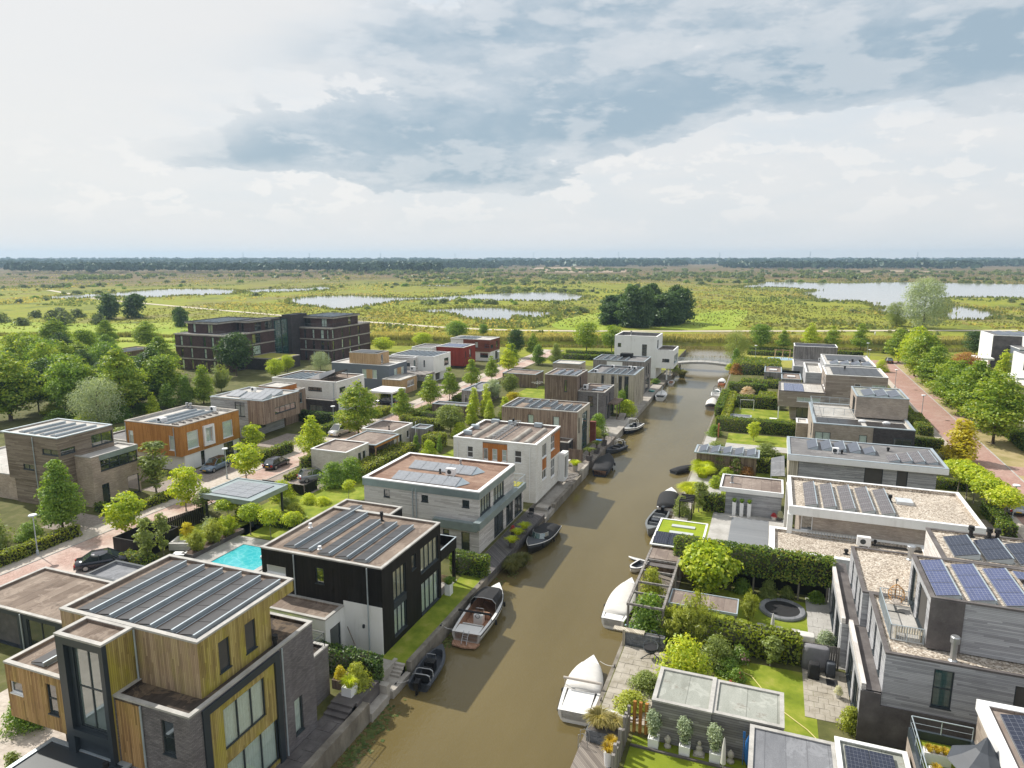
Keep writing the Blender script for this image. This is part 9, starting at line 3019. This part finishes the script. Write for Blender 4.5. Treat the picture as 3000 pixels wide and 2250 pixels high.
# lounge
t_ = thing('lounge_sofa', 'grey corner sofa with cushions on the pool lawn', 'sofa',-53.1,48.5,.02, R(20))
part('base', MB().box(-1.2,1.2,-.4,.4,.12,.38).box(-1.2,-.4,.41,1.5,.12,.38), 'cloth_pale', t_)
for (x0, x1, y0, y1) in ((-1.2,-.4,-.4,-.2),(-.38,.38,-.4,-.2),(.4,1.2,-.4,-.2),(-1.2,-1.0,.0,.7),(-1.2,-1.0,.72,1.45)):
 part('cushion', MB().box(x0, x1, y0, y1,.4,.85), 'cloth_pale', t_)
t_ = thing('coffee_table', 'low pale coffee table beside the grey corner sofa', 'table',-52.2,47.2,.02, R(20))
part('table_top', MB().box(-.6,.6,-.4,.4,.3,.36), 'white_paint', t_)
for (a, b) in ((-.5,-.3),(.5,-.3),(-.5,.3),(.5,.3)):
 part('leg', MB().box(a - .03, a + .03, b - .03, b + .03,0,.3), 'white_paint', t_)
# pots along the quay
for (x, y, lb, m_, pm) in ((-22.95,60.7, 'dark pot of green grass at the quay edge, nearest', 'grass_lime', 'slab_dark'),(-23.1,62.8, 'dark pot of green grass at the quay edge, middle', 'grass_lime', 'slab_dark'),(-23.0,64.6, 'dark pot of green grass at the quay edge, farthest', 'grass_lime', 'slab_dark')):
 t_ = pot(x, y, -.05,.35,.6, pm, lb)
 blades_in(t_, .75,.75, m_, .5,380)
t_ = pot(-24.0,63.8,-.05,.24,.5, 'slab_dark', 'pot with bright red flowers on the dark quay deck')
crown_in(t_, 'bush',.6,.7, 'leaf_flowerred',.4)
t_ = thing('deck_chair', 'black metal chair on the dark quay deck', 'chair',-23.9,69.2,-.05)
part('seat', MB().box(-.28,.28,-.28,.28,.4,.44), 'black_cloth', t_)
part('backrest', MB().box(-.28,.28,.26,.3,.5,.95), 'black_cloth', t_)
for (a, b) in ((-.26,-.26),(.26,-.26),(-.26,.28),(.26,.28)):
 part('leg', MB().tube([(a, b, 0),(a, b, .62)],.02,5), 'frame_dark', t_)
for (x, y, lb) in ((-23.2,92.6, 'nearest of three potted palms on the quay'),(-23.1,96.6, 'middle of three potted palms on the quay'),(-23.1,101.3, 'farthest of three potted palms on the quay')):
 t_ = planter(x, y, 0,.8,.8,.75, 'slab_dark', lb, 'potted palm',.15, 'potted_palm')
 part('trunk', MB().tube([(0,0,.6),(0,0,1.3)],.1,7), 'bark', t_)
 link('fronds', grass_mesh('fronds',120,1.0,.75, 'leaf_olive', int(y),1.0,.06,.1), t_, (0,0,1.25))
t_ = pot(-23.75,87.0,.02,.42,.85, 'concrete', 'big grey pot of yellow grass on the white brick house terrace')
blades_in(t_, .8,.85, 'grass_lime',.8,500)
t_ = thing('patio_table', 'pale table on the white brick house terrace', 'table',-25.9,89.2,.02)
part('table_top', MB().box(-.8,.8,-.45,.45,.7,.75), 'timber_white', t_)
for (a, b) in ((-.7,-.35),(.7,-.35),(-.7,.35),(.7,.35)):
 part('leg', MB().box(a - .04, a + .04, b - .04, b + .04,0,.7), 'timber_pale', t_)
for i, (a, b, rz, lb) in enumerate(((-25.7,88.2,180, 'wooden chair on the canal side of the pale terrace table'),(-26.4,90.3,0, 'wooden chair on the far side of the pale terrace table'))):
 t_ = thing('patio_chair', lb, 'chair', a, b, .02, R(rz))
 part('seat', MB().box(-.24,.24,-.24,.24,.42,.46), 'timber_honey', t_)
 part('backrest', MB().box(-.24,.24,.22,.26,.5,.95), 'timber_honey', t_)
 for (p_, r_) in ((-.2,-.2),(.2,-.2),(-.2,.22),(.2,.22)):
  part('leg', MB().box(p_ - .02, p_ + .02, r_ - .02, r_ + .02,0,.42), 'timber_honey', t_)
t_ = thing('garden_fence', 'brown board fence between the white brick and brown board houses', 'fence',-24.9,91.4)
for i in range(14):
 obj('board', MB().box(-25.95 + i * .15,-25.82 + i * .15,91.35,91.39,0,1.8), 'timber_dark', t_)
obj('rail', MB().box(-25.95,-23.86,91.4,91.45,1.4,1.5), 'timber_dark', t_)
t_ = planter(-24.3,34.3,.45,.75,.75,.6, 'white_paint', 'white cube planter with lime grass above the dark steps')
blades_in(t_, .6,.8, 'grass_lime',.5,420)
t_ = planter(-25.4,34.9,.45,.6,1.1,.65, 'timber_dark', 'dark timber planter with yellow shrub beside the grey brick annex')
crown_in(t_, 'bush',.8,.9, 'leaf_yellow',.55)
t_ = planter(-24.55,49.6,.01,.5,.6,1.0, 'white_paint', 'tall white planter beside the black house corner')
blades_in(t_, .6,.7, 'leaf_mid',.9,160,.025)
t_ = pot(-37.0,21.4,.0,.45,.3, 'white_paint', 'white dish with small tree below the timber wing')
crown_in(t_, 'slim',1.9,1.2, 'leaf_olive',.2)
t_ = thing('broom', 'long wooden pole leaning on the white plaster wall', 'pole',-27.2,39.3)
part('stick', MB().tube([(-.5,-.1,1.9),(.35,-.15,.02)],.03,5), 'timber_dark', t_)
part('brush', MB().box(.2,.5,-.2,-.1,0,.08), 'bark', t_)
tag(obj('flag_pole', MB().tube([(-50.2,91.0,0),(-50.2,91.0,3.6)],.045,7,.03).lathe([(.07,0),(.07,.1),(.01,.14)],(-50.2,91.0,3.6),8), 'white_paint'), 'thin white flag pole beside the cream garden house', 'flag pole')
t_ = thing('rotary_dryer', 'rotary washing line on the lawn behind the dark board tower', 'washing line',-46.8,139.5)
part('pole', MB().tube([(0,0,0),(0,0,1.9)],.03,6), 'steel', t_)
for k in range(4):
 a = k * math.pi / 2 + .4
 part('arm', MB().tube([(0,0,1.4),(1.3 * math.cos(a),1.3 * math.sin(a),1.9)],.02,5), 'steel', t_)
part('line', MB().tube([(1.3 * math.cos(k * math.pi / 2 + .4),1.3 * math.sin(k * math.pi / 2 + .4),1.9) for k in range(5)],.012,4).tube([(.8 * math.cos(k * math.pi / 2 + .4),.8 * math.sin(k * math.pi / 2 + .4),1.7) for k in range(5)],.012,4), 'white_paint', t_)
# stainless ladders and mooring cleats
for (x, y, z, lb) in ((-9.05,35.6,.05, 'stainless bathing ladder on the near right deck'),(-22.75,71.6,-.6, 'stainless bathing ladder on the left quay landing'),(-22.75,104.5,0, 'stainless bathing ladder below the palms')):
 t_ = thing('bathing_ladder', lb, 'ladder', x, y, z)
 s = 1 if x > -15 else -1
 for dy in (-.22,.22):
  part('rail', MB().tube([(.45 * s, dy, 0),(.40 * s, dy, .7),(.15 * s, dy, .85),(-.12 * s, dy, .7),(-.14 * s, dy, -1.3)],.022,6), 'steel', t_)
 for k in range(3):
  part('rung', MB().tube([(-.14 * s, -.22,-.2 - .28 * k),(-.14 * s, .22,-.2 - .28 * k)],.02,5), 'steel', t_)
for i, (x, y, z) in enumerate(((-22.8,37.6,-.59),(-22.8,44.6,.06),(-22.8,52.2,.06),(-8.9,40.0,.02),(-8.9,44.0,.02))):
 t_ = thing('mooring_cleat',('black mooring cleat on the sunken landing', 'black mooring cleat on the lawn quay, nearer', 'black mooring cleat on the lawn quay, farther', 'black mooring cleat on the weedy quay, nearer', 'black mooring cleat on the weedy quay, farther')[i], 'cleat', x, y, z)
 part('horn', MB().tube([(0,-.18,.1),(0,0,.12),(0,.18,.1)],.03,6), 'black_rubber', t_)
 part('stem', MB().tube([(0,0,0),(0,0,.1)],.04,6), 'black_rubber', t_)
for (a, b, lb) in (((-22.8,44.65,.15),(-21.95,44.9,-.2), 'mooring rope of the beige sloop'),((-8.9,44.0,.1),(-10.1,44.7,-.2), 'mooring rope of the nearest right sloop'),((-22.8,37.65,-.45),(-22.2,38.4,-.6), 'mooring rope of the black motor dinghy')):
 a, b = Vector(a), Vector(b)
 tag(obj('mooring_rope', MB().tube([a.lerp(b, k / 5) - Vector((0,0,.12 * math.sin(math.pi * k / 5))) for k in range(6)],.018,5), 'cloth_pale'), lb, 'rope')
# lily pads
rng_ = np.random.default_rng(4)
Pl = []
for (cx, cy, sx, sy, n) in ((-22.0,31.5,.45,1.6,150),(-22.1,34.0,.35,1.2,90),(-22.2,44.8,.35,1.0,60),(-21.7,57.8,.7,1.4,50)):
 Pl.append(np.stack([np.minimum(cx + rng_.normal(size=n) * sx, -22.0 + rng_.uniform(-.5,1.6, n)), cy + rng_.normal(size=n) * sy, np.full(n, -1.135)],1))
Pl = np.vstack(Pl)
Nl = unit(np.array([0,0,1.0]) + rng_.normal(size=(len(Pl),3)) * .03)
Vl, Fl = leaf_quads(Pl, Nl, .13, rng_, .9)
lo = link('lily_pads', np_mesh('lily_pads', Vl, Fl, 'lily'))
lo['kind'] = 'stuff'; lo['label'] = 'floating lily pads along the left quay'; lo['category'] = 'water plants'

# ---- person walking on the far bank
def person(x, y, rz, label, top_mat, leg_mat):
 t_ = thing('person', label, 'person', x, y, .06, rz)
 me = bpy.data.meshes.new('body')
 pts = [(0,0,.95),(0,0,1.2),(0,.01,1.42),(0,.01,1.52),(0,.03,1.66),
   (.18,0,1.40),(.25,.03,1.12),(.27,.12,.88),(-.18,0,1.40),(-.25,-.02,1.12),(-.27,.02,.88),
   (.10,0,.90),(.12,.12,.50),(.12,.16,.08),(.12,.28,.04),(-.10,0,.90),(-.12,-.08,.50),(-.12,-.22,.10),(-.12,-.12,.04)]
 ed = [(0,1),(1,2),(2,3),(3,4),(2,5),(5,6),(6,7),(2,8),(8,9),(9,10),(0,11),(11,12),(12,13),(13,14),(0,15),(15,16),(16,17),(17,18)]
 rd = [.15,.15,.15,.06,.11,.08,.05,.04,.08,.05,.04,.10,.07,.05,.045,.10,.07,.05,.045]
 me.from_pydata(pts, ed, [])
 me.materials.append(MATS[top_mat])
 b = link('body', me, t_)
 b.modifiers.new('skin', 'SKIN')
 for v, r_ in zip(me.skin_vertices[0].data, rd):
  v.radius = (r_, r_)
 me.skin_vertices[0].data[0].use_root = True
 b.modifiers.new('sub', 'SUBSURF').levels = 1
 part('hair', MB().lathe([(.09,0),(.115,.08),(.09,.15),(.02,.18)],(0,.01,1.66),10), 'bark', t_)
 part('trousers', MB().tube([(.10,0,.95),(.12,.12,.5),(.12,.16,.1)],.115,7,.075).tube([(-.10,0,.95),(-.12,-.08,.5),(-.12,-.22,.12)],.115,7,.075), leg_mat, t_)
 return t_

person(35.6,284.0, R(120), 'walking person in white top on the far canal bank', 'white_paint', 'cloth_pale')

# ---- power pylons on the horizon
def pylon(x, y, h_, label):
 t_ = thing('power_pylon', label, 'pylon', x, y, 0, R(20), 'pylons on the horizon')
 q = MB()
 n_ = 6
 for s in (-1,1):
  for u in (-1,1):
   q.tube([(s * 4.0, u * 4.0,0),(s * 1.6, u * 1.6, h_ * .6),(s * .5, u * .5, h_)],.35,4)
 for k in range(n_):
  z0, z1 = h_ * k / n_, h_ * (k + 1) / n_
  a0, a1 = 4 - 3.5 * k / n_, 4 - 3.5 * (k + 1) / n_
  for u in (-1,1):
   q.tube([(-a0, u * a0, z0),(a1, u * a1, z1)],.22,4)
   q.tube([(u * a0,-a0, z0),(u * a1, a1, z1)],.22,4)
 part('lattice', q, 'galv', t_)
 for z in (.72,.84,.95):
  part('cross_arm', MB().tube([(-9 * (1.6 - z),0, h_ * z),(0,0, h_ * (z + .02)),(9 * (1.6 - z),0, h_ * z)],.3,4), 'galv', t_)

for i, (dpx, hh, lb) in enumerate(((535,58, 'leftmost power pylon on the horizon'),(676,54, 'second power pylon from the left on the horizon'),(827,58, 'third power pylon from the left on the horizon'),(985,56, 'fourth power pylon from the left on the horizon'),
         (1152,60, 'middle power pylon above the right side of the copse'),(1332,62, 'fourth power pylon from the right on the horizon'),(1547,58, 'third power pylon from the right on the horizon'),(1739,62, 'second power pylon from the right on the horizon'),(1967,62, 'rightmost power pylon on the horizon'))):
 dp = 4200
 lt = (dpx - 1106) / 1489.0 * dp * 1.0
 pylon(lt * math.cos(R(20.7)) - dp * math.sin(R(20.7)), lt * math.sin(R(20.7)) + dp * math.cos(R(20.7)), hh, lb)

# ================================================================== HAZE
hz = link('haze', MB().box(-5600,4600,-55,5600,-3.5,75).mesh('haze', 'white_paint'))
hz.data.materials.clear()
hm = bpy.data.materials.new('haze')
hm.use_nodes = True
for n_ in list(hm.node_tree.nodes):
 hm.node_tree.nodes.remove(n_)
hg = G(hm.node_tree)
ho = hg.a('ShaderNodeOutputMaterial')
hv = hg.a('ShaderNodeVolumePrincipled', {'Color': (0.56,0.78,1.0,1), 'Density': 0.00014, 'Anisotropy': 0.2})
hm.node_tree.links.new(hv.outputs[0], ho.inputs['Volume'])
hz.data.materials.append(hm)
hz['kind'] = 'stuff'
hz['label'] = 'pale blue summer haze over the wetland'
hz['category'] = 'haze'
